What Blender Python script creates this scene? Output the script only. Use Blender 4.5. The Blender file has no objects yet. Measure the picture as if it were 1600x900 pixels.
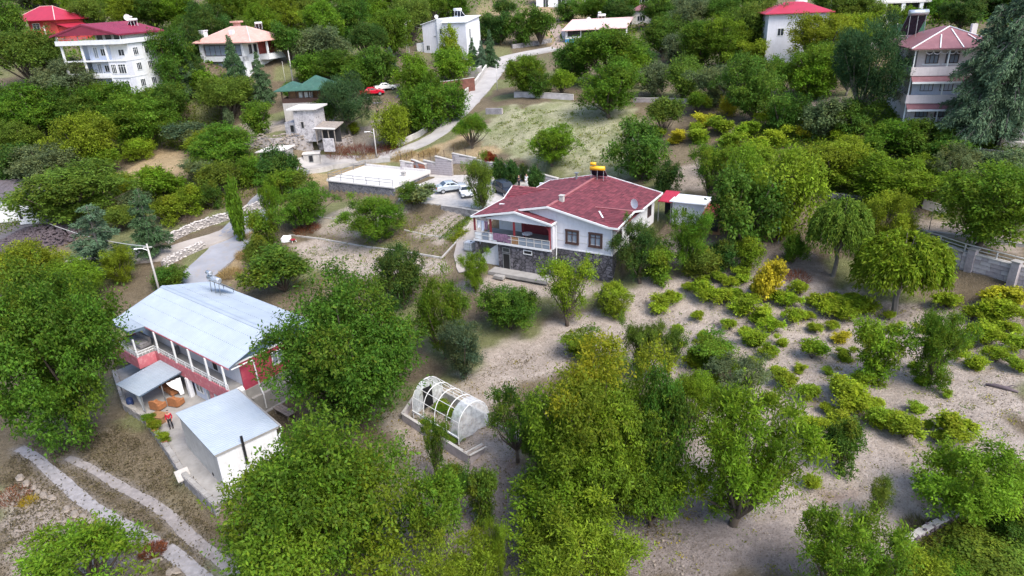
import bpy, math, random
import numpy as np
from mathutils import Vector, Matrix

# ------------------------------------------------------------------ camera, sky, sun, exposure
scene = bpy.context.scene
FOC, PITCH, ROLL, CAMH = 1067.0, math.radians(23.5), math.radians(2.5), 32.0
fwd = np.array([0, math.cos(PITCH), -math.sin(PITCH)])
_rt = np.array([1.0, 0, 0]); _up = np.cross(_rt, fwd)
rgt = _rt*math.cos(ROLL) - _up*math.sin(ROLL)
upv = _rt*math.sin(ROLL) + _up*math.cos(ROLL)
CAM = np.array([0, 0, CAMH])
cd = bpy.data.cameras.new('camera'); cam = bpy.data.objects.new('camera', cd)
scene.collection.objects.link(cam); scene.camera = cam
cd.sensor_width = 36; cd.lens = 36*FOC/1600; cd.clip_start = 0.5; cd.clip_end = 5000
cam.matrix_world = Matrix(((rgt[0], upv[0], -fwd[0], 0), (rgt[1], upv[1], -fwd[1], 0), (rgt[2], upv[2], -fwd[2], CAMH), (0, 0, 0, 1)))

SUN_EL, SUN_AZ = math.radians(52), math.radians(142)      # azimuth clockwise from +Y: right and a little behind the camera
world = bpy.data.worlds.new('World'); scene.world = world; world.use_nodes = True
wn = world.node_tree; bg = wn.nodes['Background']
sky = wn.nodes.new('ShaderNodeTexSky'); sky.sky_type = 'NISHITA'; sky.sun_disc = False
sky.sun_elevation = SUN_EL; sky.sun_rotation = SUN_AZ; sky.air_density = 1.0; sky.dust_density = 4.0; sky.ozone_density = 0.7; sky.altitude = 1000
wn.links.new(sky.outputs[0], bg.inputs[0]); bg.inputs[1].default_value = 0.15
sl = bpy.data.lights.new('sun', 'SUN'); sl.energy = 2.0; sl.angle = math.radians(32); sl.color = (1, 0.95, 0.87)
so = bpy.data.objects.new('sun', sl); scene.collection.objects.link(so)
so.rotation_euler = Vector((-math.sin(SUN_AZ)*math.cos(SUN_EL), -math.cos(SUN_AZ)*math.cos(SUN_EL), -math.sin(SUN_EL))).to_track_quat('-Z', 'Y').to_euler()
scene.view_settings.view_transform = 'Standard'; scene.view_settings.look = 'None'
scene.view_settings.gamma = 1; scene.view_settings.exposure = 1.3
scene.view_settings.use_curve_mapping = False
scene.cycles.max_bounces = 6; scene.cycles.diffuse_bounces = 4; scene.cycles.transmission_bounces = 4; scene.cycles.transparent_max_bounces = 8

# ------------------------------------------------------------------ survey helpers (photo pixel -> world)
def ray(x, y):
    d = fwd*FOC + rgt*(x-800) + upv*(450-y); return d/np.linalg.norm(d)
def atz(x, y, z):
    d = ray(x, y); return CAM + d*((z-CAMH)/d[2])
def atd(x, y, dist):
    d = ray(x, y); return CAM + d*(dist/math.hypot(d[0], d[1]))

# ------------------------------------------------------------------ materials
MATS = {}
def nodes(name):
    m = bpy.data.materials.new(name); m.use_nodes = True
    nt = m.node_tree; b = nt.nodes['Principled BSDF']; MATS[name] = m
    return m, nt, b
def N(nt, t, **k):
    n = nt.nodes.new(t)
    for a, v in k.items():
        if a in n.inputs.keys(): n.inputs[a].default_value = v
        else: setattr(n, a, v)
    return n
def mixrgb(nt, f, a, b, mode='MIX'):
    n = nt.nodes.new('ShaderNodeMix'); n.data_type = 'RGBA'; n.blend_type = mode
    for i, v in ((0, f), (6, a), (7, b)):
        if hasattr(v, 'is_output'): nt.links.new(v, n.inputs[i])
        elif i == 0: n.inputs[0].default_value = v
        else: n.inputs[i].default_value = (*v, 1) if len(v) == 3 else v
    return n.outputs[2]
def ramp(nt, src, lo, hi):
    n = nt.nodes.new('ShaderNodeMapRange'); n.inputs[1].default_value = lo; n.inputs[2].default_value = hi
    nt.links.new(src, n.inputs[0]); return n.outputs[0]
def coords(nt, which='Object'):
    return nt.nodes.new('ShaderNodeTexCoord').outputs[which]
def noise(nt, scale, detail=4, co=None, rough=0.6):
    n = nt.nodes.new('ShaderNodeTexNoise'); n.inputs['Scale'].default_value = scale; n.inputs['Detail'].default_value = detail
    n.inputs['Roughness'].default_value = rough
    if co is not None: nt.links.new(co, n.inputs['Vector'])
    return n.outputs[0]
def bump(nt, b, src, strength, dist):
    n = nt.nodes.new('ShaderNodeBump'); n.inputs['Strength'].default_value = strength; n.inputs['Distance'].default_value = dist
    nt.links.new(src, n.inputs['Height']); nt.links.new(n.outputs[0], b.inputs['Normal'])
def plain(name, col, rough=0.7, var=0.22, scale=1.3, metal=0.0, dirt=None, bstr=0.15, bscale=25, streak=None, sdir=(4, 4, .25)):
    """paint / plaster / metal: base colour with weathering noise and a fine bump"""
    m, nt, b = nodes(name); co = coords(nt)
    dark = tuple(c*(1-var) for c in col); light = tuple(min(1, c*(1+var*0.5)) for c in col)
    n1 = ramp(nt, noise(nt, scale, 6, co), 0.3, 0.7)
    c = mixrgb(nt, n1, dark, light)
    if dirt:
        n2 = ramp(nt, noise(nt, scale*2.7, 8, co, 0.7), 0.52, 0.72)
        c = mixrgb(nt, n2, c, dirt)
    if streak:                                   # rain streaks and grime running down the surface
        mp = nt.nodes.new('ShaderNodeMapping'); mp.inputs['Scale'].default_value = sdir; nt.links.new(co, mp.inputs['Vector'])
        f = ramp(nt, noise(nt, 1.0, 6, mp.outputs[0], 0.7), 0.5, 0.78); g = nt.nodes.new('ShaderNodeMath'); g.operation = 'MULTIPLY'; g.inputs[1].default_value = 0.6; nt.links.new(f, g.inputs[0])
        c = mixrgb(nt, g.outputs[0], c, streak)
    nt.links.new(c, b.inputs['Base Color']); b.inputs['Roughness'].default_value = rough; b.inputs['Metallic'].default_value = metal
    if bstr: bump(nt, b, noise(nt, bscale, 3, co), bstr, 0.02)
    return m
def stone(name, col, mortar, scale, rough=0.9, seam=0.06, spread=0.5):
    m, nt, b = nodes(name); co = coords(nt)
    v = nt.nodes.new('ShaderNodeTexVoronoi'); v.feature = 'DISTANCE_TO_EDGE'; v.inputs['Scale'].default_value = scale
    v2 = nt.nodes.new('ShaderNodeTexVoronoi'); v2.inputs['Scale'].default_value = scale
    nt.links.new(co, v.inputs['Vector']); nt.links.new(co, v2.inputs['Vector'])
    sp = nt.nodes.new('ShaderNodeSeparateColor'); nt.links.new(v2.outputs['Color'], sp.inputs[0])
    c = mixrgb(nt, sp.outputs[0], tuple(x*(1-spread) for x in col), tuple(min(1, x*(1+spread)) for x in col))
    c = mixrgb(nt, ramp(nt, noise(nt, scale*3, 4, co), .3, .8), c, tuple(x*0.75 for x in col))
    e = ramp(nt, v.outputs['Distance'], 0, seam)
    c2 = mixrgb(nt, e, mortar, c)
    nt.links.new(c2, b.inputs['Base Color']); b.inputs['Roughness'].default_value = rough
    bump(nt, b, e, 0.6, 0.05); return m

# leaves: colour of the tree (object colour) x each leaf's own shade
def leaf_mat(name, trans=0.48, gloss=0.12):
    m, nt, b = nodes(name)
    oi = nt.nodes.new('ShaderNodeObjectInfo')
    at = nt.nodes.new('ShaderNodeAttribute'); at.attribute_name = 'leaf'
    sp = nt.nodes.new('ShaderNodeSeparateColor'); nt.links.new(at.outputs['Color'], sp.inputs[0])
    br = nt.nodes.new('ShaderNodeVectorMath'); br.operation = 'SCALE'
    nt.links.new(oi.outputs['Color'], br.inputs[0]); nt.links.new(sp.outputs[0], br.inputs['Scale'])
    c = mixrgb(nt, sp.outputs[1], br.outputs[0], (0.42, 0.35, 0.02))
    c = mixrgb(nt, sp.outputs[2], c, (0.14, 0.20, 0.10))
    nt.links.new(c, b.inputs['Base Color']); b.inputs['Roughness'].default_value = 0.55
    b.inputs['Specular IOR Level'].default_value = gloss
    tr = nt.nodes.new('ShaderNodeBsdfTranslucent'); nt.links.new(c, tr.inputs[0])
    mx = nt.nodes.new('ShaderNodeMixShader'); mx.inputs[0].default_value = trans
    nt.links.new(b.outputs[0], mx.inputs[1]); nt.links.new(tr.outputs[0], mx.inputs[2])
    nt.links.new(mx.outputs[0], nt.nodes['Material Output'].inputs[0])
    return m
leaf_mat('leaf'); leaf_mat('needle', 0.08, 0.12)
plain('bark', (0.105, 0.08, 0.06), 0.95, 0.5, 6, bstr=0.5, bscale=18)
plain('bark_grey', (0.17, 0.15, 0.13), 0.95, 0.45, 6, bstr=0.5, bscale=18)

plain('concrete', (0.3, 0.285, 0.27), 0.9, 0.25, 0.9, dirt=(0.24, 0.22, 0.2))
plain('concrete_pale', (0.43, 0.405, 0.38), 0.9, 0.2, 0.8, dirt=(0.3, 0.275, 0.25), streak=(0.24, 0.22, 0.2))
plain('concrete_white', (0.6, 0.57, 0.545), 0.85, 0.12, 0.7, dirt=(0.5, 0.47, 0.44), streak=(0.4, 0.37, 0.33))
plain('white_paint', (0.66, 0.66, 0.675), 0.65, 0.07, 1.2, dirt=(0.54, 0.53, 0.52), streak=(0.42, 0.4, 0.37))
plain('lilac_shaded_white', (0.58, 0.575, 0.62), 0.7, 0.08, 1.2, dirt=(0.5, 0.49, 0.53), streak=(0.42, 0.41, 0.42))  # pale wall colour with the bluish shade of white fronts painted in
plain('white_trim', (0.68, 0.68, 0.68), 0.5, 0.05, 2)
plain('pink_paint', (0.5, 0.135, 0.165), 0.7, 0.14, 1.0, dirt=(0.62, 0.36, 0.36), streak=(0.36, 0.16, 0.16))
plain('raspberry_paint', (0.36, 0.04, 0.075), 0.7, 0.15, 1.0, dirt=(0.44, 0.1, 0.12), streak=(0.24, 0.05, 0.07))
plain('slate_blue', (0.1, 0.15, 0.21), 0.7, 0.2, 1.0)
plain('blue_wall', (0.5, 0.55, 0.68), 0.7, 0.1, 1.0, dirt=(0.6, 0.62, 0.7), streak=(0.36, 0.38, 0.42))
plain('blue_paint', (0.03, 0.2, 0.47), 0.45, 0.2, 1.5)
plain('dark_blue', (0.02, 0.04, 0.13), 0.5, 0.2, 1.5)
plain('roof_sheet', (0.36, 0.41, 0.47), 0.5, 0.12, 0.5, metal=0.15, dirt=(0.32, 0.37, 0.44), bstr=0, streak=(0.31, 0.35, 0.4), sdir=(3, 0.3, 1))
plain('roof_sheet_white', (0.72, 0.73, 0.76), 0.5, 0.07, 0.5, metal=0.1, bstr=0, streak=(0.5, 0.49, 0.47), sdir=(3, 0.3, 1))
plain('burgundy_sheet', (0.2, 0.015, 0.042), 0.45, 0.15, 0.4, dirt=(0.25, 0.035, 0.065), bstr=0, streak=(0.13, 0.02, 0.035), sdir=(0.3, 3, 1))
plain('red_sheet', (0.36, 0.02, 0.045), 0.45, 0.15, 0.6, bstr=0, streak=(0.26, 0.03, 0.04), sdir=(3, 3, 0.3))
plain('rust_sheet', (0.27, 0.05, 0.045), 0.75, 0.35, 1.2, dirt=(0.36, 0.12, 0.07))
plain('salmon_roof', (0.56, 0.3, 0.25), 0.75, 0.15, 0.6, dirt=(0.66, 0.4, 0.34), streak=(0.4, 0.22, 0.18), sdir=(2, 2, 1))
plain('pale_pink_roof', (0.6, 0.4, 0.38), 0.7, 0.12, 0.4, dirt=(0.66, 0.55, 0.52), streak=(0.45, 0.3, 0.28), sdir=(3, 0.3, 1))
plain('mauve_roof', (0.2, 0.082, 0.095), 0.7, 0.18, 0.6, dirt=(0.26, 0.13, 0.14), streak=(0.15, 0.07, 0.075), sdir=(2, 2, 1))
plain('brick_red_paint', (0.48, 0.055, 0.05), 0.75, 0.18, 0.6)
plain('green_roof', (0.03, 0.095, 0.07), 0.7, 0.25, 0.9, dirt=(0.07, 0.13, 0.1))
plain('dark_roof', (0.1, 0.085, 0.095), 0.8, 0.3, 0.8, dirt=(0.17, 0.14, 0.15))
plain('dark_wood', (0.06, 0.028, 0.02), 0.7, 0.4, 3)
plain('brown_frame', (0.075, 0.04, 0.034), 0.55, 0.25, 3)
plain('red_wood', (0.2, 0.022, 0.03), 0.55, 0.25, 3)
plain('wood', (0.3, 0.16, 0.075), 0.7, 0.35, 3)
plain('wood_grey', (0.26, 0.22, 0.19), 0.9, 0.35, 3)
plain('sofa_fabric', (0.3, 0.12, 0.045), 0.9, 0.3, 4)
plain('grey_fabric', (0.2, 0.19, 0.2), 0.9, 0.3, 3)
plain('mauve_cloth', (0.22, 0.12, 0.19), 0.95, 0.45, 3)
plain('white_cloth', (0.8, 0.8, 0.82), 0.9, 0.05, 3)
plain('black', (0.012, 0.012, 0.014), 0.5, 0.2, 3, bstr=0)
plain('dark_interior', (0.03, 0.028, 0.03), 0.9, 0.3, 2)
plain('galvanised', (0.5, 0.52, 0.55), 0.35, 0.15, 3, metal=0.7, bstr=0)
plain('rail_grey', (0.52, 0.5, 0.48), 0.6, 0.15, 2)
plain('steel_grey', (0.22, 0.23, 0.24), 0.5, 0.2, 2, metal=0.4)
plain('tank_yellow', (0.72, 0.38, 0.012), 0.45, 0.12, 2)
plain('panel_glass', (0.012, 0.016, 0.03), 0.12, 0.2, 1, bstr=0)
plain('green_fence', (0.015, 0.085, 0.045), 0.7, 0.3, 1)
plain('red_car_paint', (0.5, 0.008, 0.03), 0.25, 0.05, 1, bstr=0)
plain('silver_car_paint', (0.5, 0.55, 0.6), 0.25, 0.06, 1, metal=0.4, bstr=0)
plain('dark_car_paint', (0.03, 0.036, 0.05), 0.2, 0.1, 1, metal=0.3, bstr=0)
plain('white_car_paint', (0.72, 0.72, 0.7), 0.3, 0.05, 1, bstr=0)
plain('tyre', (0.015, 0.015, 0.015), 0.9, 0.2, 4)
plain('skin', (0.42, 0.24, 0.17), 0.6, 0.1, 5, bstr=0)
plain('hair', (0.02, 0.014, 0.01), 0.7, 0.2, 8, bstr=0)
plain('red_cloth', (0.4, 0.012, 0.03), 0.9, 0.2, 5)
plain('dark_cloth', (0.016, 0.016, 0.022), 0.9, 0.3, 5)
plain('asphalt', (0.135, 0.12, 0.13), 0.95, 0.25, 0.6, dirt=(0.19, 0.17, 0.17), bstr=0.3)
plain('road_concrete', (0.36, 0.34, 0.33), 0.95, 0.2, 0.35, dirt=(0.27, 0.25, 0.24), bstr=0.3)
plain('lane_concrete', (0.26, 0.265, 0.295), 0.95, 0.22, 0.35, dirt=(0.27, 0.24, 0.22), bstr=0.3)
plain('path_slab', (0.36, 0.32, 0.29), 0.95, 0.2, 0.35, dirt=(0.27, 0.23, 0.2), bstr=0.3)
plain('rock', (0.25, 0.21, 0.175), 0.95, 0.4, 2.5, bstr=0.5, bscale=8)
plain('rock_white', (0.5, 0.46, 0.43), 0.95, 0.3, 2.5, bstr=0.5, bscale=8)
plain('rock_dark', (0.11, 0.085, 0.095), 0.95, 0.45, 2.5, bstr=0.5, bscale=8)
plain('block_stone', (0.34, 0.3, 0.31), 0.95, 0.3, 1.3, dirt=(0.42, 0.38, 0.37), bstr=0.5, bscale=8)
plain('block_stone_light', (0.46, 0.42, 0.42), 0.95, 0.3, 1.3, bstr=0.5, bscale=8)
plain('mortar', (0.3, 0.27, 0.26), 0.95, 0.25, 2)
plain('terracotta', (0.42, 0.16, 0.1), 0.9, 0.3, 2)
plain('dry_straw', (0.42, 0.31, 0.16), 0.95, 0.35, 3)
plain('dry_brush', (0.2, 0.075, 0.04), 0.95, 0.4, 3)
plain('soil', (0.3, 0.23, 0.19), 0.95, 0.3, 2)
stone('dark_stone', (0.125, 0.115, 0.13), (0.014, 0.014, 0.016), 2.3, seam=0.11, spread=0.75)
stone('platform_stone', (0.14, 0.135, 0.15), (0.3, 0.29, 0.29), 2.2, seam=0.05)
stone('tower_stone', (0.42, 0.39, 0.4), (0.56, 0.53, 0.52), 2.2, seam=0.08, spread=0.4)
stone('rubble_wall', (0.27, 0.25, 0.25), (0.13, 0.12, 0.12), 2.4)
def shingle_mat():
    m, nt, b = nodes('shingle')
    at = nt.nodes.new('ShaderNodeAttribute'); at.attribute_name = 'leaf'
    sp = nt.nodes.new('ShaderNodeSeparateColor'); nt.links.new(at.outputs['Color'], sp.inputs[0])
    c = mixrgb(nt, sp.outputs[0], (0.055, 0.01, 0.017), (0.235, 0.052, 0.067))
    c = mixrgb(nt, ramp(nt, noise(nt, 9, 5, coords(nt)), .35, .75), c, (0.125, 0.022, 0.032))
    nt.links.new(c, b.inputs['Base Color']); b.inputs['Roughness'].default_value = 0.85
shingle_mat()
plain('shingle_under', (0.19, 0.03, 0.045), 0.9, 0.3, 2)
plain('shingle_ridge', (0.3, 0.1, 0.105), 0.85, 0.25, 2)
def glass_mat(name, col, rough=0.06):
    m, nt, b = nodes(name); b.inputs['Base Color'].default_value = (*col, 1); b.inputs['Roughness'].default_value = rough
    b.inputs['Specular IOR Level'].default_value = 0.7
glass_mat('glass', (0.03, 0.036, 0.045)); glass_mat('glass_pale', (0.22, 0.25, 0.3), 0.12); glass_mat('car_glass', (0.02, 0.026, 0.032), 0.04)
def film_mat():
    m, nt, b = nodes('greenhouse_film'); b.inputs['Base Color'].default_value = (0.72, 0.76, 0.8, 1); b.inputs['Roughness'].default_value = 0.4
    tr = nt.nodes.new('ShaderNodeBsdfTransparent'); mx = nt.nodes.new('ShaderNodeMixShader')
    f = ramp(nt, noise(nt, 2.5, 4, coords(nt)), .3, .8)
    k = nt.nodes.new('ShaderNodeMapRange'); k.inputs[3].default_value = 0.25; k.inputs[4].default_value = 0.72; nt.links.new(f, k.inputs[0])
    nt.links.new(k.outputs[0], mx.inputs[0]); nt.links.new(tr.outputs[0], mx.inputs[1]); nt.links.new(b.outputs[0], mx.inputs[2])
    nt.links.new(mx.outputs[0], nt.nodes['Material Output'].inputs[0])
film_mat()

# ------------------------------------------------------------------ mesh builder and tagging
COL = scene.collection
class MB:
    def __init__(s): s.v = []; s.f = []; s.m = []
    def add(s, vs, fs, mi=0):
        o = len(s.v); s.v += [tuple(map(float, p)) for p in vs]; s.f += [tuple(i+o for i in f) for f in fs]; s.m += [mi]*len(fs)
        return s
    def box(s, x0, x1, y0, y1, z0, z1, mi=0):
        return s.add([(x0,y0,z0),(x1,y0,z0),(x1,y1,z0),(x0,y1,z0),(x0,y0,z1),(x1,y0,z1),(x1,y1,z1),(x0,y1,z1)],
                     [(3,2,1,0),(4,5,6,7),(0,1,5,4),(1,2,6,5),(2,3,7,6),(3,0,4,7)], mi)
    def prism(s, poly, z0, z1, mi=0):           # vertical prism over a counter-clockwise plan polygon; z may be lists
        n = len(poly); a = z0 if hasattr(z0, '__len__') else [z0]*n; b = z1 if hasattr(z1, '__len__') else [z1]*n
        vs = [(p[0],p[1],a[i]) for i,p in enumerate(poly)] + [(p[0],p[1],b[i]) for i,p in enumerate(poly)]
        return s.add(vs, [tuple(range(n-1,-1,-1)), tuple(range(n,2*n))] + [(i,(i+1)%n,n+(i+1)%n,n+i) for i in range(n)], mi)
    def slab(s, pts, t, mi=0):                  # a plate under a 3-D polygon
        n = len(pts); vs = list(pts) + [(p[0],p[1],p[2]-t) for p in pts]
        return s.add(vs, [tuple(range(n)), tuple(range(2*n-1,n-1,-1))] + [(i,i+n,(i+1)%n+n,(i+1)%n) for i in range(n)], mi)
    def tube(s, pts, r, k=6, mi=0, cap=True):
        pts = [Vector(p) for p in pts]; rs = r if hasattr(r, '__len__') else [r]*len(pts); rings = []; vs = []
        for i, p in enumerate(pts):
            d = (pts[min(i+1,len(pts)-1)] - pts[max(i-1,0)]).normalized()
            a = d.orthogonal().normalized() if i == 0 else (pa - d*pa.dot(d)).normalized()
            pa = a; b = d.cross(a)
            for j in range(k):
                t = 2*math.pi*j/k; vs.append(p + (a*math.cos(t)+b*math.sin(t))*rs[i])
        fs = []
        for i in range(len(pts)-1):
            for j in range(k): fs.append((i*k+j, i*k+(j+1)%k, (i+1)*k+(j+1)%k, (i+1)*k+j))
        if cap: fs += [tuple(range(k-1,-1,-1)), tuple(range((len(pts)-1)*k, len(pts)*k))]
        return s.add(vs, fs, mi)
    def bar(s, a, b, w, h=None, mi=0):          # rectangular bar from a to b
        a, b = Vector(a), Vector(b); h = h or w; d = (b-a).normalized()
        x = d.cross(Vector((0,0,1))); x = x.normalized() if x.length > 1e-4 else Vector((1,0,0)); y = x.cross(d)
        vs = [p + x*sx*w/2 + y*sy*h/2 for p in (a,b) for sx,sy in ((-1,-1),(1,-1),(1,1),(-1,1))]
        return s.add(vs, [(0,1,2,3),(7,6,5,4),(0,4,5,1),(1,5,6,2),(2,6,7,3),(3,7,4,0)], mi)
    def corrug(s, c00, c10, c11, c01, pitch=0.25, h=0.03, mi=0):   # ribbed sheet: ribs run c00->c01, repeated along c00->c10
        c00,c10,c11,c01 = map(Vector, (c00,c10,c11,c01)); L = max((c10-c00).length, (c11-c01).length); n = max(2, int(L/pitch))
        nn = (c10-c00).cross(c01-c00).normalized(); nn = nn if nn.z > 0 else -nn
        vs = []; prof = [(0,0),(0.55,0),(0.65,1),(0.9,1)]
        seq = [(i+u, w) for i in range(n) for u, w in prof] + [(n, 0)]
        for t, w in seq:
            u = t/n; vs.append(c00.lerp(c10,u)+nn*h*w); vs.append(c01.lerp(c11,u)+nn*h*w)
        return s.add(vs, [(2*i,2*i+2,2*i+3,2*i+1) for i in range(len(seq)-1)], mi)
    def blob(s, c, r, rng, mi=0, jag=0.3):      # a rough stone: jittered octahedron-like lump
        vs = []
        for z, k, rr in ((-0.75,6,0.7),(0.0,6,1.0),(0.7,5,0.65)):
            for j in range(k):
                t = 2*math.pi*(j+0.5*(z>0))/k; q = 1+rng.uniform(-jag, jag)
                vs.append((c[0]+r[0]*rr*q*math.cos(t), c[1]+r[1]*rr*q*math.sin(t), c[2]+r[2]*(z+rng.uniform(-.12,.12))))
        fs = [(i,(i+1)%6,6+(i+1)%6,6+i) for i in range(6)] + [tuple(range(12,17))]
        for i in range(6):
            a, b = 6+i, 6+(i+1)%6; c0 = 12+(i*5//6)%5; c1 = 12+((i+1)*5//6)%5
            fs.append((a,b,c0) if c0 == c1 else (a,b,c1,c0))
        return s.add(vs, fs, mi)
    def build(s, name, mats, parent=None, smooth=False, bevel=0):
        me = bpy.data.meshes.new(name); me.from_pydata(s.v, [], s.f)
        for mm in ([mats] if isinstance(mats, str) else mats): me.materials.append(MATS[mm])
        if len(me.materials) > 1: me.polygons.foreach_set('material_index', s.m)
        if smooth: me.polygons.foreach_set('use_smooth', [True]*len(me.polygons))
        me.update()
        o = bpy.data.objects.new(name, me); COL.objects.link(o)
        if parent is not None: o.parent = parent
        if bevel:
            b = o.modifiers.new('bevel', 'BEVEL'); b.width = bevel; b.segments = 1
        return o
def tag(o, label, cat, group=None, kind=None):
    o['label'] = label; o['category'] = cat
    if group: o['group'] = group
    if kind: o['kind'] = kind
    return o
def thing(name, label, cat, loc=(0,0,0), yaw=0, group=None):
    o = bpy.data.objects.new(name, None); COL.objects.link(o); o.empty_display_size = 0.3
    o.location = tuple(map(float, loc)); o.rotation_euler = (0, 0, yaw)
    return tag(o, label, cat, group)
def structure(o, label=None):
    o['kind'] = 'structure'
    if label: o['label'] = label
    return o

plain('gravel', (0.27, 0.255, 0.265), 0.95, 0.3, 2.5, dirt=(0.24, 0.21, 0.18), bstr=0.6, bscale=12)
plain('gravel_brown', (0.25, 0.225, 0.22), 0.95, 0.3, 2.5, dirt=(0.2, 0.17, 0.14), bstr=0.6, bscale=12)
plain('red_earth_wall', (0.15, 0.06, 0.045), 0.95, 0.35, 1.2, dirt=(0.22, 0.1, 0.07))
plain('cream_pink', (0.6, 0.53, 0.53), 0.7, 0.08, 1.2, dirt=(0.5, 0.44, 0.43), streak=(0.42, 0.37, 0.36))
# ------------------------------------------------------------------ terrain: thin-plate surface through surveyed points
CP = [(0,890,-1.5),(300,870,-1.5),(180,760,-1.25),(60,710,-1.0),(130,680,-0.95),(0,600,-0.6),(352,812,-1.3),(230,655,-0.9),(480,880,-1.2),
 (100,445,1.0),(150,430,1.6),(200,410,2.2),(270,405,2.3),(340,400,2.2),(310,430,1.4),(390,340,3.9),(430,310,4.9),(255,478,0.6),
 (480,262,6.2),(590,248,6.9),(690,205,9.6),(730,165,12.2),(765,130,14.4),(785,100,16.4),(830,82,17.9),(870,78,18.2),
 (560,330,4.6),(520,335,4.2),(700,345,4.8),(480,375,3.0),(600,385,3.2),(700,410,3.1),(560,400,2.5),(500,420,1.9),(735,395,3.4),(450,440,1.2),(620,470,1.6),
 (730,290,6.1),(790,305,6.1),(830,290,6.2),(620,305,5.2),
 (860,260,7.8),(800,232,8.9),(950,230,9.3),(1000,278,7.6),(942,183,12),(800,165,13),(900,155,13.5),(880,140,14.3),(1050,160,13.5),(1150,190,12.5),(1100,240,10),(1046,210,11.3),(1180,195,12.4),
 (1075,330,6.2),(1035,300,6.9),(1000,385,4.8),(960,445,3.2),(1100,430,3.9),(1200,380,5.4),(1200,470,3.1),(1240,400,5),(1310,430,4.1),
 (1425,402,4.2),(1480,440,3.9),(1600,470,3.9),(1350,330,7.2),(1300,310,8),(1400,260,10),(1300,250,10.3),(1352,195,13.3),(1260,180,13),(1270,150,14.4),(1240,95,17.4),(1350,95,18),(1390,22,23),(1100,100,16),(1000,120,15),(930,85,17.4),(1000,60,19.5),(1100,40,22),(865,12,25),
 (850,540,1),(1000,500,1.9),(1100,500,2.3),(1250,600,1.7),(1400,600,2.1),(1580,600,2.5),(1400,720,1.4),(1300,760,1.0),(1450,770,1.3),(1570,690,1.9),(900,445,2.7),
 (1100,850,0.2),(1000,850,0),(1200,890,0.1),(1500,850,0.1),(1590,830,0.3),
 (700,640,0.1),(780,560,0.5),(760,740,-0.3),(660,760,-0.6),(800,800,-0.2),(700,880,-0.7),(430,640,-0.1),(820,460,2.2),(700,540,0.6),
 (20,350,3.0),(60,300,5),(200,290,6),(250,240,8.4),(330,180,11.4),(400,205,10),(465,210,11.3),(580,147,14.4),(620,150,14.1),(330,128,17.3),(380,150,14.5),(120,200,11.6),(100,250,8),(60,62,26),(640,205,9.3),
 (540,215,9.4),(500,250,7.0),(300,60,24),(480,60,22),(600,60,21),(700,85,18.6)]
CW = [(-81,136,17.5),(-90,150,20),(-10,176,19),(54,92,13.8),(60,84,13),(47,66,6.6),(50,60,6.4),(56,74,9.5),(70,60,8),(75,95,17),(60,140,19),(110,205,23),(-120,200,26),
 (-200,260,40),(0,260,31),(100,260,33),(-100,260,35),(200,260,40),(-300,400,72),(300,400,75),(0,400,62),(0,650,130),(-500,650,150),(500,650,150),
 (-150,120,9),(-120,40,-2),(-80,25,-3),(120,60,9),(110,30,3),(60,20,0.5),(0,-60,-6),(-200,-60,-8),(200,-60,-2),(160,120,22),(-350,100,15),(350,100,35),(0,15,-1),(-40,20,-2)]
cps = np.array([tuple(atz(x, y, z)) for x, y, z in CP] + CW)
def _U(r2): return np.where(r2 > 1e-9, r2*np.log(r2+1e-12), 0.0)
_n = len(cps); _K = _U(((cps[:, None, :2]-cps[None, :, :2])**2).sum(-1)) + np.eye(_n)*30.0
_P = np.c_[np.ones(_n), cps[:, :2]]; _A = np.block([[_K, _P], [_P.T, np.zeros((3, 3))]])
_w = np.linalg.solve(_A, np.r_[cps[:, 2], 0, 0, 0])
def base_z(xy):
    xy = np.atleast_2d(np.asarray(xy, float)); out = np.empty(len(xy))
    for i in range(0, len(xy), 20000):
        q = xy[i:i+20000]; out[i:i+20000] = _U(((q[:, None]-cps[None, :, :2])**2).sum(-1)) @ _w[:_n] + _w[_n] + q @ _w[_n+1:]
    return out
def inside(xy, poly):
    x, y = xy[:, 0], xy[:, 1]; r = np.zeros(len(xy), bool); n = len(poly)
    for i in range(n):
        (x0, y0), (x1, y1) = poly[i][:2], poly[(i+1) % n][:2]
        if y0 == y1: continue
        r ^= ((y0 > y) != (y1 > y)) & (x < (x1-x0)*(y-y0)/(y1-y0)+x0)
    return r
def seg_dist(xy, pts, closed=True):
    d = np.full(len(xy), 1e9); n = len(pts)
    for i in range(n if closed else n-1):
        a = np.array(pts[i][:2], float); b = np.array(pts[(i+1) % n][:2], float); ab = b-a
        t = np.clip(((xy-a) @ ab)/max(ab @ ab, 1e-9), 0, 1)
        d = np.minimum(d, np.hypot(*(xy-a-t[:, None]*ab).T))
    return d
PADS = []           # (polygon, height or None, blend)
def pad(poly, z, blend=1.0): PADS.append(([tuple(p[:2]) for p in poly], z, blend))
def ground_z(xy):
    xy = np.atleast_2d(np.asarray(xy, float)); z = base_z(xy)
    for poly, pz, bl in PADS:
        p = np.array(poly); m = ((xy >= p.min(0)-bl) & (xy <= p.max(0)+bl)).all(1)
        if not m.any(): continue
        q = xy[m]; ins = inside(q, poly); d = seg_dist(q, poly); k = np.where(ins, 1.0, np.clip(1-d/bl, 0, 1)); k = k*k*(3-2*k)
        z[m] = z[m]*(1-k) + pz*k
    return z
def gz(x, y): return float(ground_z([(x, y)])[0])
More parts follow.
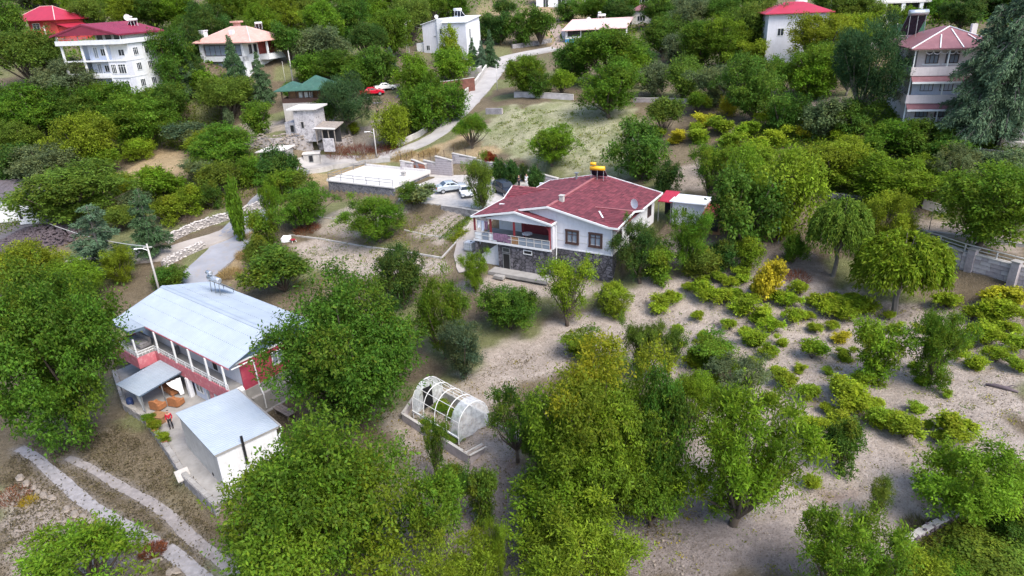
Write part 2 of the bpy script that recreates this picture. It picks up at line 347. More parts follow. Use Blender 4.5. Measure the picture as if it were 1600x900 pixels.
def ground(px, py):     # where the sight line through a photo pixel meets the ground
    d = ray(px, py); t = np.concatenate([np.arange(25, 160, 0.5), np.arange(160, 700, 2.0)])
    p = CAM + d[None]*t[:, None]; g = ground_z(p[:, :2]); k = np.argmax(p[:, 2] < g)
    if k == 0: return p[-1]
    a, b = p[k-1], p[k]; fa = a[2]-g[k-1]; fb = g[k]-b[2]; q = a+(b-a)*fa/(fa+fb+1e-9)
    return np.array([q[0], q[1], gz(q[0], q[1])])

# local frames of the two main houses: origin, yaw
def frame(o, deg):
    a = math.radians(deg); e = np.array([math.cos(a), math.sin(a)]); n = np.array([-e[1], e[0]])
    return lambda x, y: tuple(np.array(o)+e*x+n*y)
BO, BY = (-33.55, 56.68), -38.5; bl_ = frame(BO, BY)           # blue-roofed house
RO, RY = (4.41, 70.28), -30.0; rd_ = frame(RO, RY)             # red-roofed house
PO, PY = (-27.14, 101.79), -29.0; pf_ = frame(PO, PY)          # raised terrace
PATIO = [bl_(*p) for p in ((-4.6,-2.2),(2.4,-4.4),(6.0,-4.35),(11.9,-5.5),(16.5,-6.5),(21.3,-6.9),(22.2,-1.0),(20.5,0.2),(14.3,0.5),(13.4,8.8),(-4.6,8.8))]
pad(PATIO, -0.06, 0.5)
pad([rd_(*p) for p in ((-6.1,-0.7),(7.4,-0.7),(7.4,13.8),(-6.1,13.8))], 3.1, 1.2)
pad([rd_(*p) for p in ((-5.9,1.2),(7.0,1.2),(7.0,13.8),(-8.0,13.8),(-8.0,7))], 6.0, 0.7)
PARK = [tuple(atz(x, y, 6.1)[:2]) for x, y in ((622,312),(690,320),(770,328),(800,320),(872,300),(845,272),(700,274),(670,266),(630,285))]
pad(PARK, 6.08, 0.8)
pad([pf_(*p) for p in ((0.3,0.3),(12.6,0.3),(12.9,9),(0.3,8.6))], 6.3, 0.5)
WALLR = [(44.0,73.5),(43.1,67.9),(45.0,62.8),(48.0,57.9),(52.5,52.0)]
pad([(x+.75,y+.4) for x,y in WALLR]+[(60,56),(56,66),(50,74)], 6.35, 0.5)
BEDL = [tuple(atz(x, y, z)[:2]) for x, y, z in ((1408,848,0.9),(1455,822,0.9),(1495,803,0.9))]

# ------------------------------------------------------------------ ground sheet
def axis(lo, hi, step, outer, grow=1.25):
    a = list(np.arange(lo, hi+1e-6, step)); s = step; x = hi
    while x < outer: s *= grow; x += s; a.append(x)
    s = step; x = lo
    while x > -outer: s *= grow; x -= s; a.insert(0, x)
    return np.array(a)
gx = axis(-92, 80, 0.45, 900); gy = axis(22, 150, 0.45, 900)
gy = np.concatenate([gy[gy <= 900]]); XX, YY = np.meshgrid(gx, gy); GXY = np.c_[XX.ravel(), YY.ravel()]
GZ = ground_z(GXY)
def vnoise(xy, s, seed):            # value noise for vertex work
    r = np.random.RandomState(seed); T = r.rand(256, 256); p = xy/s; i = np.floor(p).astype(int); f = p-i; f = f*f*(3-2*f)
    g = lambda a, b: T[(i[:, 0]+a) % 256, (i[:, 1]+b) % 256]
    return (g(0,0)*(1-f[:,0])+g(1,0)*f[:,0])*(1-f[:,1]) + (g(0,1)*(1-f[:,0])+g(1,1)*f[:,0])*f[:,1]
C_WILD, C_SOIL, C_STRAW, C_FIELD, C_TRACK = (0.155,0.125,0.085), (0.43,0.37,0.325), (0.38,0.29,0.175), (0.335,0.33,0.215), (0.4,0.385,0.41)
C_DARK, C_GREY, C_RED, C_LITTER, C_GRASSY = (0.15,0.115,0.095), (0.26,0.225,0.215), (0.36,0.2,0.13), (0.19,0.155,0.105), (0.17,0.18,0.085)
ZONES = [   # photo outline of each kind of ground and painted soil shade, its colour, edge raggedness (m), strength
 ([(760,560),(840,520),(930,480),(1010,440),(1120,420),(1260,440),(1400,470),(1600,470),(1600,800),(1500,815),(1400,860),(1240,900),(960,905),(1050,800),(1090,640),(960,540),(820,600),(740,610)], C_SOIL, 1.2, 1),
 ([(770,640),(830,560),(800,520),(700,600),(600,640),(640,760),(700,740),(790,830),(830,700)], C_SOIL, 1.0, 0.8),
 ([(620,760),(820,700),(860,790),(800,905),(560,905)], C_GREY, 1.0, 0.8),  # shaded soil painted as a darker grey patch, bottom centre left
 ([(930,800),(1060,780),(1240,820),(1260,905),(930,905)], C_GREY, 1.0, 0.9),  # shaded soil painted as a darker grey patch, bottom centre right
 ([(0,770),(60,740),(190,850),(260,905),(0,905)], C_SOIL, 0.8, 0.9),
 ([(60,690),(180,660),(260,720),(350,830),(330,880),(200,780)], C_LITTER, 0.8, 0.9),
 ([(20,720),(110,730),(260,850),(330,905),(240,905),(110,800)], C_LITTER, 0.8, 0.8),
 ([(790,168),(900,160),(1000,175),(1020,205),(990,280),(860,262),(790,240),(730,220)], C_FIELD, 1.5, 1),
 ([(600,250),(690,225),(730,205),(780,240),(760,250),(690,240),(640,262)], C_STRAW, 1.0, 1),
 ([(470,270),(560,255),(600,255),(560,275),(500,290),(440,330),(380,420),(350,450),(380,380),(430,310)], C_STRAW, 1.0, 0.8),
 ([(450,380),(500,372),(690,408),(700,425),(600,440),(500,425)], C_SOIL, 0.5, 1),
 ([(500,340),(560,318),(640,320),(600,350),(560,375),(490,365)], C_SOIL, 0.6, 0.7),
 ([(640,365),(730,315),(745,330),(700,370),(690,385)], C_SOIL, 0.5, 0.85),
 ([(150,300),(250,230),(300,240),(290,270),(220,300),(180,320),(160,312)], C_STRAW, 1.5, 0.95),
 ([(380,190),(520,200),(520,225),(390,215)], C_SOIL, 0.8, 0.8),
 ([(500,215),(620,170),(620,215),(590,240),(520,235)], C_GREY, 0.8, 0.8),
 ([(890,60),(860,15),(800,10),(840,40),(860,70)], C_STRAW, 1.5, 1),
 ([(750,0),(800,5),(790,30),(745,30)], C_STRAW, 1.5, 1),
 ([(855,20),(930,25),(960,45),(890,55)], C_STRAW, 1.5, 0.9),
 ([(1430,330),(1600,350),(1600,400),(1425,365)], C_SOIL, 0.6, 0.8),
 ([(1020,280),(1090,250),(1130,290),(1060,300)], C_SOIL, 0.8, 0.7),
 ([(1330,60),(1420,60),(1420,110),(1390,120)], C_STRAW, 1.0, 0.7),
 ([(1270,150),(1330,150),(1330,200),(1260,200)], C_GREY, 1.0, 0.5),
 ([(1290,760),(1340,755),(1345,780),(1290,785)], C_RED, 1.0, 0.5),
 ([(1420,775),(1470,770),(1475,800),(1430,800)], C_RED, 1.0, 0.5),
 ([(800,720),(870,700),(880,720),(810,740)], C_RED, 0.8, 0.4),
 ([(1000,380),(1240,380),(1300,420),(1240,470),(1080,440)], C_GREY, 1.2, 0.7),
 ([(780,420),(960,445),(900,470),(700,450)], C_SOIL, 0.6, 0.9),
]
gcol = np.tile(np.array(C_WILD), (len(GXY), 1))
near = (GXY[:, 1] < 260) & (np.abs(GXY[:, 0]) < 170)
jx = np.c_[vnoise(GXY, 1.7, 1)-.5, vnoise(GXY, 1.7, 2)-.5]*2 + np.c_[vnoise(GXY, .6, 3)-.5, vnoise(GXY, .6, 4)-.5]
gcol += (np.array(C_LITTER)-np.array(C_WILD))*(vnoise(GXY, 6, 11)[:, None] > .55)*.9
gcol[:] = np.where((vnoise(GXY, 5, 12)[:, None] > .58) & near[:, None], np.array(C_GRASSY), gcol)
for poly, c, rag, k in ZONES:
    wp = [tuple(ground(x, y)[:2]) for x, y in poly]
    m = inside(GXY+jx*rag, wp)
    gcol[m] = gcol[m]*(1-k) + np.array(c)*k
# greener patches in the pasture, paler and darker soil patches
pv = vnoise(GXY, 3.0, 21)*.6 + vnoise(GXY, 1.1, 22)*.4
fld = inside(GXY, [tuple(ground(x, y)[:2]) for x, y in ZONES[7][0]])
gcol = np.where((fld & (pv > .52))[:, None], gcol*.45+np.array((0.19,0.215,0.095))*.55, gcol)
gcol *= (0.9 + 0.22*vnoise(GXY, 2.2, 31))[:, None]
# the two wheel tracks of the lane at bottom left
TR1 = [tuple(ground(x, y)[:2]) for x, y in ((30,700),(55,715),(100,755),(150,795),(210,830),(270,865),(310,898))]
TR2 = [tuple(ground(x, y)[:2]) for x, y in ((105,715),(135,728),(190,760),(250,795),(300,840),(350,880),(375,900))]
def extend(p): a, b = np.array(p[-2]), np.array(p[-1]); return p+[tuple(b+(b-a)*6)]
rut = np.zeros(len(GXY))
for t, w, k in ((extend(TR1), 0.5, .7), (extend(TR2), 0.5, 0.55)):
    d = seg_dist(GXY+jx*.12, t, False); f = np.clip((w-d)/.3, 0, 1)*k
    gcol = gcol*(1-f[:, None]) + np.array(C_TRACK)*f[:, None]; rut = np.maximum(rut, np.clip((1.6-d)/.6, 0, 1))
def blur(a, it):
    A = a.reshape(len(gy), len(gx), -1)
    for _ in range(it):
        B = A.copy(); B[1:-1, 1:-1] = (A[1:-1, 1:-1]*2+A[:-2, 1:-1]+A[2:, 1:-1]+A[1:-1, :-2]+A[1:-1, 2:])/6; A = B
    return A.reshape(len(GXY), -1)
gcol = blur(gcol, 1)
near_pad = np.zeros(len(GXY), bool)
for poly, _, _ in PADS: near_pad |= inside(GXY, poly)
rough_z = (vnoise(GXY, 2.5, 41)-.5)*.16 + (vnoise(GXY, .9, 42)-.5)*.09
GZ2 = GZ + np.where(near_pad, 0, rough_z*(1-rut)) - rut*.04
me = bpy.data.meshes.new('ground'); nx, ny = len(gx), len(gy)
ii = (np.arange(ny-1)[:, None]*nx+np.arange(nx-1)[None]).ravel()
quads = np.c_[ii, ii+1, ii+nx+1, ii+nx]
me.vertices.add(len(GXY)); me.vertices.foreach_set('co', np.c_[GXY, GZ2].astype(np.float32).ravel())
me.loops.add(quads.size); me.loops.foreach_set('vertex_index', quads.ravel().astype(np.int32))
me.polygons.add(len(quads)); me.polygons.foreach_set('loop_start', np.arange(0, quads.size, 4, dtype=np.int32))
me.polygons.foreach_set('use_smooth', np.ones(len(quads), bool))
at_ = me.attributes.new('gcol', 'FLOAT_COLOR', 'POINT'); at_.data.foreach_set('color', np.c_[gcol, np.ones(len(gcol))].astype(np.float32).ravel())
me.update(calc_edges=True); me.validate()
def ground_mat():
    m, nt, b = nodes('ground'); co = coords(nt)
    a = nt.nodes.new('ShaderNodeAttribute'); a.attribute_name = 'gcol'
    c = mixrgb(nt, ramp(nt, noise(nt, 1.6, 8, co, 0.75), .35, .68), mixrgb(nt, 1.0, a.outputs[0], (0.72,0.7,0.67), 'MULTIPLY'), mixrgb(nt, 1.0, a.outputs[0], (1.13,1.12,1.12), 'MULTIPLY'))
    v = nt.nodes.new('ShaderNodeTexVoronoi'); v.inputs['Scale'].default_value = 3.2; nt.links.new(co, v.inputs['Vector'])
    sp = ramp(nt, v.outputs['Distance'], 0.30, 0.12)                       # clods, twigs and leaf litter
    n2 = ramp(nt, noise(nt, 0.7, 4, co), .38, .58)
    mm = nt.nodes.new('ShaderNodeMath'); mm.operation = 'MULTIPLY'; nt.links.new(sp, mm.inputs[0]); nt.links.new(n2, mm.inputs[1])
    mk = nt.nodes.new('ShaderNodeMath'); mk.operation = 'MULTIPLY'; nt.links.new(mm.outputs[0], mk.inputs[0]); mk.inputs[1].default_value = 0.8
    c = mixrgb(nt, mk.outputs[0], c, mixrgb(nt, 1.0, a.outputs[0], (0.42,0.4,0.37), 'MULTIPLY'))
    c = mixrgb(nt, ramp(nt, noise(nt, 9, 3, co, .75), .52, .66), c, mixrgb(nt, 1.0, a.outputs[0], (0.55,0.53,0.5), 'MULTIPLY'))
    p = ramp(nt, noise(nt, 7, 2, co), .68, .72)
    pk = nt.nodes.new('ShaderNodeMath'); pk.operation = 'MULTIPLY'; nt.links.new(p, pk.inputs[0]); pk.inputs[1].default_value = 0.5
    c = mixrgb(nt, pk.outputs[0], c, (0.5,0.46,0.42))                       # pebbles
    nt.links.new(c, b.inputs['Base Color']); b.inputs['Roughness'].default_value = 0.97; b.inputs['Specular IOR Level'].default_value = 0.1
    bump(nt, b, noise(nt, 4, 8, co, 0.75), 1.0, 0.25)
ground_mat(); me.materials.append(MATS['ground'])
go = bpy.data.objects.new('ground', me); COL.objects.link(go); structure(go, 'pale bare soil, dry grass and pasture of the hillside')

def strip(name, pts, width, mat, label, lift=0.06, step=0.8, edge=0.18):     # a paved strip draped over the ground
    P = [np.array(p[:2]) for p in pts]; dense = []
    for i in range(len(P)-1):                                    # Catmull-Rom
        p0, p1, p2, p3 = P[max(i-1,0)], P[i], P[i+1], P[min(i+2,len(P)-1)]; k = max(2, int(np.linalg.norm(p2-p1)/step))
        for j in range(k):
            t = j/k; dense.append(.5*((2*p1)+(p2-p0)*t+(2*p0-5*p1+4*p2-p3)*t*t+(3*p1-p0-3*p2+p3)*t**3))
    dense.append(P[-1]); dense = np.array(dense); tg = np.gradient(dense, axis=0); tg /= np.linalg.norm(tg, axis=1)[:, None]; nn = np.c_[-tg[:, 1], tg[:, 0]]
    W = width if hasattr(width, '__len__') else [width]*len(P); wd = np.interp(np.linspace(0, len(P)-1, len(dense)), range(len(P)), W)
    us = np.linspace(-.5, .5, 7); rows = []
    for u in us:
        jit = ((vnoise(dense*1.0+u*50, 1.3, 77)-.5)+(vnoise(dense+u*50, .45, 78)-.5)*.8)*edge*(abs(u) > .45)
        rows.append(dense+nn*(wd*u+jit*np.sign(u))[:, None])
    g = np.stack(rows, 1).reshape(-1, 2); zz = ground_z(g)
    zz = np.maximum(zz.reshape(len(dense), 7), zz.reshape(len(dense), 7).mean(1)[:, None]-.05) + lift + .05
    mb = MB(); vs = [(x, y, z) for (x, y), z in zip(g, zz.ravel())]; L = len(dense)
    mb.add(vs, [(i*7+j+1, i*7+j, (i+1)*7+j, (i+1)*7+j+1) for i in range(L-1) for j in range(6)])
    b0 = len(mb.v)                                               # skirts so the slab has an edge
    mb.add([(x, y, z-.35) for x, y, z in vs[0::7]]+[(x, y, z-.35) for x, y, z in vs[6::7]], [])
    for i in range(L-1):
        mb.f.append((i*7, b0+i, b0+i+1, (i+1)*7)); mb.m.append(0)
        mb.f.append((i*7+6, (i+1)*7+6, b0+L+i+1, b0+L+i)); mb.m.append(0)
    o = mb.build(name, mat); structure(o, label); return dense
gp = lambda *L: [ground(x, y) for x, y in L]
ROAD = gp((472,262),(520,254),(590,247),(650,228),(688,207),(712,184),(735,160),(758,133),(776,108),(790,94),(826,84),(868,76))
strip('road', ROAD, [3.2,3.2,3.2,3.3,3.5,3.6,3.6,3.8,4.2,4.6,4.4,4.6], 'road_concrete', 'grey concrete village road climbing between the fields')
strip('dirt_road', gp((866,78),(880,62),(868,45),(850,30),(836,18)), [3.5,4.5,4,3.5,3], 'soil', 'pale dirt road turning up beside the pink-roofed building')
strip('lane', gp((288,448),(312,428),(340,404),(362,380),(378,358),(400,335),(430,300),(470,264)), [4.2,4.6,5.0,5.4,5.0,4.2,3.8,3.4], 'lane_concrete', 'bluish grey concrete lane behind the blue-roofed house')
strip('footpath', gp((378,352),(345,370),(300,384),(260,396),(200,404),(150,412),(100,418),(60,430)), [2.8,3.4,3.6,3.8,3.8,3.8,3.6,3.4], 'path_slab', 'beige concrete path branching left off the lane')
strip('wheel_track', [(*p,) for p in extend(TR1)], [.8,.9,.95,1.0,1.05,1.05,1.05,1.05], 'gravel', 'left pale gravel wheel track of the lane at bottom left', -.045, .35, .12)
strip('wheel_track', [(*p,) for p in extend(TR2)], [.6,.75,.85,.9,.85,.85,.85,.85], 'gravel_brown', 'right pale gravel wheel track of the lane at bottom left', -.045, .35, .12)
def flat(name, poly, z, mat, label, t=0.25):
    o = MB().slab([(p[0], p[1], z) for p in poly], t).build(name, mat); return structure(o, label)
flat('patio', PATIO, 0.0, 'concrete', 'grey concrete patio around the blue-roofed house')
flat('car_park', PARK, 6.14, 'concrete_pale', 'pale concrete yard where the cars are parked')
# ------------------------------------------------------------------ tree archetypes (unit height, unit crown diameter)
def leaf_mesh(name, P, Nn, T, L, Wd, shade, mat='leaf'):
    """many diamond leaves: base P, normal Nn, direction T, length L, width Wd, shade (n,3)"""
    S = np.cross(Nn, T); S /= np.linalg.norm(S, axis=1)[:, None]+1e-9; n = len(P)
    L = L[:, None]; Wd = Wd[:, None]
    v = np.stack([P, P+T*L*.5+S*Wd*.5+Nn*L*.06, P+T*L-Nn*L*.15, P+T*L*.5-S*Wd*.5+Nn*L*.06], 1).reshape(-1, 3)
    me = bpy.data.meshes.new(name); me.vertices.add(n*4); me.vertices.foreach_set('co', v.astype(np.float32).ravel())
    me.loops.add(n*4); me.loops.foreach_set('vertex_index', np.arange(n*4, dtype=np.int32))
    me.polygons.add(n); me.polygons.foreach_set('loop_start', np.arange(0, n*4, 4, dtype=np.int32))
    a = me.attributes.new('leaf', 'FLOAT_COLOR', 'POINT')
    a.data.foreach_set('color', np.repeat(np.c_[shade, np.ones(n)], 4, 0).astype(np.float32).ravel())
    me.materials.append(MATS[mat]); me.update(calc_edges=True); return me
def unit(a): return a/(np.linalg.norm(a, axis=-1, keepdims=True)+1e-9)
def broad(name, seed, n, K, leaf, aspect=0.5, base=0.28, shape='round', droop=0.35, yellow=0.0, ytop=False, clump=0.3, grey=0.0, trunk_r=0.035, bark='bark', fill=0.35, squash=0.8, wild=0.16, spray=9, lumpy=0.3):
    """broadleaf tree: trunk, limbs to K leaf clumps, n leaves. leaf = leaf length as a share of crown width (unit=1)"""
    r = np.random.RandomState(seed); cz, hz = (1+base)/2, (1-base)/2; C = []; tries = 0
    while len(C) < K and tries < 6000:
        tries += 1; d = unit(r.normal(size=3)); q = r.uniform(.3, 1)**.45
        if shape == 'cone': u = r.uniform(0, 1)**1.3; rad = .5*(1-u)**.75*q*.8; a = r.uniform(0, 6.283); c = np.array([rad*math.cos(a), rad*math.sin(a), base+u*(1-base)*.95])
        elif shape == 'spread':
            c = np.array([d[0]*.42*q, d[1]*.42*q, cz+abs(d[2])*hz*.75*q - .12*hz])
        elif shape == 'vase': u = r.uniform(.05, 1); a = r.uniform(0, 6.283); rad = .42*(u**.6)*r.uniform(.3, 1); c = np.array([rad*math.cos(a), rad*math.sin(a), base+u*(1-base)*.88])
        else: c = np.array([d[0]*.4*q, d[1]*.4*q, cz+d[2]*hz*.8*q])
        if all(np.linalg.norm((c-o)*[1, 1, .8]) > clump*.38 for o in C) or tries > 5000: C.append(c)
    C = np.array(C); fr = r.normal(size=(5, 3))*2.6; ph = r.uniform(0, 6.28, 5); U_ = unit(C-[0, 0, cz])
    lump = 1+lumpy*np.sin(U_@fr.T+ph).sum(1)/2.2
    if shape != 'cone': C = np.array([0, 0, cz])+(C-[0, 0, cz])*lump[:, None]
    R = clump*r.uniform(.5, 1.25, len(C))*(.62 if shape == 'cone' else .58)
    cs = 1+r.uniform(-.28, .28, len(C)); cy = np.clip(r.normal(yellow, yellow*.7+.02, len(C)), 0, 1)
    if ytop: cy = np.clip(cy + np.clip((C[:, 2]-.68)*6.0, 0, .7)*r.uniform(.35, 1, len(C)), 0, 1)
    S = max(20, int(n//spray*1.7))                       # leaves sit in sprays, sprays on the shells of the clumps
    ci = r.choice(len(C), S, p=R**2/np.sum(R**2)); d = unit(r.normal(size=(S, 3))+[0, 0, .3])
    q = r.uniform(fill, 1, S)**.4*(1+r.normal(0, wild, S))
    SP = C[ci]+d*(R[ci]*q)[:, None]*[1, 1, squash]
    kf = unit(r.normal(size=(9, 3)))*r.uniform(25, 62, (9, 1))*.26/clump*.8; hole = np.sin(SP@kf.T+r.uniform(0, 6.28, 9)).sum(1)+r.normal(0, .5, S)   # gaps between the leaf masses
    kp = np.argsort(-hole)[:int(S/1.7)]; SP, ci, d = SP[kp], ci[kp], d[kp]; S = len(kp); n = S*spray
    ss = cs[ci]*r.uniform(.72, 1.3, S); ci = np.repeat(ci, spray)
    ax = unit(d*.8+[0, 0, .35]+r.normal(0, .5, (S, 3))); ax = np.repeat(ax, spray, 0); d = np.repeat(d, spray, 0)
    rd = unit(r.normal(size=(n, 3))); T = unit(rd+ax*.55); T[:, 2] -= droop*r.uniform(.4, 1.3, n); T = unit(T)
    P = np.repeat(SP, spray, 0)+rd*leaf*r.uniform(0, 1.1, n)[:, None]+ax*leaf*r.uniform(-.8, 1.2, n)[:, None]
    kx = .5/np.percentile(np.hypot(P[:, 0], P[:, 1]), 97.5); P[:, :2] *= kx; C = C*[kx, kx, 1]          # crown is one unit wide and reaches height one
    zt = np.percentile(P[:, 2], 99.6); zl = base*.6; P[:, 2] = zl+(P[:, 2]-zl)*(1-zl)/(zt-zl); C[:, 2] = zl+(C[:, 2]-zl)*(1-zl)/(zt-zl)
    P[:, 2] = np.maximum(P[:, 2], base*.4)
    Nn = unit(ax*.8+[0, 0, .6]+r.normal(0, .4, (n, 3))); Nn = unit(Nn - T*(Nn*T).sum(1)[:, None])
    L = leaf*r.uniform(.45, 1.5, n); sh = np.c_[np.repeat(ss, spray)*r.uniform(.75, 1.25, n), np.clip(cy[ci]+r.normal(0, .05, n), 0, 1), np.clip(grey+r.normal(0, .05, n), 0, 1)]
    cm = leaf_mesh(name+'_crown', P, Nn, T, L, L*aspect, sh)
    mb = MB(); top = base*.8
    lean = r.uniform(-.04, .04, 2); kn = (lean[0], lean[1], top)
    mb.tube([(0,0,-.04),(lean[0]*.3,lean[1]*.3,top*.5),kn], [trunk_r*1.25, trunk_r, trunk_r*.8], 7)
    for c in C[r.permutation(len(C))[:min(len(C), 26)]]:
        m = (np.array(kn)*.45+c*.55)+r.normal(0, .03, 3); m[2] = min(m[2], (top+c[2])/2+.05)
        mb.tube([kn, m, c], [trunk_r*.5, trunk_r*.3, trunk_r*.1], 4, cap=False)
    tm = mb.build(name+'_tmp', bark); t = tm.data; bpy.data.objects.remove(tm)
    t.polygons.foreach_set('use_smooth', [True]*len(t.polygons))
    return t, cm
def conifer(name, seed, n, whorls, leaf, base=0.08, droop=0.25, power=1.0, sparse=1.0, grey=0.0, trunk_r=0.022, flat=0.5, tip=0.02):
    r = np.random.RandomState(seed); mb = MB(); mb.tube([(0,0,-.03),(0,0,.5),(0,0,.99)], [trunk_r*1.2, trunk_r*.7, .003], 7)
    Ps = []; Ts = []; br = []
    for i in range(whorls):
        u = (i+r.uniform(-.3, .3))/whorls; u = min(max(u, 0), .97); z = base+u*(1-base); rad = .5*((1-u)**power*.95+tip)*r.uniform(.75, 1.1)
        for k in range(max(3, int((7 if u < .6 else 5)*sparse))):
            a = r.uniform(0, 6.283); rr = rad*r.uniform(.6, 1.15); s = np.array([0, 0, z]); e = np.array([rr*math.cos(a), rr*math.sin(a), z-droop*rr+.05*rr]); m = (s+e)/2+[0, 0, .1*rr]
            mb.tube([s, m, e], [trunk_r*.3, trunk_r*.2, .001], 3, cap=False); br.append((s, m, e, rr))
    w = np.array([b[3] for b in br]); idx = r.choice(len(br), n, p=w/w.sum()); t = r.uniform(.12, 1.05, n)
    S = np.array([b[0] for b in br])[idx]; M = np.array([b[1] for b in br])[idx]; E = np.array([b[2] for b in br])[idx]
    B = S*((1-t)**2)[:, None]+M*(2*t*(1-t))[:, None]+E*(t**2)[:, None]; dirn = unit(E-S); side = unit(np.cross(dirn, [0, 0, 1.0]))
    off = r.normal(0, .13, n)*w[idx]*(1.1-.7*t)
    P = B+side*off[:, None]+np.c_[np.zeros((n, 2)), r.normal(0, .012, n)-abs(off)*.35]
    T = unit(dirn*.8+side*np.sign(off)[:, None]*.7+r.normal(0, .35, (n, 3))-[0, 0, .12]); Nn = unit(np.array([0, 0, 1.0])*(1-flat)+r.normal(0, .5, (n, 3))); Nn = unit(Nn-T*(Nn*T).sum(1)[:, None])
    bs = 1+r.uniform(-.3, .3, len(br)); L = leaf*r.uniform(.6, 1.3, n)
    sh = np.c_[bs[idx]*r.uniform(.7, 1.3, n), np.zeros(n), np.clip(grey*r.uniform(.3, 1.6, n), 0, 1)]
    cm = leaf_mesh(name+'_crown', P, Nn, T, L, L*.24, sh, 'needle')
    tm = mb.build(name+'_tmp', 'bark_grey'); tt = tm.data; bpy.data.objects.remove(tm); return tt, cm
def willowy(name, seed, n, strands, leaf, base=.25, yellow=.05):
    r = np.random.RandomState(seed); mb = MB(); mb.tube([(0,0,-.03),(.02,.0,.2),(0,.02,.5)], [.035,.03,.02], 7); P = []; T = []; sid = []
    for i in range(strands):
        d = unit(r.normal(size=3)); a = r.uniform(0, 6.283); rad = .38*math.sqrt(r.uniform(.05, 1)); z0 = .5+.48*math.sqrt(max(0, 1-(rad/.44)**2))*r.uniform(.6, 1)
        s = np.array([rad*math.cos(a), rad*math.sin(a), z0]); out = np.array([math.cos(a), math.sin(a), 0])
        if i % 4 == 0: mb.tube([(0,0,.3), (s[0]*.5,s[1]*.5,(z0+.35)/2+.05), s], [.014,.008,.003], 4, cap=False)
        ln = r.uniform(.18, .42); k = n//strands; t = np.sort(r.uniform(0, 1, k))
        q = s+out*(t*(1-t*.4))[:, None]*ln*.42 + np.c_[np.zeros((k, 2)), .1*ln*np.sin(t*3)-(t**1.6)*ln*.85]; q += r.normal(0, .016, (k, 3)); P.append(q)
        T.append(unit(out*.35+np.array([0, 0, -1.])*(.3+t[:, None])+r.normal(0, .45, (k, 3)))); sid += [i]*k
    P = np.concatenate(P); P[:, 2] = np.maximum(P[:, 2], .06); T = np.concatenate(T); m = len(P); sid = np.array(sid); Nn = unit(r.normal(0, 1, (m, 3))+[0, 0, .8]); Nn = unit(Nn-T*(Nn*T).sum(1)[:, None])
    ss = 1+r.uniform(-.3, .3, strands); L = leaf*r.uniform(.6, 1.3, m); sh = np.c_[ss[sid]*r.uniform(.7, 1.3, m), np.clip(r.normal(yellow, .06, m), 0, 1), np.zeros(m)]
    cm = leaf_mesh(name+'_crown', P, Nn, T, L, L*.32, sh); tm = mb.build(name+'_tmp', 'bark_grey'); tt = tm.data; bpy.data.objects.remove(tm); return tt, cm
ARCH = {}
def A(k, *v): ARCH[k] = list(v)
# big walnuts, one mesh each (near the camera)
A('walnut', *[broad('w%d' % i, 1+i, 80000, 50, .0185, .5, .1, clump=.25, yellow=y, wild=.27, trunk_r=.03) for i, y in enumerate((.03, .04, .08))])
A('golden', broad('g1', 5, 84000, 56, .0175, .45, .1, clump=.24, yellow=.03, ytop=True, wild=.27, trunk_r=.03))
A('mid', *[broad('m%d' % i, 10+i, 29000, 42, .029, .48, .12, clump=.26, yellow=.04, shape=s, wild=.24) for i, s in enumerate(('round', 'round', 'spread', 'vase', 'round', 'round'))])
A('feather', *[broad('f%d' % i, 20+i, 26000, 46, .029, .3, .1, clump=.21, shape=s, droop=-.15, yellow=.06, wild=.32, fill=.1) for i, s in enumerate(('vase', 'round', 'spread', 'vase'))])
A('airy', *[broad('a%d' % i, 26+i, 12000, 30, .033, .4, .2, clump=.23, shape=s, droop=.1, yellow=.08, wild=.36, fill=.05) for i, s in enumerate(('spread', 'vase', 'round'))])
A('far', *[broad('r%d' % i, 30+i, 11000, 32, .045, .5, .06, clump=.29, yellow=.03, shape=s, wild=.26, spray=7) for i, s in enumerate(('round', 'spread', 'round', 'round', 'vase', 'round'))])
A('shrub', *[broad('s%d' % i, 40+i, 11000, 26, .045, .48, .02, clump=.3, yellow=.08, trunk_r=.02, shape=s, wild=.3, spray=7) for i, s in enumerate(('round', 'spread', 'vase', 'round'))])
A('vine', *[broad('v%d' % i, 50+i, 5600, 15, .062, .75, .02, clump=.3, yellow=.12, trunk_r=.014, shape=('spread', 'vase')[i % 2], squash=.95, wild=.45, droop=.1, spray=6, lumpy=.42) for i in range(6)])
A('dome', broad('d1', 60, 16000, 44, .036, .42, .03, clump=.24, yellow=.08, trunk_r=.02))
A('column', broad('c1', 62, 9000, 34, .075, .5, .03, clump=.4, trunk_r=.02), broad('c2', 63, 9000, 34, .075, .5, .03, clump=.4, trunk_r=.02))
A('cone', broad('k1', 65, 12000, 44, .045, .5, .06, clump=.3, shape='cone', yellow=.1), broad('k2', 66, 12000, 44, .045, .5, .06, clump=.3, shape='cone', yellow=.1))
A('willow', willowy('y1', 70, 26000, 330, .05), willowy('y2', 71, 26000, 330, .05, yellow=.12))
A('pine', broad('p1', 72, 36000, 44, .034, .2, .22, clump=.22, droop=-.3, shape='round', bark='bark_grey', trunk_r=.03), broad('p2', 73, 36000, 44, .034, .2, .1, clump=.22, droop=-.3, shape='round', bark='bark_grey', trunk_r=.03))
A('cedar', conifer('ce1', 75, 46000, 30, .032, base=.16, droop=.22, power=.72, grey=.25, trunk_r=.03), conifer('ce2', 76, 46000, 28, .032, base=.2, droop=.3, power=.62, grey=.25, trunk_r=.03))
A('spruce', conifer('sp1', 77, 16000, 22, .055, power=1, grey=.2), conifer('sp2', 78, 16000, 22, .055, power=.9, grey=.3))
A('sparse_cedar', conifer('sc1', 79, 17000, 15, .05, base=.12, droop=.05, power=.75, grey=.22, sparse=.8), conifer('sc2', 80, 22000, 14, .042, base=.06, droop=.0, power=.55, grey=.22))
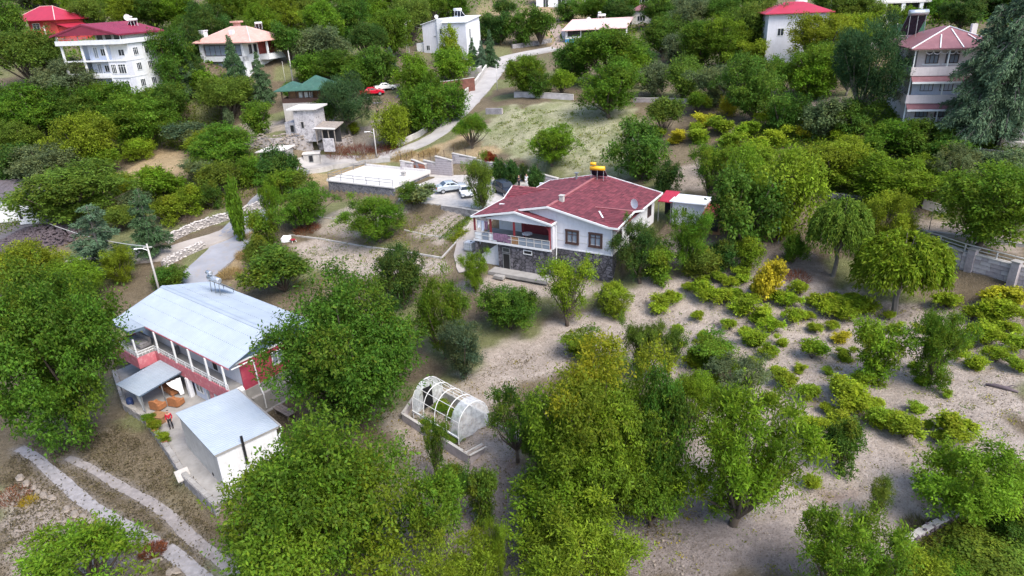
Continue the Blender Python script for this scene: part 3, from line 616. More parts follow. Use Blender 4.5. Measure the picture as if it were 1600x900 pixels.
GRN = dict(dark=(.064,.15,.018), deep=(.043,.108,.022), mid=(.085,.182,.015), fresh=(.122,.23,.015), lime=(.185,.275,.018), olive=(.11,.18,.024), grey=(.12,.17,.078), blue=(.066,.12,.066), pine=(.038,.088,.03), yellow=(.36,.335,.022), gold=(.18,.24,.016), red=(.2,.012,.014), spring=(.15,.265,.016), cedar=(.065,.118,.064))
NAMES = dict(walnut='broadleaf_tree', golden='broadleaf_tree', mid='broadleaf_tree', feather='fruit_tree', airy='fruit_tree', far='broadleaf_tree', shrub='shrub', vine='vine', dome='shrub', column='poplar_tree', cone='broadleaf_tree', willow='willowy_tree', pine='pine_tree', cedar='cedar_tree', spruce='spruce_tree', sparse_cedar='cedar_tree')
CROWN_B = dict(walnut=.42, golden=.44, mid=.4, feather=.42, airy=.38, far=.42, shrub=.45, vine=.45, dome=.48, column=.48, cone=.47, willow=.45, pine=.4, cedar=.42, spruce=.45, sparse_cedar=.42)
def proj(p):
    v = np.array(p)-CAM; w = v@fwd; return 800+FOC*(v@rgt)/w, 450-FOC*(v@upv)/w
trng = random.Random(7); LABELS = {}
def tree(kind, cx, ytop, ybase, w, col, label, group=None, bx=None, var=None, hscale=1.0):
    """plant a tree whose foot is seen at (bx, ybase) in the photo and whose crown is w pixels wide and reaches up to ytop"""
    bx = cx if bx is None else bx; kb = CROWN_B[kind]; b0 = bx
    for it in range(3):                                   # foot moves sideways until the crown stands over cx
        g = ground(bx, ybase); h = 1.0
        for _ in range(6):
            cc = g+[0, 0, h*(1-kb)]; dc = np.linalg.norm(cc-CAM); th = math.asin((CAMH-cc[2])/dc); W = w*dc/FOC*(1.03-.1*min(max((85-dc)/40, 0), 1))
            s_ = math.hypot(kb*h*math.cos(th), W*.46*math.sin(th))*FOC/dc          # half height of the crown in the picture
            yc = proj(cc)[1]; err = (yc-s_)-ytop; h = min(max(h+err*dc/FOC/math.cos(th), .12*W, .2), 40)
        bx += cx-proj(g+[0, 0, h*(1-kb)])[0]
    h = max(h, W*(.16 if kind == 'vine' else .3))*hscale
    arch_ = 'mid' if kind == 'far' and W > 8.5 else kind
    L = ARCH[arch_]; t, c = L[(trng.randrange(len(L)) if var is None else var) % len(L)]
    cat = 'shrub' if kind in ('shrub', 'dome') else 'vine' if kind == 'vine' else 'tree'
    root = thing(NAMES[kind], label, cat, (g[0], g[1], g[2]-.02), trng.uniform(0, 6.283), group)
    root.scale = (W, W, h)
    k = GRN[col] if isinstance(col, str) else col
    j = [1+trng.uniform(-.1, .1) for _ in range(3)]; m = 1+trng.uniform(-.12, .12)
    for nm, dat in (('trunk', t), ('crown', c)):
        o = bpy.data.objects.new(nm, dat); COL.objects.link(o); o.parent = root; m *= 1.2 if kind == 'vine' and nm == 'trunk' else 1.0; o.color = (k[0]*j[0]*m, k[1]*m, k[2]*j[2]*m, 1)
    LABELS.setdefault(label, []).append(root); return root
# ------------------------------------------------------------------ trees: kind, crown centre x, top y, foot y, width, colour, label
G_FAR, G_LEFT, G_ORCH, G_RIGHT = 'trees on the far hillside', 'trees on the left slope', 'orchard trees between the houses', 'trees below the pink house'
TREES = [
# foreground giants
('walnut',76,446,690,194,(.07,.15,.015),'huge dark green tree left of the blue-roofed house, cut by the left edge',None,150,0),
('walnut',546,425,668,250,(.066,.148,.016),'huge round dark green tree right of the blue-roofed house',None,552,1),
('walnut',494,648,915,296,(.105,.2,.014),'huge bright green tree in front of the small shed',None,480,2),
('golden',936,545,800,252,(.125,.215,.014),'big tree with yellowing top right of the greenhouse',None,940,0),
('mid',1032,596,800,96,'dark','dark green tree merging into the right side of the yellowing tree',None,1030,1),
('feather',1158,602,820,212,(.13,.23,.015),'wide feathery light green tree in the middle of the lower right orchard',None,1165,1),
('mid',882,718,850,178,'fresh','bushy mid green tree just below the yellowing tree',None,890,0),
('mid',1020,720,820,110,'mid','dark lower tree right of the bushy tree below the yellowing tree',None,1015,2),
('feather',908,800,955,220,'lime','light yellow-green feathery tree cut by the bottom edge at centre',None,905,1),
('feather',735,830,960,150,'lime','bright yellow-green tree cut by the bottom edge right of the huge bright green tree',None,740,3),
('feather',775,820,930,40,'lime','narrow pointed yellow-green sapling at the bottom edge',None,775,0),
('airy',130,815,945,170,'fresh','fine-leaved light green tree at the bottom left corner below the wheel tracks',None,155,0),
('airy',672,740,878,130,'mid','thin open tree with bare curved limbs right of the huge bright green tree',None,655,0),
('airy',678,655,752,48,'dark','thin dark sapling in front of the concrete bed wall',None,672,1),
('shrub',752,730,822,58,'dark','dark small tree at the end of the concrete bed wall',None,748,2),
('shrub',712,725,770,60,'dark','dark leafy shrub under the thin dark sapling',None,715,0),
('feather',1318,800,960,172,'fresh','bright green feathery tree cut by the bottom edge near the low wall',None,1325,1),
('shrub',1440,868,925,70,'lime','yellow-green shrub at the bottom edge beside the bright feathery tree'),
('mid',1520,694,812,140,'spring','bright green round tree behind the low wall at lower right',None,1530,4),
('shrub',1320,658,736,68,'dark','dark green rounded small tree on bare soil in the lower vineyard',None,1325,0),
('airy',1374,750,815,42,'olive','thin twiggy shrub with upright stems near the low wall',None,1372,1),
('airy',806,600,722,92,'dark','dark open tree beside the right end of the greenhouse',None,795,2),
('mid',845,660,740,60,'mid','mid green tree between greenhouse and yellowing tree',None,840,2),
('shrub',1590,725,790,60,'olive','olive green bush cut by the right edge at lower right'),
('shrub',1540,838,880,100,'olive','low tangled bush in the bottom right corner'),
('shrub',1490,862,895,70,'mid','low green bush under the low wall at lower right'),
('shrub',1590,800,850,60,'dark','dark bush at the right edge below the bright round tree'),
# centre orchard
('mid',626,388,482,84,'deep','dark leafy tree standing left of the two willow-green trees',None,632,0),
('feather',690,430,560,100,'mid','wispy mid green tree behind the greenhouse, left of a pair',None,680,1),
('feather',722,490,592,92,'blue','wispy grey-green tree just behind the greenhouse',None,720,3),
('feather',741,393,456,50,'fresh','small light green tree at the foot of the driveway',None,741,0),
('mid',797,440,512,98,'dark','dark low-branched fruit tree below the stone basement',None,797,5),
('airy',886,405,508,88,'spring','light green open tree in front of the stone basement',None,878,1),
('dome',960,442,494,58,'lime','neat round bright green bush on bare soil',None,962,0),
('shrub',945,455,490,30,'blue','small dark bluish bush touching the round bright bush'),
('shrub',910,515,556,70,'mid','green bush poking up behind the yellowing tree'),
('feather',1003,495,592,66,'olive','thin feathery tree above the yellowing tree',None,1003,0),
('airy',1045,510,595,60,'olive','thin sparse tree with bare twigs right of the feathery one',None,1040,1),
('feather',1085,580,668,96,'fresh','small spreading tree with forked dark trunk beside the yellowing tree',None,1080,2),
('shrub',1120,525,575,80,'mid','spreading green bush on the slope right of the thin feathery tree'),
('airy',1155,550,620,90,'grey','grey-green sparse tree over bare soil at centre right',None,1155,2),
('shrub',437,388,455,104,'dark','broad dark green tree behind the blue roof',None,437,1),
('feather',590,303,378,104,'mid','dense wide green fruit tree in the vegetable garden',None,590,1),
('mid',470,290,356,80,'mid','green tree with leaning trunk at the left of the vegetable garden',None,480,1),
('feather',751,245,330,52,'olive','tall slim tree in front of the parked cars',None,752,0),
('mid',862,195,260,70,'fresh','small tree with forked trunk at the front edge of the pasture',None,856,1),
('mid',952,96,184,94,'mid','lone tree with dark crooked trunk in the pasture',None,942,1),
('feather',737,180,232,54,'mid','small tree between the road and the pasture',None,735,2),
('far',998,190,282,86,'dark','big dark green tree at the right end of the pasture behind the red roof',None,988,0),
('far',1042,252,302,42,'deep','small dark tree behind the red roof',None,1040,2),
('shrub',1040,155,212,60,'olive','small loose tree at the right edge of the pasture',None,1046,1),
('airy',1112,228,318,62,'mid','open tree with bare forked trunk behind the white-roofed shed',None,1113,1),
('far',1165,268,392,105,'dark','large dark tree right of the rusty shed',None,1168,0),
('far',1168,232,330,66,'fresh','mid green tree behind the rusty shed',None,1160,3),
('far',1232,240,372,96,'lime','bright yellow-green tree in the middle of the right slope',None,1232,2),
('far',1300,218,290,96,'gold','golden green spreading tree on the upper right slope',None,1300,1),
('mid',1402,246,325,132,'fresh','broad mid green tree above the terrace walls',None,1402,4),
('airy',1490,232,302,60,'grey','whitish grey-green bush left of the rounded terrace tree',None,1490,2),
('mid',1545,268,390,130,(.1,.19,.014),'large rounded tree on the terrace at the right edge',None,1543,0),
('willow',1312,312,432,92,(.15,.24,.03),'weeping light green tree on the right slope',None,1312,0),
('feather',1388,300,400,84,'lime','bright yellow-green feathery tree above the weeping tree',None,1385,1),
('willow',1412,365,490,132,'fresh','large drooping green tree in front of the retaining wall',None,1405,1),
('shrub',1375,508,598,76,'fresh','green pointed small tree in the vineyard, left of a pair',None,1388,2),
('mid',1468,494,602,68,'mid','dense dark small tree in the vineyard, right of a pair',None,1460,3),
('feather',1002,342,442,80,'deep','dark feathery tree hiding the right corner of the white house',None,985,1),
('feather',1078,328,432,68,'mid','green tree in front of the white-roofed shed',None,1080,0),
('shrub',1030,380,440,66,'mid','bushy small tree below the dark feathery tree'),
('shrub',1098,385,432,60,'olive','olive bush under the tree in front of the white-roofed shed'),
('shrub',1168,372,428,46,'lime','yellow-green bush in the shade right of the sheds'),
('shrub',1130,375,425,50,'deep','dark low bush between the olive and yellow-green bushes'),
('vine',1196,405,476,48,'yellow','tall bright yellow bush at the top of the vineyard'),
('shrub',1240,365,412,40,'mid','small tree under the yellowish green tree on the right slope'),
('shrub',870,690,712,30,'dark','small dark bush at the end of the garden wall'),
# left strip by the lane
('column',367,288,378,24,'fresh','slim pale green poplar beside the lane',None,369,0),
('sparse_cedar',226,298,400,64,'pine','sparse dark cedar with level branches above the concrete path',None,232,0),
('sparse_cedar',148,325,430,100,'blue','wide blue-green cedar beside the path',None,150,1),
('feather',182,388,446,46,'lime','yellow-green young tree beside the wide blue-green cedar',None,185,0),
('mid',32,388,472,90,'gold','yellowing tree at the left edge below the stone heap',None,35,0),
('mid',105,415,480,90,'fresh','light green tree beside the yellowing tree at the left edge',None,105,2),
('shrub',265,415,450,46,'dark','dark bush behind the left corner of the blue roof'),
('shrub',412,330,400,50,'mid','green bush right of the lane'),
('shrub',405,370,415,44,'olive','olive bush right of the lane above the blue roof'),
('shrub',432,268,318,50,'mid','leafy bush beside the upper bend of the lane'),
('far',438,232,296,60,'deep','dark green tree below the stone terrace wall',None,438,1),
('feather',420,285,350,34,'fresh','upright light green bush at the lane bend'),
('shrub',460,268,305,60,'olive','loose bush left of the raised terrace'),
('vine',655,288,318,44,'grey','grey-green climber on the corner of the raised terrace'),
('shrub',640,285,318,40,'dark','dark bush against the wall of the raised terrace'),
# thuja hedge and red shrub
('column',781,250,290,24,'deep','dark hedge shrub next to the red shrub'),
('column',800,252,292,24,'deep','dark hedge shrub between two others beside the cars'),
('column',838,262,304,24,'deep','dark hedge shrub at the right end of the row beside the cars'),
('shrub',818,256,284,20,'pine','shadowy hedge shrub behind the two standing people'),
('shrub',762,236,262,28,'red','dark red shrub on the stepped wall'),
# left slope
('far',100,262,352,140,'olive','big olive green tree above the stone heap',None,95,1),
('far',75,232,300,90,'grey','grey-green tree above the big olive tree'),
('far',135,186,272,80,'gold','yellow-green tree on the left slope under the white house'),
('far',345,200,262,94,'mid','dark spreading tree left of the stone wall under the tower'),
('far',215,150,235,96,'mid','large dark round tree in the middle of the left slope'),
('far',20,232,300,60,'deep','dark tree at the left edge above the asphalt yard'),
('far',25,195,250,60,'olive','olive tree at the left edge, upper slope'),
('far',45,140,215,84,'mid','mid green tree on the left slope below the slim pole'),
('far',120,140,215,90,'dark','dark green tree below the white house with burgundy roof'),
('far',175,135,205,70,'mid','mid green tree right of the dark one below the white house'),
('far',250,135,195,76,'dark','dark green tree below the tall house, right side'),
('far',5,140,200,40,'dark','dark tree cut by the left edge in the upper wood'),
('far',42,58,140,80,'olive','big brownish green tree left of the slim pole'),
('far',12,5,75,36,'dark','dark tree in the top left corner'),
('far',62,62,105,44,'mid','tree in front of the red house'),
('spruce',85,84,122,26,'blue','small bluish spruce beside the slim pole'),
('far',102,100,165,84,'grey','pale grey-green tree in front of the white house'),
('far',205,98,155,48,'deep','dark small tree hiding the foot of the white house'),
('far',258,56,150,70,'dark','tall dark tree right of the white house'),
('spruce',292,75,150,44,'pine','dark conifer beside the tall dark tree'),
('spruce',364,60,150,50,'pine','dark pointed conifer in front of the salmon-roofed house'),
('spruce',405,85,160,44,'pine','dark conifer at the right corner of the salmon-roofed house'),
('far',306,88,140,26,'deep','dark tree left of the salmon-roofed house'),
('far',328,112,155,52,'fresh','bright green tree below the salmon-roofed house'),
('far',352,125,190,74,'olive','dull olive tree below the dark pointed conifer'),
('far',398,163,212,46,'mid','round green tree left of the stone tower'),
('column',357,170,200,13,'grey','slim grey-green sapling on the left slope'),
('shrub',290,194,232,64,'blue','bluish grey thicket on the left slope'),
('shrub',322,204,240,58,'lime','yellow-green bush below the bluish thicket'),
('shrub',216,218,250,40,'lime','yellow-green bush at the top of the dry clearing'),
('shrub',188,272,306,42,'lime','yellow-green bush in the dry clearing'),
('shrub',240,262,312,70,'fresh','wide green bush on the right of the dry clearing'),
('shrub',296,292,334,50,'lime','round yellow-green bush above the lane wall'),
('shrub',262,308,350,50,'gold','yellow-green bush left of the lane wall'),
('shrub',215,300,335,44,'grey','grey-green bush below the dry clearing'),
('shrub',312,252,290,44,'grey','dull grey bush in the upper clearing'),
('shrub',345,255,305,60,'olive','olive bush above the lane'),
('shrub',390,245,290,44,'mid','mid green bush near the low white building'),
('shrub',330,285,325,40,'dark','dark green bush above the stone lane wall'),
('shrub',185,325,362,56,'olive','olive thicket left of the sparse cedar'),
('shrub',160,235,275,50,'fresh','fresh green bush left of the dry clearing'),
('shrub',262,272,300,34,'olive','small olive bush in the clearing'),
# around the tower and road
('pine',540,120,212,74,'pine','round dark olive pine beside the green-roofed gazebo',None,545,0),
('shrub',505,158,205,44,'deep','dark ivy mass against the stone tower'),
('shrub',551,190,210,20,'lime','small yellow-green bush beside the pergola'),
('far',612,166,230,52,'gold','yellow-green tree beside the street lamp',None,612,3),
('far',640,142,208,52,'mid','tree with visible trunk beside the road, left of a pair',None,640,0),
('far',668,134,205,58,'mid','tree with visible trunk beside the road, right of a pair',None,668,2),
('far',702,128,190,54,'mid','green tree against the red-brown retaining wall'),
('far',645,88,152,56,'fresh','fresh green tree behind the red car'),
('spruce',610,74,115,30,'pine','dark conifer above the parked red car'),
('far',590,76,135,60,'dark','dark tree above the parked red car'),
('far',530,80,128,76,'dark','dark tree behind the green-roofed gazebo'),
('far',485,86,130,54,'mid','green tree behind the stone tower'),
('far',562,95,140,50,'mid','mid green tree left of the red car'),
('far',670,112,160,40,'mid','small tree left of the red-brown wall'),
('cone',703,44,105,40,'lime','pale yellow-green pointed tree in front of the boxy white house'),
('far',706,78,130,58,'fresh','rounded green tree at the foot of the pale pointed tree'),
('spruce',738,60,104,24,'pine','blue-green spruce right of the boxy white house, left of three'),
('spruce',752,64,106,24,'blue','blue-green spruce right of the boxy white house, middle of three'),
('spruce',765,48,104,32,'pine','blue-green spruce right of the boxy white house, right of three'),
('far',760,25,68,40,'deep','dark tree behind the boxy white house'),
('far',782,22,70,40,'deep','dark tree left of the bend in the road'),
('far',812,20,72,44,'dark','dark dense tree above the road bend, left of a pair'),
('far',842,14,72,46,'dark','dark dense tree above the road bend, right of a pair'),
('far',790,0,30,34,'deep','dark tree beside the straw-coloured slope'),
('far',818,90,150,66,'fresh','light green tree at the road side above the pasture',None,820,0),
('far',842,112,152,36,'dark','small dark tree on the pasture wall'),
('far',876,110,150,38,'lime','small yellow-green tree on the pasture wall'),
('far',945,50,132,116,'mid','large spreading tree in front of the long pink roof'),
('far',895,75,130,60,'dark','dark shrubby tree by the road below the long pink roof'),
('far',985,82,138,52,'fresh','fresh green tree behind the lone pasture tree'),
('far',1035,28,90,60,'dark','dark tree right of the long pink roof'),
('far',1022,100,150,44,'grey','grey bushy tree behind the pasture'),
('far',1070,92,156,56,'olive','olive tree at the far end of the pasture'),
('far',1122,106,168,76,'grey','silvery grey-green tree right of the pasture'),
('far',1178,92,192,84,'dark','dark tree with slanting trunk on the upper right slope',None,1178,1),
('shrub',1088,145,180,36,'fresh','bright bush right of the pasture'),
('shrub',1138,152,182,28,'yellow','yellow bush below the silvery tree'),
('far',1095,38,110,70,'mid','mid green tree on the upper middle hillside'),
('far',1140,30,112,66,'fresh','fresh green tree on the upper middle hillside'),
('far',1180,10,100,66,'olive','tall olive green tree left of the red-roofed house'),
('far',1178,65,112,46,'gold','yellow-green tree below the tall olive one'),
('far',1218,14,98,44,'grey','grey-green tree in front of the red-roofed house'),
('far',1080,0,58,56,'grey','grey-green tree at the top middle'),
('far',1125,0,50,50,'dark','dark tree at the top middle'),
('far',1160,-10,30,40,'dark','dark tree at the top edge left of the red roof'),
('far',1285,30,112,86,'gold','yellow-green tree right of the red-roofed house'),
('far',1340,28,100,70,'lime','yellow-green tree beside the one near the red-roofed house'),
('far',1335,-5,48,76,'olive','olive tree in front of the green fence'),
('far',1280,75,150,76,'mid','dark green tree below the yellow-green ones'),
('far',1270,98,156,56,'fresh','light round tree on the upper right slope'),
('far',1222,92,150,50,'mid','mid green tree below the red-roofed house'),
('far',1415,16,60,44,'fresh','fresh green tree above the pink house'),
('far',1508,-5,50,56,'deep','dark tree above the pink house'),
('pine',1358,42,200,98,'pine','large dark pine left of the pink house',None,1352,0),
('pine',1330,60,150,50,'pine','dark pine crown behind the large pine',None,1330,1),
('cedar',1545,30,228,118,'cedar','big blue-green cedar in front of the pink house',None,1515,0),
('cedar',1600,-20,232,120,'cedar','second big cedar at the right edge',None,1558,1),
('far',1395,188,240,70,'mid','green bush tree at the foot of the pink house, left'),
('far',1455,192,238,60,'olive','olive bush tree at the foot of the pink house'),
('far',1330,160,215,60,'dark','dark bush left of the pine trunk'),
('far',1560,235,285,70,'grey','grey-green tree behind the rounded terrace tree'),
('far',1480,215,262,70,'dark','dark green tree below the cedar trunks'),
('far',1345,215,268,60,'mid','green tree below the pine trunk'),
('far',1225,150,210,56,'dark','dark tree in the middle of the upper right slope'),
('far',1290,155,215,66,'grey','grey-green tree right of the dark slanting tree'),
('shrub',1180,228,265,54,'lime','yellow-green bush above the yellowish green tree'),
('shrub',1250,235,272,54,'fresh','fresh green bush above the yellowish green tree'),
('shrub',1130,235,272,50,'lime','yellow-green bush behind the open forked tree'),
]
TREES2 = [  # far wood along the top edge
(440,0,62,56,'gold'),(470,-8,50,50,'olive'),(505,8,72,60,'fresh'),(545,0,66,60,'dark'),(580,-10,50,54,'fresh'),(610,20,90,64,'mid'),(640,2,72,56,'olive'),(672,-12,42,44,'mid'),(575,40,98,60,'deep'),
(445,40,100,50,'dark'),(478,48,100,50,'grey'),(515,45,104,54,'grey'),(410,10,66,50,'fresh'),(385,-5,50,50,'fresh'),(350,-5,52,54,'mid'),(320,10,82,60,'deep'),(280,-5,50,60,'fresh'),(235,-5,48,56,'dark'),(195,-8,48,54,'gold'),
(155,-5,45,50,'fresh'),(135,4,56,50,'olive'),(115,-5,36,36,'fresh'),(40,-14,14,40,'grey'),(75,-16,14,40,'mid'),(545,-14,30,50,'mid'),(500,-16,26,46,'fresh'),(620,-14,28,46,'fresh'),(690,-6,26,36,'dark'),(715,-8,24,34,'mid'),
(890,0,34,40,'dark'),(930,-6,36,56,'mid'),(965,0,44,44,'deep'),(985,-8,24,40,'mid'),(1030,-4,44,50,'dark'),(1050,-12,34,46,'grey'),(1195,-14,12,40,'mid'),(1290,-14,26,40,'dark'),(1440,-10,24,50,'dark'),(1550,-20,30,70,'deep'),(1470,0,36,40,'mid'),(1590,-30,30,60,'deep'),
(300,40,92,34,'deep'),(285,30,72,36,'dark'),(385,30,70,30,'olive'),(1060,55,100,44,'grey'),(1000,70,118,50,'deep'),(460,130,160,40,'dark'),(260,-20,24,50,'mid'),(420,-20,30,50,'mid'),(460,-24,20,50,'olive'),(350,-24,20,50,'fresh'),(660,-22,18,44,'fresh'),(180,-24,18,50,'mid'),(1110,-24,18,50,'mid'),(1010,-22,10,44,'grey'),(950,-24,10,44,'mid'),
]
CN = dict(dark='dark green', deep='very dark green', mid='mid green', fresh='fresh green', lime='yellow-green', olive='olive green', grey='grey-green', gold='golden green', yellow='yellow', blue='blue-green', pine='blackish green', spring='bright green')
for T in TREES: tree(*T[:6], T[6], *T[7:8], **dict(zip(('bx', 'var'), T[8:10])))
LM = [('the red house',60,40),('the tall white house',165,70),('the salmon-roofed house',378,85),('the lattice pole',636,55),('the boxy white house',705,50),('the long pink roof',930,40),('the hut with brown roof',1000,25),('the red-roofed house',1245,35),('the pink house',1465,110),('the small white house at the top',865,3),('the green fence',1400,20)]
def where(x, y, used={}):
    """a phrase that finds a thing from the nearest landmark of the photograph"""
    L = sorted(LM, key=lambda l: math.hypot(l[1]-x, (l[2]-y)*1.3)); n, lx, ly = L[0]
    s = ('above' if y < ly-12 and abs(x-lx) < 40 else 'below' if y > ly+12 and abs(x-lx) < 40 else 'left of' if x < lx else 'right of')
    return s, n
for i, (cx, yt, yb, w, c) in enumerate(TREES2):
    s, n = where(cx, (yt+yb)/2); lab = f'{CN[c]} tree {s} {n}'
    L = sum(1 for k in LABELS if k.startswith(lab))
    if L: lab += (', next one along' if L == 1 else ', third one along' if L == 2 else ', fourth one along' if L == 3 else ', farthest one along')
    tree('far', cx, yt, max(yb, 8 if yb < 8 else yb), w, c, lab, G_FAR)
# vineyard: every vine stock by itself
VINES = [(1030,488,50,'mid'),(1052,475,40,'spring'),(1105,470,56,'mid'),(1128,475,50,'fresh'),(1160,490,60,'lime'),(1192,500,50,'mid'),(1150,470,40,'lime'),(1210,470,40,'mid'),(1235,480,46,'lime'),(1205,520,50,'lime'),(1180,540,54,'fresh'),
 (1240,505,44,'gold'),(1290,490,56,'lime'),(1320,500,60,'fresh'),(1350,490,60,'mid'),(1275,520,30,'gold'),(1312,535,34,'yellow'),(1270,560,56,'spring'),(1320,560,36,'gold'),(1200,560,40,'mid'),(1232,605,54,'fresh'),(1265,625,50,'gold'),(1320,620,60,'olive'),(1345,600,44,'gold'),
 (1335,645,80,'mid'),(1375,665,60,'mid'),(1415,685,70,'olive'),(1270,680,60,'fresh'),(1310,670,54,'fresh'),(1435,645,34,'gold'),(1495,690,76,'olive'),(1270,760,40,'mid'),(1545,540,64,'lime'),(1590,550,50,'gold'),(1565,480,70,'yellow'),(1570,505,70,'gold'),(1480,480,50,'olive'),
 (1525,575,44,'gold'),(1110,560,56,'mid'),(1085,575,50,'olive'),(1150,590,50,'fresh'),(1250,460,40,'gold'),(1160,440,40,'gold'),(1125,440,34,'olive'),(1440,600,34,'spring'),(1400,520,30,'lime'),
 (1100,200,46,'yellow'),(1130,210,54,'lime'),(1165,215,50,'gold'),(1060,222,40,'yellow'),(1200,200,50,'lime'),(1215,225,50,'gold'),(1090,222,50,'lime'),(1260,215,44,'yellow'),(1245,190,50,'lime'),(1030,215,34,'gold'),(1290,205,40,'gold'),(1140,232,50,'fresh'),(1185,238,46,'lime'),(1320,230,44,'lime')]
VINES += [(1058, 520, 26, 'lime'), (1090, 500, 30, 'fresh'), (1140, 515, 34, 'lime'), (1165, 525, 28, 'gold'), (1222, 540, 30, 'lime'), (1180, 455, 30, 'gold'), (1205, 440, 26, 'lime'), (1270, 475, 30, 'lime'), (1262, 500, 26, 'fresh'), (1300, 470, 30, 'gold'), (1335, 475, 34, 'lime'), (1300, 515, 26, 'lime'), (1250, 580, 26, 'gold'), (1215, 585, 28, 'lime'), (1295, 585, 22, 'gold'), (1180, 575, 34, 'fresh'), (1120, 600, 30, 'lime'), (1160, 620, 34, 'fresh'), (1205, 630, 30, 'lime'), (1235, 650, 32, 'fresh'), (1290, 645, 30, 'lime'), (1300, 700, 30, 'fresh'), (1365, 640, 36, 'lime'), (1400, 660, 36, 'olive'), (1450, 670, 26, 'lime'), (1470, 690, 34, 'fresh'), (1440, 520, 26, 'gold'), (1520, 500, 40, 'lime'), (1545, 510, 44, 'gold'), (1580, 525, 40, 'lime'), (1510, 545, 34, 'lime'), (1560, 565, 44, 'fresh'), (1595, 580, 40, 'lime'), (1495, 560, 22, 'gold'), (1075, 455, 26, 'gold'), (1095, 445, 30, 'lime'), (1140, 450, 34, 'lime'), (1060, 545, 30, 'fresh'), (1100, 535, 34, 'lime'), (1390, 500, 26, 'gold'), (1430, 575, 22, 'lime'), (1480, 620, 20, 'gold')]
VLM = [('the round bright bush',960,468),('the tall yellow bush',1196,440),('the drooping tree',1412,430),('the pointed small tree',1378,552),('the dense dark small tree',1468,548),('the wide feathery tree',1175,700),('the dark rounded small tree',1320,695),('the bright round tree',1512,750),('the retaining wall',1540,410),('the spreading bush',1120,550),('the silvery tree',1122,135),('the small loose tree',1040,185),('the pine trunk',1355,190)]
VINES.sort(key=lambda v: min(math.hypot(l[1]-v[0], (l[2]-v[1])*1.5) for l in VLM if (l[2] < 200) == (v[1] < 260)))
for (x, y, w, c) in VINES:
    up = y < 260; L = sorted([l for l in VLM if (l[2] < 200) == up], key=lambda l: math.hypot(l[1]-x, (l[2]-y)*1.5))
    dx, dy = x-L[0][1], (y-L[0][2])*1.5
    s = ('right of' if dx > 0 else 'left of') if abs(dx) > abs(dy) else ('below' if dy > 0 else 'above')
    c = {'mid': 'fresh', 'olive': 'lime', 'fresh': 'lime', 'gold': 'lime'}.get(c, c); lab = f'low {CN[c]} vine {s} {L[0][0]}' + (' up the slope' if up else ''); k = sum(1 for q in LABELS if q == lab or q.startswith(lab+','))
    if k: lab += ', ' + ('second', 'third', 'fourth', 'fifth', 'sixth', 'seventh', 'eighth', 'ninth', 'tenth', 'eleventh', 'twelfth')[min(k-1, 10)] + ' one out'
    tree('vine', x, y-w*.5, y, w*.76, {'mid': 'fresh', 'olive': 'lime', 'fresh': 'lime', 'gold': 'lime'}.get(c, c), lab, 'vines on bare soil', hscale=1.05)
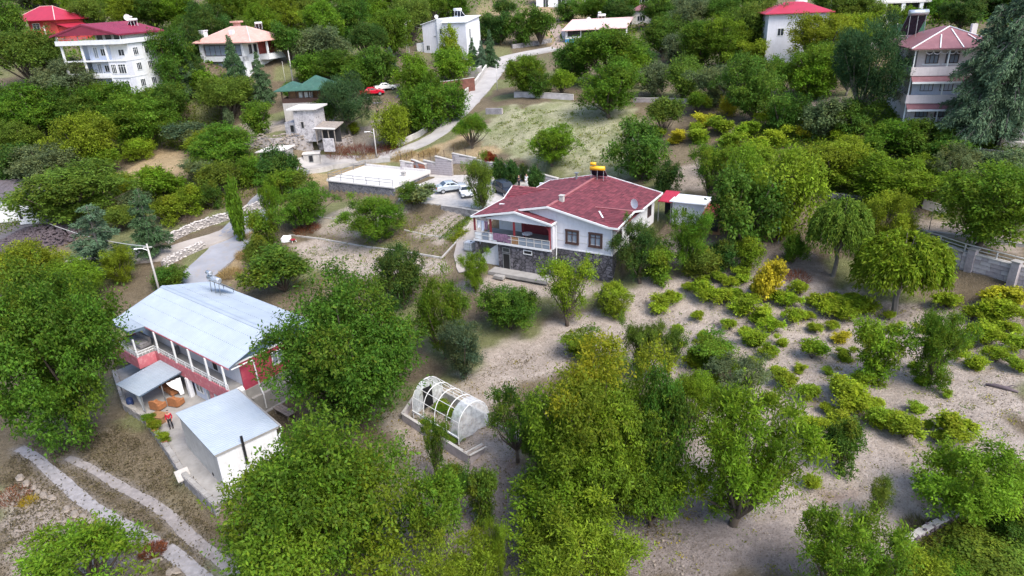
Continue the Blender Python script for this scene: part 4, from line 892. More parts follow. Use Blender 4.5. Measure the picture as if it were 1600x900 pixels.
# ------------------------------------------------------------------ building helpers (local frame: x along the front, y away from it, z up)
class House:
    def __init__(s, name, label, cat, loc, deg, group=None):
        s.r = thing(name, label, cat, loc, math.radians(deg), group)
    def box(s, name, mat, x0, x1, y0, y1, z0, z1, parent=None, label=None, bevel=0):
        o = MB().box(x0,x1,y0,y1,z0,z1).build(name, mat, parent or s.r, bevel=bevel)
        if label: o['label'] = label
        return o
    def mesh(s, name, mat, mb, parent=None, smooth=False): return mb.build(name, mat, parent or s.r, smooth)
    def win(s, side, p, a, z, w, h, frame='white_trim', pane='glass', bars=1, cross=False, t=0.07, name='window'):
        """window or door in a wall: frame stands proud, panes sit back in it. side f/b: wall at y=p, a = x centre; l/r: wall at x=p, a = y centre"""
        sg = -1 if side in 'fl' else 1; fm = MB(); pm = MB(); f = 0.08 if w > .7 else .06
        def put(mb, a0, a1, z0, z1, d0, d1):
            lo, hi = sorted((p+sg*d0, p+sg*d1))
            mb.box(a0,a1,lo,hi,z0,z1) if side in 'fb' else mb.box(lo,hi,a0,a1,z0,z1)
        a0, a1, z0, z1 = a-w/2, a+w/2, z, z+h
        put(fm,a0,a0+f,z0,z1,.004,t); put(fm,a1-f,a1,z0,z1,.004,t); put(fm,a0+f,a1-f,z1-f,z1,.004,t); put(fm,a0+f,a1-f,z0,z0+f,.004,t)
        for i in range(1, bars+1):
            c = a0+w*i/(bars+1); put(fm,c-.03,c+.03,z0+f,z1-f,.006,t-.015)
        if cross: put(fm,a0+f,a1-f,z0+h*.7,z0+h*.7+.05,.008,t-.02)
        fo = fm.build(name, frame, s.r)
        for i in range(bars+1):
            c0 = a0+w*i/(bars+1)+(.03 if i else f); c1 = a0+w*(i+1)/(bars+1)-(.03 if i < bars else f); q = MB()
            lo, hi = sorted((p+sg*.006, p+sg*.02))
            q.box(c0,c1,lo,hi,z0+f,z1-f) if side in 'fb' else q.box(lo,hi,c0,c1,z0+f,z1-f)
            q.build('pane', pane, fo)
        return fo
    def rail(s, pts, z0, h, mat='white_trim', gap=0.0, post=1.4, r=.025, name='railing', bars=2):
        mb = MB()
        for a, b in zip(pts[:-1], pts[1:]):
            a, b = Vector((*a, 0)), Vector((*b, 0)); L = (b-a).length; n = max(1, int(L/post))
            za = z0[0] if hasattr(z0, '__len__') else z0; zb = z0[1] if hasattr(z0, '__len__') else z0
            for i in range(n+1):
                p = a.lerp(b, i/n); z = za+(zb-za)*i/n; mb.box(p.x-r, p.x+r, p.y-r, p.y+r, z, z+h)
            for k in range(bars):
                t = h*(1-k/max(bars, 1)*.9); mb.bar((a.x,a.y,za+t),(b.x,b.y,zb+t), r*2, r*2)
            if gap:
                m = int(L/gap)
                for i in range(m): p = a.lerp(b, (i+.5)/m); z = za+(zb-za)*(i+.5)/m; mb.box(p.x-.012, p.x+.012, p.y-.012, p.y+.012, z+.06, z+h)
        return mb.build(name, mat, s.r)
    def gable(s, x0, x1, y0, y1, ze, zr, mat, along='x', t=.12, trim=None, ribs=0, yr=None, name='roof'):
        """ridge along x (slopes face -y/+y) or along y"""
        mb = MB(); under = MB()
        if along == 'x':
            m = (y0+y1)/2 if yr is None else yr; Q = [[(x0,y0,ze),(x1,y0,ze),(x1,m,zr),(x0,m,zr)], [(x1,y1,ze),(x0,y1,ze),(x0,m,zr),(x1,m,zr)]]
        else:
            m = (x0+x1)/2 if yr is None else yr; Q = [[(x0,y1,ze),(x0,y0,ze),(m,y0,zr),(m,y1,zr)], [(x1,y0,ze),(x1,y1,ze),(m,y1,zr),(m,y0,zr)]]
        for q in Q:
            if ribs: mb.corrug(q[0],q[1],q[2],q[3], ribs, .035)
            under.slab([(p[0],p[1],p[2]-.01) for p in q], t)
        ro = under.build(name, mat, s.r)
        if ribs: mb.build('ribbed_sheet', mat, ro)
        if trim:
            tm = MB()
            for q in Q: tm.bar(q[1],q[2],.1,.18); tm.bar(q[0],q[3],.1,.18); tm.bar(q[0],q[1],.08,.12)
            tm.build('roof_trim', trim, ro)
        return ro
    def hip(s, x0, x1, y0, y1, ze, zr, mat, inset=None, trim=None, t=.14):
        w = min(x1-x0, y1-y0)/2 if inset is None else inset
        if x1-x0 >= y1-y0: a, b = (x0+w,(y0+y1)/2,zr), (x1-w,(y0+y1)/2,zr)
        else: a, b = ((x0+x1)/2,y0+w,zr), ((x0+x1)/2,y1-w,zr)
        c = [(x0,y0,ze),(x1,y0,ze),(x1,y1,ze),(x0,y1,ze)]; mb = MB(); lo = [(p[0],p[1],ze-t) for p in c]
        if x1-x0 >= y1-y0: fs = [(0,1,5,4),(1,2,5),(2,3,4,5),(3,0,4)]; ridges = ((0,a),(3,a),(1,b),(2,b))
        else: fs = [(0,1,4),(1,2,5,4),(2,3,5),(3,0,4,5)]; ridges = ((0,a),(1,a),(2,b),(3,b))
        mb.add(c+[a,b]+lo, fs+[(9,8,7,6),(0,6,7,1),(1,7,8,2),(2,8,9,3),(3,9,6,0)]); o = mb.build('roof', mat, s.r)
        if trim:
            q = MB()
            for i, e in ridges: q.bar(c[i], e, .16, .1)
            if np.linalg.norm(np.array(a)-np.array(b)) > .2: q.bar(a,b,.18,.12)
            q.build('ridge_trim', trim, o)
        return o
def shingles(s, name, poly, up, parent, seed=0, tw=.5, th=.36):
    """overlapping shingle tiles on the roof plane through the 3-D polygon; up = upslope direction"""
    P = [np.array(p, float) for p in poly]; c = P[0]; nrm = np.zeros(3)
    for i in range(len(P)): nrm += np.cross(P[i]-c, P[(i+1) % len(P)]-c)
    nrm /= np.linalg.norm(nrm); nrm = nrm if nrm[2] > 0 else -nrm
    v = np.array(up, float); v -= nrm*(v@nrm); v /= np.linalg.norm(v); u = np.cross(v, nrm)
    L = [((p-c)@u, (p-c)@v) for p in P]; U = [l[0] for l in L]; V = [l[1] for l in L]; r = random.Random(seed); vs = []; fs = []; sh = []; k = 0; vv = min(V)
    while vv < max(V)-.02:
        uu = min(U)-tw*(.5 if k % 2 else 0)
        while uu < max(U):
            w = tw*r.uniform(.75, 1.25); pts = np.array([(uu+w/2, vv+th/2), (uu+.06, vv+th*.5), (uu+w-.06, vv+th*.5)])
            if inside(pts, L).all():
                lift = r.uniform(.03, .05); o = len(vs); a = [(uu, vv), (uu+w-.02, vv), (uu+w-.02, vv+th*1.05), (uu, vv+th*1.05)]
                for (x, y), h in zip(a, (lift, lift, .008, .008)): vs.append(tuple(c+u*x+v*y+nrm*h))
                vs.append(tuple(c+u*a[0][0]+v*a[0][1])); vs.append(tuple(c+u*a[1][0]+v*a[1][1]))
                fs += [(o,o+1,o+2,o+3),(o+4,o+5,o+1,o)]; sh += [r.betavariate(1.6,1.8)]*6
            uu += w
        vv += th; k += 1
    o = MB().add(vs, fs).build(name, 'shingle', parent); a = o.data.attributes.new('leaf', 'FLOAT_COLOR', 'POINT')
    a.data.foreach_set('color', np.repeat(np.array(sh, np.float32), 4)); o['kind'] = 'stuff'; return o

# ------------------------------------------------------------------ the blue-roofed house (local: x along the balcony, y into the house)
H = House('farmhouse', 'two-storey pink house with pale blue ribbed metal roof and long balcony', 'house', (*BO, 0), BY)
H.box('lower_wall', 'blue_wall', 6.4, 13.3, 0.0, 8.6, -.3, 2.5)
H.box('lower_side_wall', 'concrete_pale', -4.2, 6.4, 0.85, 8.6, -.3, 2.55)
H.mesh('base_wall', 'concrete', MB().box(13.3,13.5,0.7,8.6,-.4,2.5).box(13.5,13.8,1.2,8.6,-.4,1.6))
H.box('balcony_slab', 'concrete', -4.4, 13.2, -.3, 1.0, 2.55, 2.8)
H.mesh('bay_slab', 'concrete', MB().box(-4.4,.9,-1.9,-.302,2.55,2.8))
H.mesh('balcony_band', 'pink_paint', MB().box(.9,13.25,-.42,-.3,1.85,3.0).box(-4.4,1.02,-2.02,-1.9,1.9,3.0).box(.9,1.02,-1.9,-.42,1.9,3.0).box(-4.52,-4.4,-2.02,.9,1.9,3.0))
H.box('upper_wall', 'lilac_shaded_white', -4.2, 13.3, 1.0, 8.6, 2.8, 5.15)
H.box('end_wall', 'raspberry_paint', 13.3, 13.44, .85, 8.6, 2.5, 5.2)
H.mesh('gable_infill', 'slate_blue', MB().add([(13.3,-.1,5.2),(13.3,8.8,5.2),(13.3,4.05,6.45),(13.44,-.1,5.2),(13.44,8.8,5.2),(13.44,4.05,6.45)], [(0,2,1),(3,4,5),(0,3,5,2),(5,4,1,2),(0,1,4,3)]))
H.box('white_trim_band', 'white_trim', 13.44, 13.5, -.1, 8.7, 5.1, 5.24)
ro = H.mesh('roof', 'slate_blue', MB().slab([(-4.5,-.25,5.25),(13.75,-.25,5.25),(13.75,4.05,6.6),(-4.5,4.05,6.6)], .1).slab([(13.75,9.0,5.25),(-4.7,9.0,5.25),(-4.5,4.05,6.6),(13.75,4.05,6.6)], .1)
  .slab([(-4.85,-1.3,4.85),(-1.1,-1.35,4.85),(.05,-.26,5.22),(-4.5,-.26,5.22)], .3))
H.mesh('ribbed_sheet', 'roof_sheet', MB().corrug((-4.55,-.3,5.26),(13.8,-.3,5.26),(13.8,4.05,6.63),(-4.5,4.05,6.63), .24, .018)
  .corrug((13.8,9.05,5.26),(-4.75,9.05,5.26),(-4.5,4.05,6.63),(13.8,4.05,6.63), .24, .018).corrug((-4.9,-1.36,4.86),(-1.08,-1.4,4.86),(.05,-.28,5.24),(-4.55,-.28,5.24), .24, .018), ro)
H.mesh('ridge_cap', 'roof_sheet', MB().slab([(-4.5,3.8,6.6),(13.8,3.8,6.6),(13.8,4.05,6.69),(-4.5,4.05,6.69)], .02).slab([(-4.5,4.05,6.69),(13.8,4.05,6.69),(13.8,4.3,6.6),(-4.5,4.3,6.6)], .02), ro)
sc = MB()
for y, zz in ((.3,5.46),(1.6,5.88),(2.9,6.29),(5.4,6.28),(7.2,5.78)):
    for i in range(58): x = -4.2+i*.31; sc.box(x-.025,x+.025,y-.02,y+.02,zz-.02,zz+.015)
so_ = H.mesh('roof_screws', 'steel_grey', sc, ro); so_['kind'] = 'stuff'
H.mesh('eave_trim', 'pink_paint', MB().bar((0.05,-.3,5.17),(13.8,-.3,5.17), .06, .12), ro)
for x in (1.7, 4.9, 7.6, 10.3, 12.9): H.box('post', 'white_trim', x-.07, x+.07, -.42, -.28, 3.0, 5.16)
for x, y in ((.85,-1.9), (-4.3,-1.9)): H.box('post', 'white_trim', x-.07, x+.07, y-.07, y+.07, 3.0, 4.8)
H.rail([(-4.4,-1.96),(.96,-1.96),(.96,-.36),(13.2,-.36)], 3.0, .55, 'white_trim', gap=.3, post=1.3)
H.win('f', 1.0, 3.9, 3.6, 1.0, 1.1); H.win('f', 1.0, 9.0, 2.85, .95, 2.0, 'white_trim', 'black', 0, name='door'); H.win('f', 1.0, 6.3, 3.7, .7, .9)
H.win('r', 13.44, 4.3, 3.45, 1.1, 1.25, 'white_trim', 'glass_pale', 1)
H.box('pillar', 'white_paint', 6.0, 6.35, -.55, -.15, 0, 1.9); H.box('pillar', 'white_paint', 10.25, 10.5, -.3, -.02, 0, 1.9)
H.box('pillar', 'pink_paint', 9.5, 10.2, -.28, -.01, 0, 1.9); H.box('pillar', 'pink_paint', 12.7, 13.25, -.3, -.01, 0, 1.9)
H.box('blue_shutter', 'blue_paint', 10.6, 12.6, -.14, -.01, .05, 1.85); H.mesh('shutter_grille', 'black', MB().bar((11.2,-.17,.1),(11.2,-.17,1.8),.03).bar((11.9,-.17,.1),(11.9,-.17,1.8),.03).bar((10.7,-.17,1.4),(12.5,-.17,1.4),.03))
H.win('f', 0.0, 8.9, .05, .95, 1.85, 'white_trim', 'glass_pale', 0, name='door'); H.win('f', 0.0, 7.3, .6, 1.2, 1.1, 'white_trim', 'glass')
H.box('blue_shutter', 'dark_blue', 4.6, 5.9, .6, .8, .1, 1.8)
# lean-to canopy over the sofas
cn = H.mesh('canopy_roof', 'roof_sheet', MB().corrug((1.75,-.45,2.35),(1.75,-4.55,1.85),(5.55,-4.35,1.85),(5.55,-.45,2.35), .24, .018))
H.mesh('canopy_plate', 'slate_blue', MB().slab([(1.78,-4.5,1.82),(5.5,-4.3,1.82),(5.5,-.46,2.32),(1.78,-.46,2.32)], .1), cn)
for x, y in ((2.0,-4.3), (5.3,-4.1), (5.3,-2.3)): H.box('canopy_post', 'steel_grey', x-.04, x+.04, y-.04, y+.04, -.2, 1.8)
def curtain(x0, y0, x1, y1, seed):
    r = random.Random(seed); mb = MB(); n = 9; vs = []
    for i in range(n):
        t = i/(n-1); w = math.sin(t*19)*.06
        for z, k in ((1.8,1.0), (1.2,.75), (.6,.35), (.1,.28)):
            x = x0+(x1-x0)*t*k; y = y0+(y1-y0)*t*k; vs.append((x+w*k, y+w*k, z))
    mb.add(vs, [(i*4+j, i*4+4+j, i*4+5+j, i*4+1+j) for i in range(n-1) for j in range(3)]); return mb
c = H.mesh('curtain', 'white_cloth', curtain(5.3,-4.1,4.2,-4.15,1), smooth=True); c = H.mesh('curtain', 'white_cloth', curtain(5.35,-.6,5.35,-1.9,2), smooth=True)
H.mesh('gutter_pipe', 'white_trim', MB().tube([(13.85,-.1,5.05),(13.75,1.3,5.0),(13.62,2.0,4.9),(13.6,2.1,2.4),(13.95,2.1,1.6),(13.95,2.1,.3)], .06, 7))
H.mesh('stair_wall', 'white_paint', MB().prism([(13.2,-.42),(13.5,-.42),(13.5,.84),(13.2,.84)], 1.2, [2.9,2.6,2.6,2.9]))
# terrace furniture, each piece by itself
def sofa(x, y, w, deg, label, seats=3):
    p = bl_(x, y); t = thing('sofa', label, 'sofa', (*p, .0), math.radians(BY+deg), 'brown sofas under the canopy')
    MB().box(-w/2,w/2,-.4,.4,.08,.42).build('seat', 'sofa_fabric', t, bevel=.05)
    mb = MB(); n = 12; prof = [(-w/2+w*i/n, .82+.12*math.sin(math.pi*i/n)) for i in range(n+1)]
    vs = [(a,.28,.3) for a, _ in prof]+[(a,.28,b) for a, b in prof]+[(a,.46,.1) for a, _ in prof]+[(a,.46,b) for a, b in prof]; m = n+1
    fs = []
    for i in range(n): fs += [(i,i+1,m+i+1,m+i),(2*m+i+1,2*m+i,3*m+i,3*m+i+1),(m+i,m+i+1,3*m+i+1,3*m+i)]
    fs += [(0,m,3*m,2*m),(n,2*m+n,3*m+n,m+n)]; mb.add(vs, fs).build('backrest', 'sofa_fabric', t)
    for s in (-1, 1): MB().box(s*w/2-.1, s*w/2+.1, -.42,.4,.1,.62).build('armrest', 'sofa_fabric', t, bevel=.05)
    for i in range(seats):
        a = -w/2+.12+(w-.24)*i/seats; MB().box(a+.02, a+(w-.24)/seats-.02, -.38,.24,.42,.55).build('cushion', 'sofa_fabric', t, bevel=.05)
    return t
sofa(3.7, -1.1, 2.1, 0, 'long brown sofa against the wall under the canopy'); sofa(5.6, -3.1, 1.0, 195, 'brown armchair with carved back, left one of two facing the sofa', 1); sofa(6.4, -1.9, 1.0, 200, 'brown armchair with carved back, right one of two facing the sofa', 1)
t = thing('cabinet', 'light wooden chest standing near the woman in red', 'cabinet', (*bl_(7.7,-4.0), 0), math.radians(BY+20))
MB().box(-.55,.55,-.4,.4,.05,.6).build('body', 'wood', t); MB().box(-.6,.6,-.45,.45,.6,.66).build('top', 'wood', t)
for i in (-1, 1): MB().box(i*.28-.22, i*.28+.22, -.42,-.4,.12,.52).build('drawer', 'wood', t)
t = thing('side_table', 'small wooden stool beside the light wooden chest', 'stool', (*bl_(6.9,-4.0), 0), math.radians(BY+10))
MB().box(-.28,.28,-.28,.28,.4,.46).build('top', 'wood', t)
for sx in (-1, 1):
    for sy in (-1, 1): MB().box(sx*.22-.03,sx*.22+.03,sy*.22-.03,sy*.22+.03,0,.4).build('leg', 'wood', t)
t = thing('blue_drum', 'small blue plastic drum at the canopy post', 'drum', (*bl_(2.9,-4.25), 0), 0)
MB().tube([(0,0,.0),(0,0,.05),(0,0,.3),(0,0,.6),(0,0,.64)], [.25,.28,.29,.28,.24], 12).build('body', 'dark_blue', t, True); MB().tube([(0,0,.64),(0,0,.68)], .2, 12).build('lid', 'dark_blue', t)
t = thing('outdoor_couch', 'grey upholstered couch at the left end of the upper balcony', 'couch', (*bl_(-2.0,-.3), 2.8), math.radians(BY))
MB().box(-1.3,1.3,-.6,.5,.08,.42).build('seat', 'grey_fabric', t, bevel=.05); MB().box(-1.3,1.3,.3,.55,.42,.95).build('backrest', 'grey_fabric', t, bevel=.05)
for k in (-.86, 0, .86): MB().box(k-.41,k+.41,-.56,.28,.42,.56).build('cushion', 'grey_fabric', t, bevel=.05)
t = thing('balcony_armchair', 'dark armchair on the balcony beside the second post', 'armchair', (*bl_(3.0,.3), 2.8), math.radians(BY-60))
MB().box(-.4,.4,-.4,.4,.1,.42).build('seat', 'grey_fabric', t, bevel=.05); MB().box(-.4,.4,.25,.45,.42,.95).build('backrest', 'grey_fabric', t, bevel=.05)
for s in (-1, 1): MB().box(s*.42-.08,s*.42+.08,-.4,.4,.12,.62).build('armrest', 'grey_fabric', t, bevel=.03)
t = thing('bench', 'low wooden trough table on the ground behind the small shed', 'table', (*bl_(15.6,2.7), gz(*bl_(15.6,2.7))), math.radians(BY-2))
for k in range(3): MB().box(-1.1,1.1,-.4+k*.27,-.16+k*.27,.5,.56).build('plank', 'wood_grey', t)
for sx in (-1, 1):
    for sy in (-1, 1): MB().box(sx*.95-.05,sx*.95+.05,sy*.3-.05,sy*.3+.05,-.1,.5).build('leg', 'wood_grey', t)

# solar water heaters
def heater(loc, deg, label, tank='galvanised', s=1.0, h=1.3, second=True, frame_mat='steel_grey', group='solar water heaters on the roofs', drop=(0,0)):
    t = thing('solar_water_heater', label, 'water heater', loc, math.radians(deg), group); t.scale = (s, s, s)
    MB().tube([(-.95,0,h+.28),(-.93,0,h+.28),(.93,0,h+.28),(.95,0,h+.28)], [.2,.28,.28,.2], 12).build('tank', tank, t, True)
    if second: MB().tube([(-.9,-.1,h+.85),(-.88,-.1,h+.85),(-.2,-.1,h+.85),(-.18,-.1,h+.85)], [.14,.2,.2,.14], 12).build('expansion_tank', tank, t, True)
    if second: MB().box(-.75,-.7,-.12,-.08,h+.5,h+.7).box(-.4,-.35,-.12,-.08,h+.5,h+.7).build('bracket', frame_mat, t)
    for x in (-.8, 0, .8):
        MB().bar((x,-.15,drop[0]-.05),(x,-.05,h+.05),.05).build('leg', frame_mat, t); 
    MB().add([(-.95,.05,h),(.95,.05,h),(.95,1.25,.25),(-.95,1.25,.25),(-.95,.05,h-.08),(.95,.05,h-.08),(.95,1.25,.17),(-.95,1.25,.17)], [(0,1,2,3),(7,6,5,4),(0,4,5,1),(1,5,6,2),(2,6,7,3),(3,7,4,0)]).build('collector_panel', 'panel_glass', t)
    MB().bar((-.97,.05,h+.02),(-.97,1.27,.27),.06).bar((.97,.05,h+.02),(.97,1.27,.27),.06).bar((-.97,1.27,.25),(.97,1.27,.25),.06).build('frame', frame_mat, t)
    for x in (-.9, .9): MB().bar((x,1.2,drop[1]-.1),(x,1.2,.25),.05).build('leg', frame_mat, t)
    return t
heater((*bl_(.2,7.0), 5.8), BY, 'silver solar water heater on the pale blue metal roof')

# ------------------------------------------------------------------ small shed with white ribbed roof
SO = bl_(12.96,-4.69); SD = BY-8.6
S = House('shed', 'small rendered shed with pale ribbed flat roof in front of the pink house', 'shed', (*SO, 0), SD)
S.box('wall', 'concrete_pale', .12, 7.2, .12, 4.6, -1.3, 2.95); S.box('end_wall', 'white_paint', 7.2, 7.3, .12, 4.6, -1.3, 2.95)
sr = S.mesh('roof', 'concrete', MB().slab([(0,0,3.18),(7.4,0,3.05),(7.4,4.75,3.05),(0,4.75,3.18)], .18)); S.mesh('ribbed_sheet', 'roof_sheet', MB().corrug((0,-.05,3.2),(7.45,-.05,3.07),(7.45,4.8,3.07),(0,4.8,3.2), .24, .018), sr)
S.mesh('gutter', 'concrete', MB().box(-.02,7.45,4.82,4.95,2.98,3.1), sr)
S.mesh('stove_pipe', 'black', MB().tube([(7.42,2.0,1.2),(7.42,2.0,3.6)], .1, 9)); S.mesh('drain_pipe', 'white_trim', MB().tube([(7.45,4.9,3.0),(7.5,4.9,2.6),(7.4,4.7,2.3),(7.4,4.7,-.8)], .07, 7))
S.mesh('vent', 'black', MB().tube([(5.3,.13,.2),(5.3,.08,.2)], .14, 8))
# retaining wall of the patio with a broken edge
rw = thing('retaining_wall', 'stone and concrete retaining wall along the patio edge above the wheel tracks', 'wall', (0,0,0))
pts = [bl_(*p) for p in ((-4.6,-2.3),(2.4,-4.5),(6.0,-4.45),(11.9,-5.6),(16.5,-6.6),(21.4,-7.0))]; mb = MB(); cp = MB(); rr = random.Random(3)
for a, b in zip(pts[:-1], pts[1:]):
    a, b = np.array(a), np.array(b); d = (b-a)/np.linalg.norm(b-a); n = np.array([d[1],-d[0]])*.22
    zb = [gz(*(a+n*3))-.5, gz(*(b+n*3))-.5]
    mb.prism([tuple(a-n),tuple(a+n),tuple(b+n),tuple(b-n)], [zb[0],zb[0],zb[1],zb[1]], .1)
    L = np.linalg.norm(b-a); x = 0
    while x < L-.2:
        w = rr.uniform(.35, .7); w = min(w, L-x); q = a+d*x; e = a+d*(x+w-.03); k = rr.uniform(.6, 1.0); h = rr.uniform(.12,.2)
        cp.prism([tuple(q-n*k),tuple(q+n*k),tuple(e+n*k),tuple(e-n*k)], .1, h); x += w
mb.build('wall', 'rubble_wall', rw); cp.build('coping', 'concrete', rw)
t = thing('stone_slab', 'pale flat stone slab leaning on the patio wall', 'slab', (*ground(288,750)[:2], ground(288,750)[2]), .6)
MB().add([(-.45,-.5,.35),(.5,-.45,.38),(.45,.45,.75),(-.5,.42,.72),(-.45,-.5,.25),(.5,-.45,.28),(.45,.45,.65),(-.5,.42,.62)], [(0,1,2,3),(7,6,5,4),(0,4,5,1),(1,5,6,2),(2,6,7,3),(3,7,4,0)]).build('slab', 'concrete_pale', t)
MB().box(-.25,.25,-.1,.25,-.2,.35).build('support', 'rubble_wall', t)
for i, (x, y, lab) in enumerate(((8.8,-5.0,'yellowing potted shrub at the patio edge beside the woman'), (7.4,-4.75,'green leafy plant at the patio edge beside the chest'), (11.0,-5.3,'small bright green plant on the patio wall by the shed'))):
    t = thing('patio_plant', lab, 'plant', (*bl_(x, y), .1), 0); MB().tube([(0,0,-.12),(0,0,.1),(0,0,.18)], [.2,.28,.3], 9).build('pot', 'terracotta', t)
    o = bpy.data.objects.new('leaves', ARCH['shrub'][i][1]); COL.objects.link(o); o.parent = t; o.scale = (1.3,1.1,.9); o.color = (*GRN[('gold','fresh','lime')[i]], 1)

# ------------------------------------------------------------------ the red-roofed white house
z0 = 3.15; R_ = House('villa', 'white house with red shingle roof on a dark stone basement', 'house', (*RO, z0), RY)
k = 10.85-z0; sl_ = .207; zr = lambda x: k-abs(x)*sl_; wr_ = zr(4.35)
R_.box('basement_wall', 'dark_stone', .65, 7.2, .02, 3.0, -.4, 3.05); R_.box('porch_basement_wall', 'dark_stone', -6.1, .65, -1.0, 3.0, -.4, 2.95)
R_.box('plinth_band', 'white_paint', .62, 7.25, -.06, .02, 2.98, 3.12)
fw = MB().prism([(-.0,0),(7.2,0),(7.2,.25),(-.0,.25)], 3.05, [k-.12,zr(7.2)-.1,zr(7.2)-.1,k-.12]); fw.prism([(-3.6,.0),(0,0),(0,.25),(-3.6,.25)], [5.95,5.95,5.95,5.95], [zr(3.6)-.1,k-.12,k-.12,zr(3.6)-.1])
R_.mesh('front_wall', 'lilac_shaded_white', fw); R_.box('side_wall', 'white_paint', 6.95, 7.2, .25, 13.5, 2.6, zr(7.2)-.1); R_.box('rear_wall', 'white_paint', -8.0, 6.95, 13.25, 13.5, 2.6, zr(7.2)-.1)  # front wall carries painted bluish shade, lit side wall stays white
R_.box('inner_wall', 'lilac_shaded_white', .55, .75, -.9, 3.0, 3.05, 5.9)
R_.box('left_wall', 'white_paint', -8.3, -8.05, 3.2, 10.5, 2.7, 5.7); R_.mesh('wing_gable', 'white_paint', MB().add([(-8.6,6.3,5.7),(-8.6,10.7,5.7),(-8.6,8.5,wr_-.12),(-8.4,6.3,5.7),(-8.4,10.7,5.7),(-8.4,8.5,wr_-.12)], [(0,2,1),(3,4,5),(0,3,5,2),(2,5,4,1)])); R_.box('porch_back_wall', 'red_wood', -5.2, .55, 3.0, 3.2, 3.0, 6.0); R_.box('porch_side_wall', 'white_paint', -8.05, -5.2, 3.0, 3.2, 3.0, 6.2)
R_.mesh('cornice_line', 'rail_grey', MB().box(.75,7.22,-.03,0.0,4.75,4.8).box(.75,7.22,-.03,0.0,3.95,4.0))
for x in (2.62, 5.3): R_.win('f', 0, x, 3.82, 1.25, 1.35, 'brown_frame', 'glass_pale', 1, True, .12)
for x in (2.62, 5.3): R_.mesh('window_trim', 'brown_frame', MB().box(x-.78,x+.78,-.2,0,3.68,3.8).box(x-.78,x+.78,-.2,0,5.19,5.32).box(x-.78,x-.645,-.1,0,3.8,5.19).box(x+.645,x+.78,-.1,0,3.8,5.19))
for y in (1.8, 4.7, 11.6): R_.win('r', 7.2, y, 3.9, 1.2, 1.3, 'brown_frame', 'glass', 1, False, .1)
# roof: slabs, then shingles over every slope
Rf = [((.0,-.55,k),(.0,14.3,k),(7.85,14.3,zr(7.85)),(7.85,-.55,zr(7.85))), ((0,14.3,k),(0,-.55,k),(-3.6,-.55,zr(3.6)),(-3.6,-1.35,zr(3.6)),(-9.2,-1.35,zr(9.2)),(-9.2,10.8,zr(9.2)),(-7.0,10.8,zr(7.0)),(-7.0,14.3,zr(7.0)))]
xr = zr(3.77); wr = zr(4.35)
Rx = [((3.77,3.5,xr),(8.15,3.6,xr),(7.95,-.6,zr(6.9)+.03),(6.9,-.6,zr(6.9)+.03)), ((8.15,3.6,xr),(3.77,3.5,xr),(7.4,6.9,zr(7.4)+.03),(8.1,6.9,zr(7.6)+.03)),
      ((-9.25,8.5,wr),(-4.35,8.5,wr),(-9.25,6.2,zr(9.2)+.03)), ((-4.35,8.5,wr),(-9.25,8.5,wr),(-9.25,10.8,zr(9.2)+.03)),
      ((-3.6,-1.35,zr(3.6)),(-3.6,-.02,zr(3.6)),(.78,-.02,6.05),(.78,-1.35,6.05))]
rf = R_.mesh('roof', 'shingle_under', sum([], []) or (lambda m: ([m.slab([(p[0],p[1],p[2]-.02) for p in q], .12) for q in Rf+Rx], m)[1])(MB()))
ups = [(-1,0,.2),(1,0,.2),(0,1,.2),(0,-1,.2),(0,1,.3),(0,-1,.3),(-1,0,.25)]
for i, (q, u) in enumerate(zip(Rf+Rx, ups)): shingles(R_, 'shingles', q, u, rf, i)
R_.mesh('ridge_tiles', 'shingle_ridge', MB().bar((0,-.55,k+.04),(0,14.3,k+.04),.32,.08).bar((3.77,3.5,xr+.04),(8.15,3.6,xr+.04),.24,.07).bar((-9.25,8.5,wr+.04),(-4.35,8.5,wr+.04),.24,.07).bar((-3.6,-1.35,zr(3.6)+.04),(-3.6,-.55,zr(3.6)+.04),.24,.07), rf)
tr = MB()
for a, b in (((0,-.6,k),(6.9,-.6,zr(6.9))),((6.9,-.6,zr(6.9)),(7.98,-.6,zr(6.9))),((0,-.6,k),(-3.6,-.6,zr(3.6))),((-3.6,-1.4,zr(3.6)),(-9.2,-1.4,zr(9.2))),((-3.6,-1.4,zr(3.6)),(.85,-1.4,6.05)),((.85,-1.4,6.05),(.85,-.1,6.05)),((-9.25,-1.4,zr(9.2)),(-9.25,6.2,zr(9.2))),((-9.3,6.2,zr(9.2)),(-9.3,8.5,wr)),((-9.3,8.5,wr),(-9.3,10.8,zr(9.2))),((-7.05,10.6,zr(7.0)),(-7.05,14.3,zr(7.0))),
   ((7.98,-.6,zr(6.9)),(8.2,3.6,xr)),((8.2,3.6,xr),(8.15,6.9,zr(7.6))),((7.9,6.6,zr(7.85)),(7.9,14.3,zr(7.85))),((0,14.35,k),(7.9,14.35,zr(7.85))),((0,14.35,k),(-7.0,14.35,zr(7.0)))): tr.bar((a[0],a[1],a[2]-.04),(b[0],b[1],b[2]-.04),.1,.2)
R_.mesh('roof_trim', 'white_trim', tr, rf)
R_.mesh('valley_flashing', 'white_trim', MB().bar((4.6,2.6,zr(4.6)+.1),(5.6,1.2,zr(5.6)+.1),.16,.03), rf)
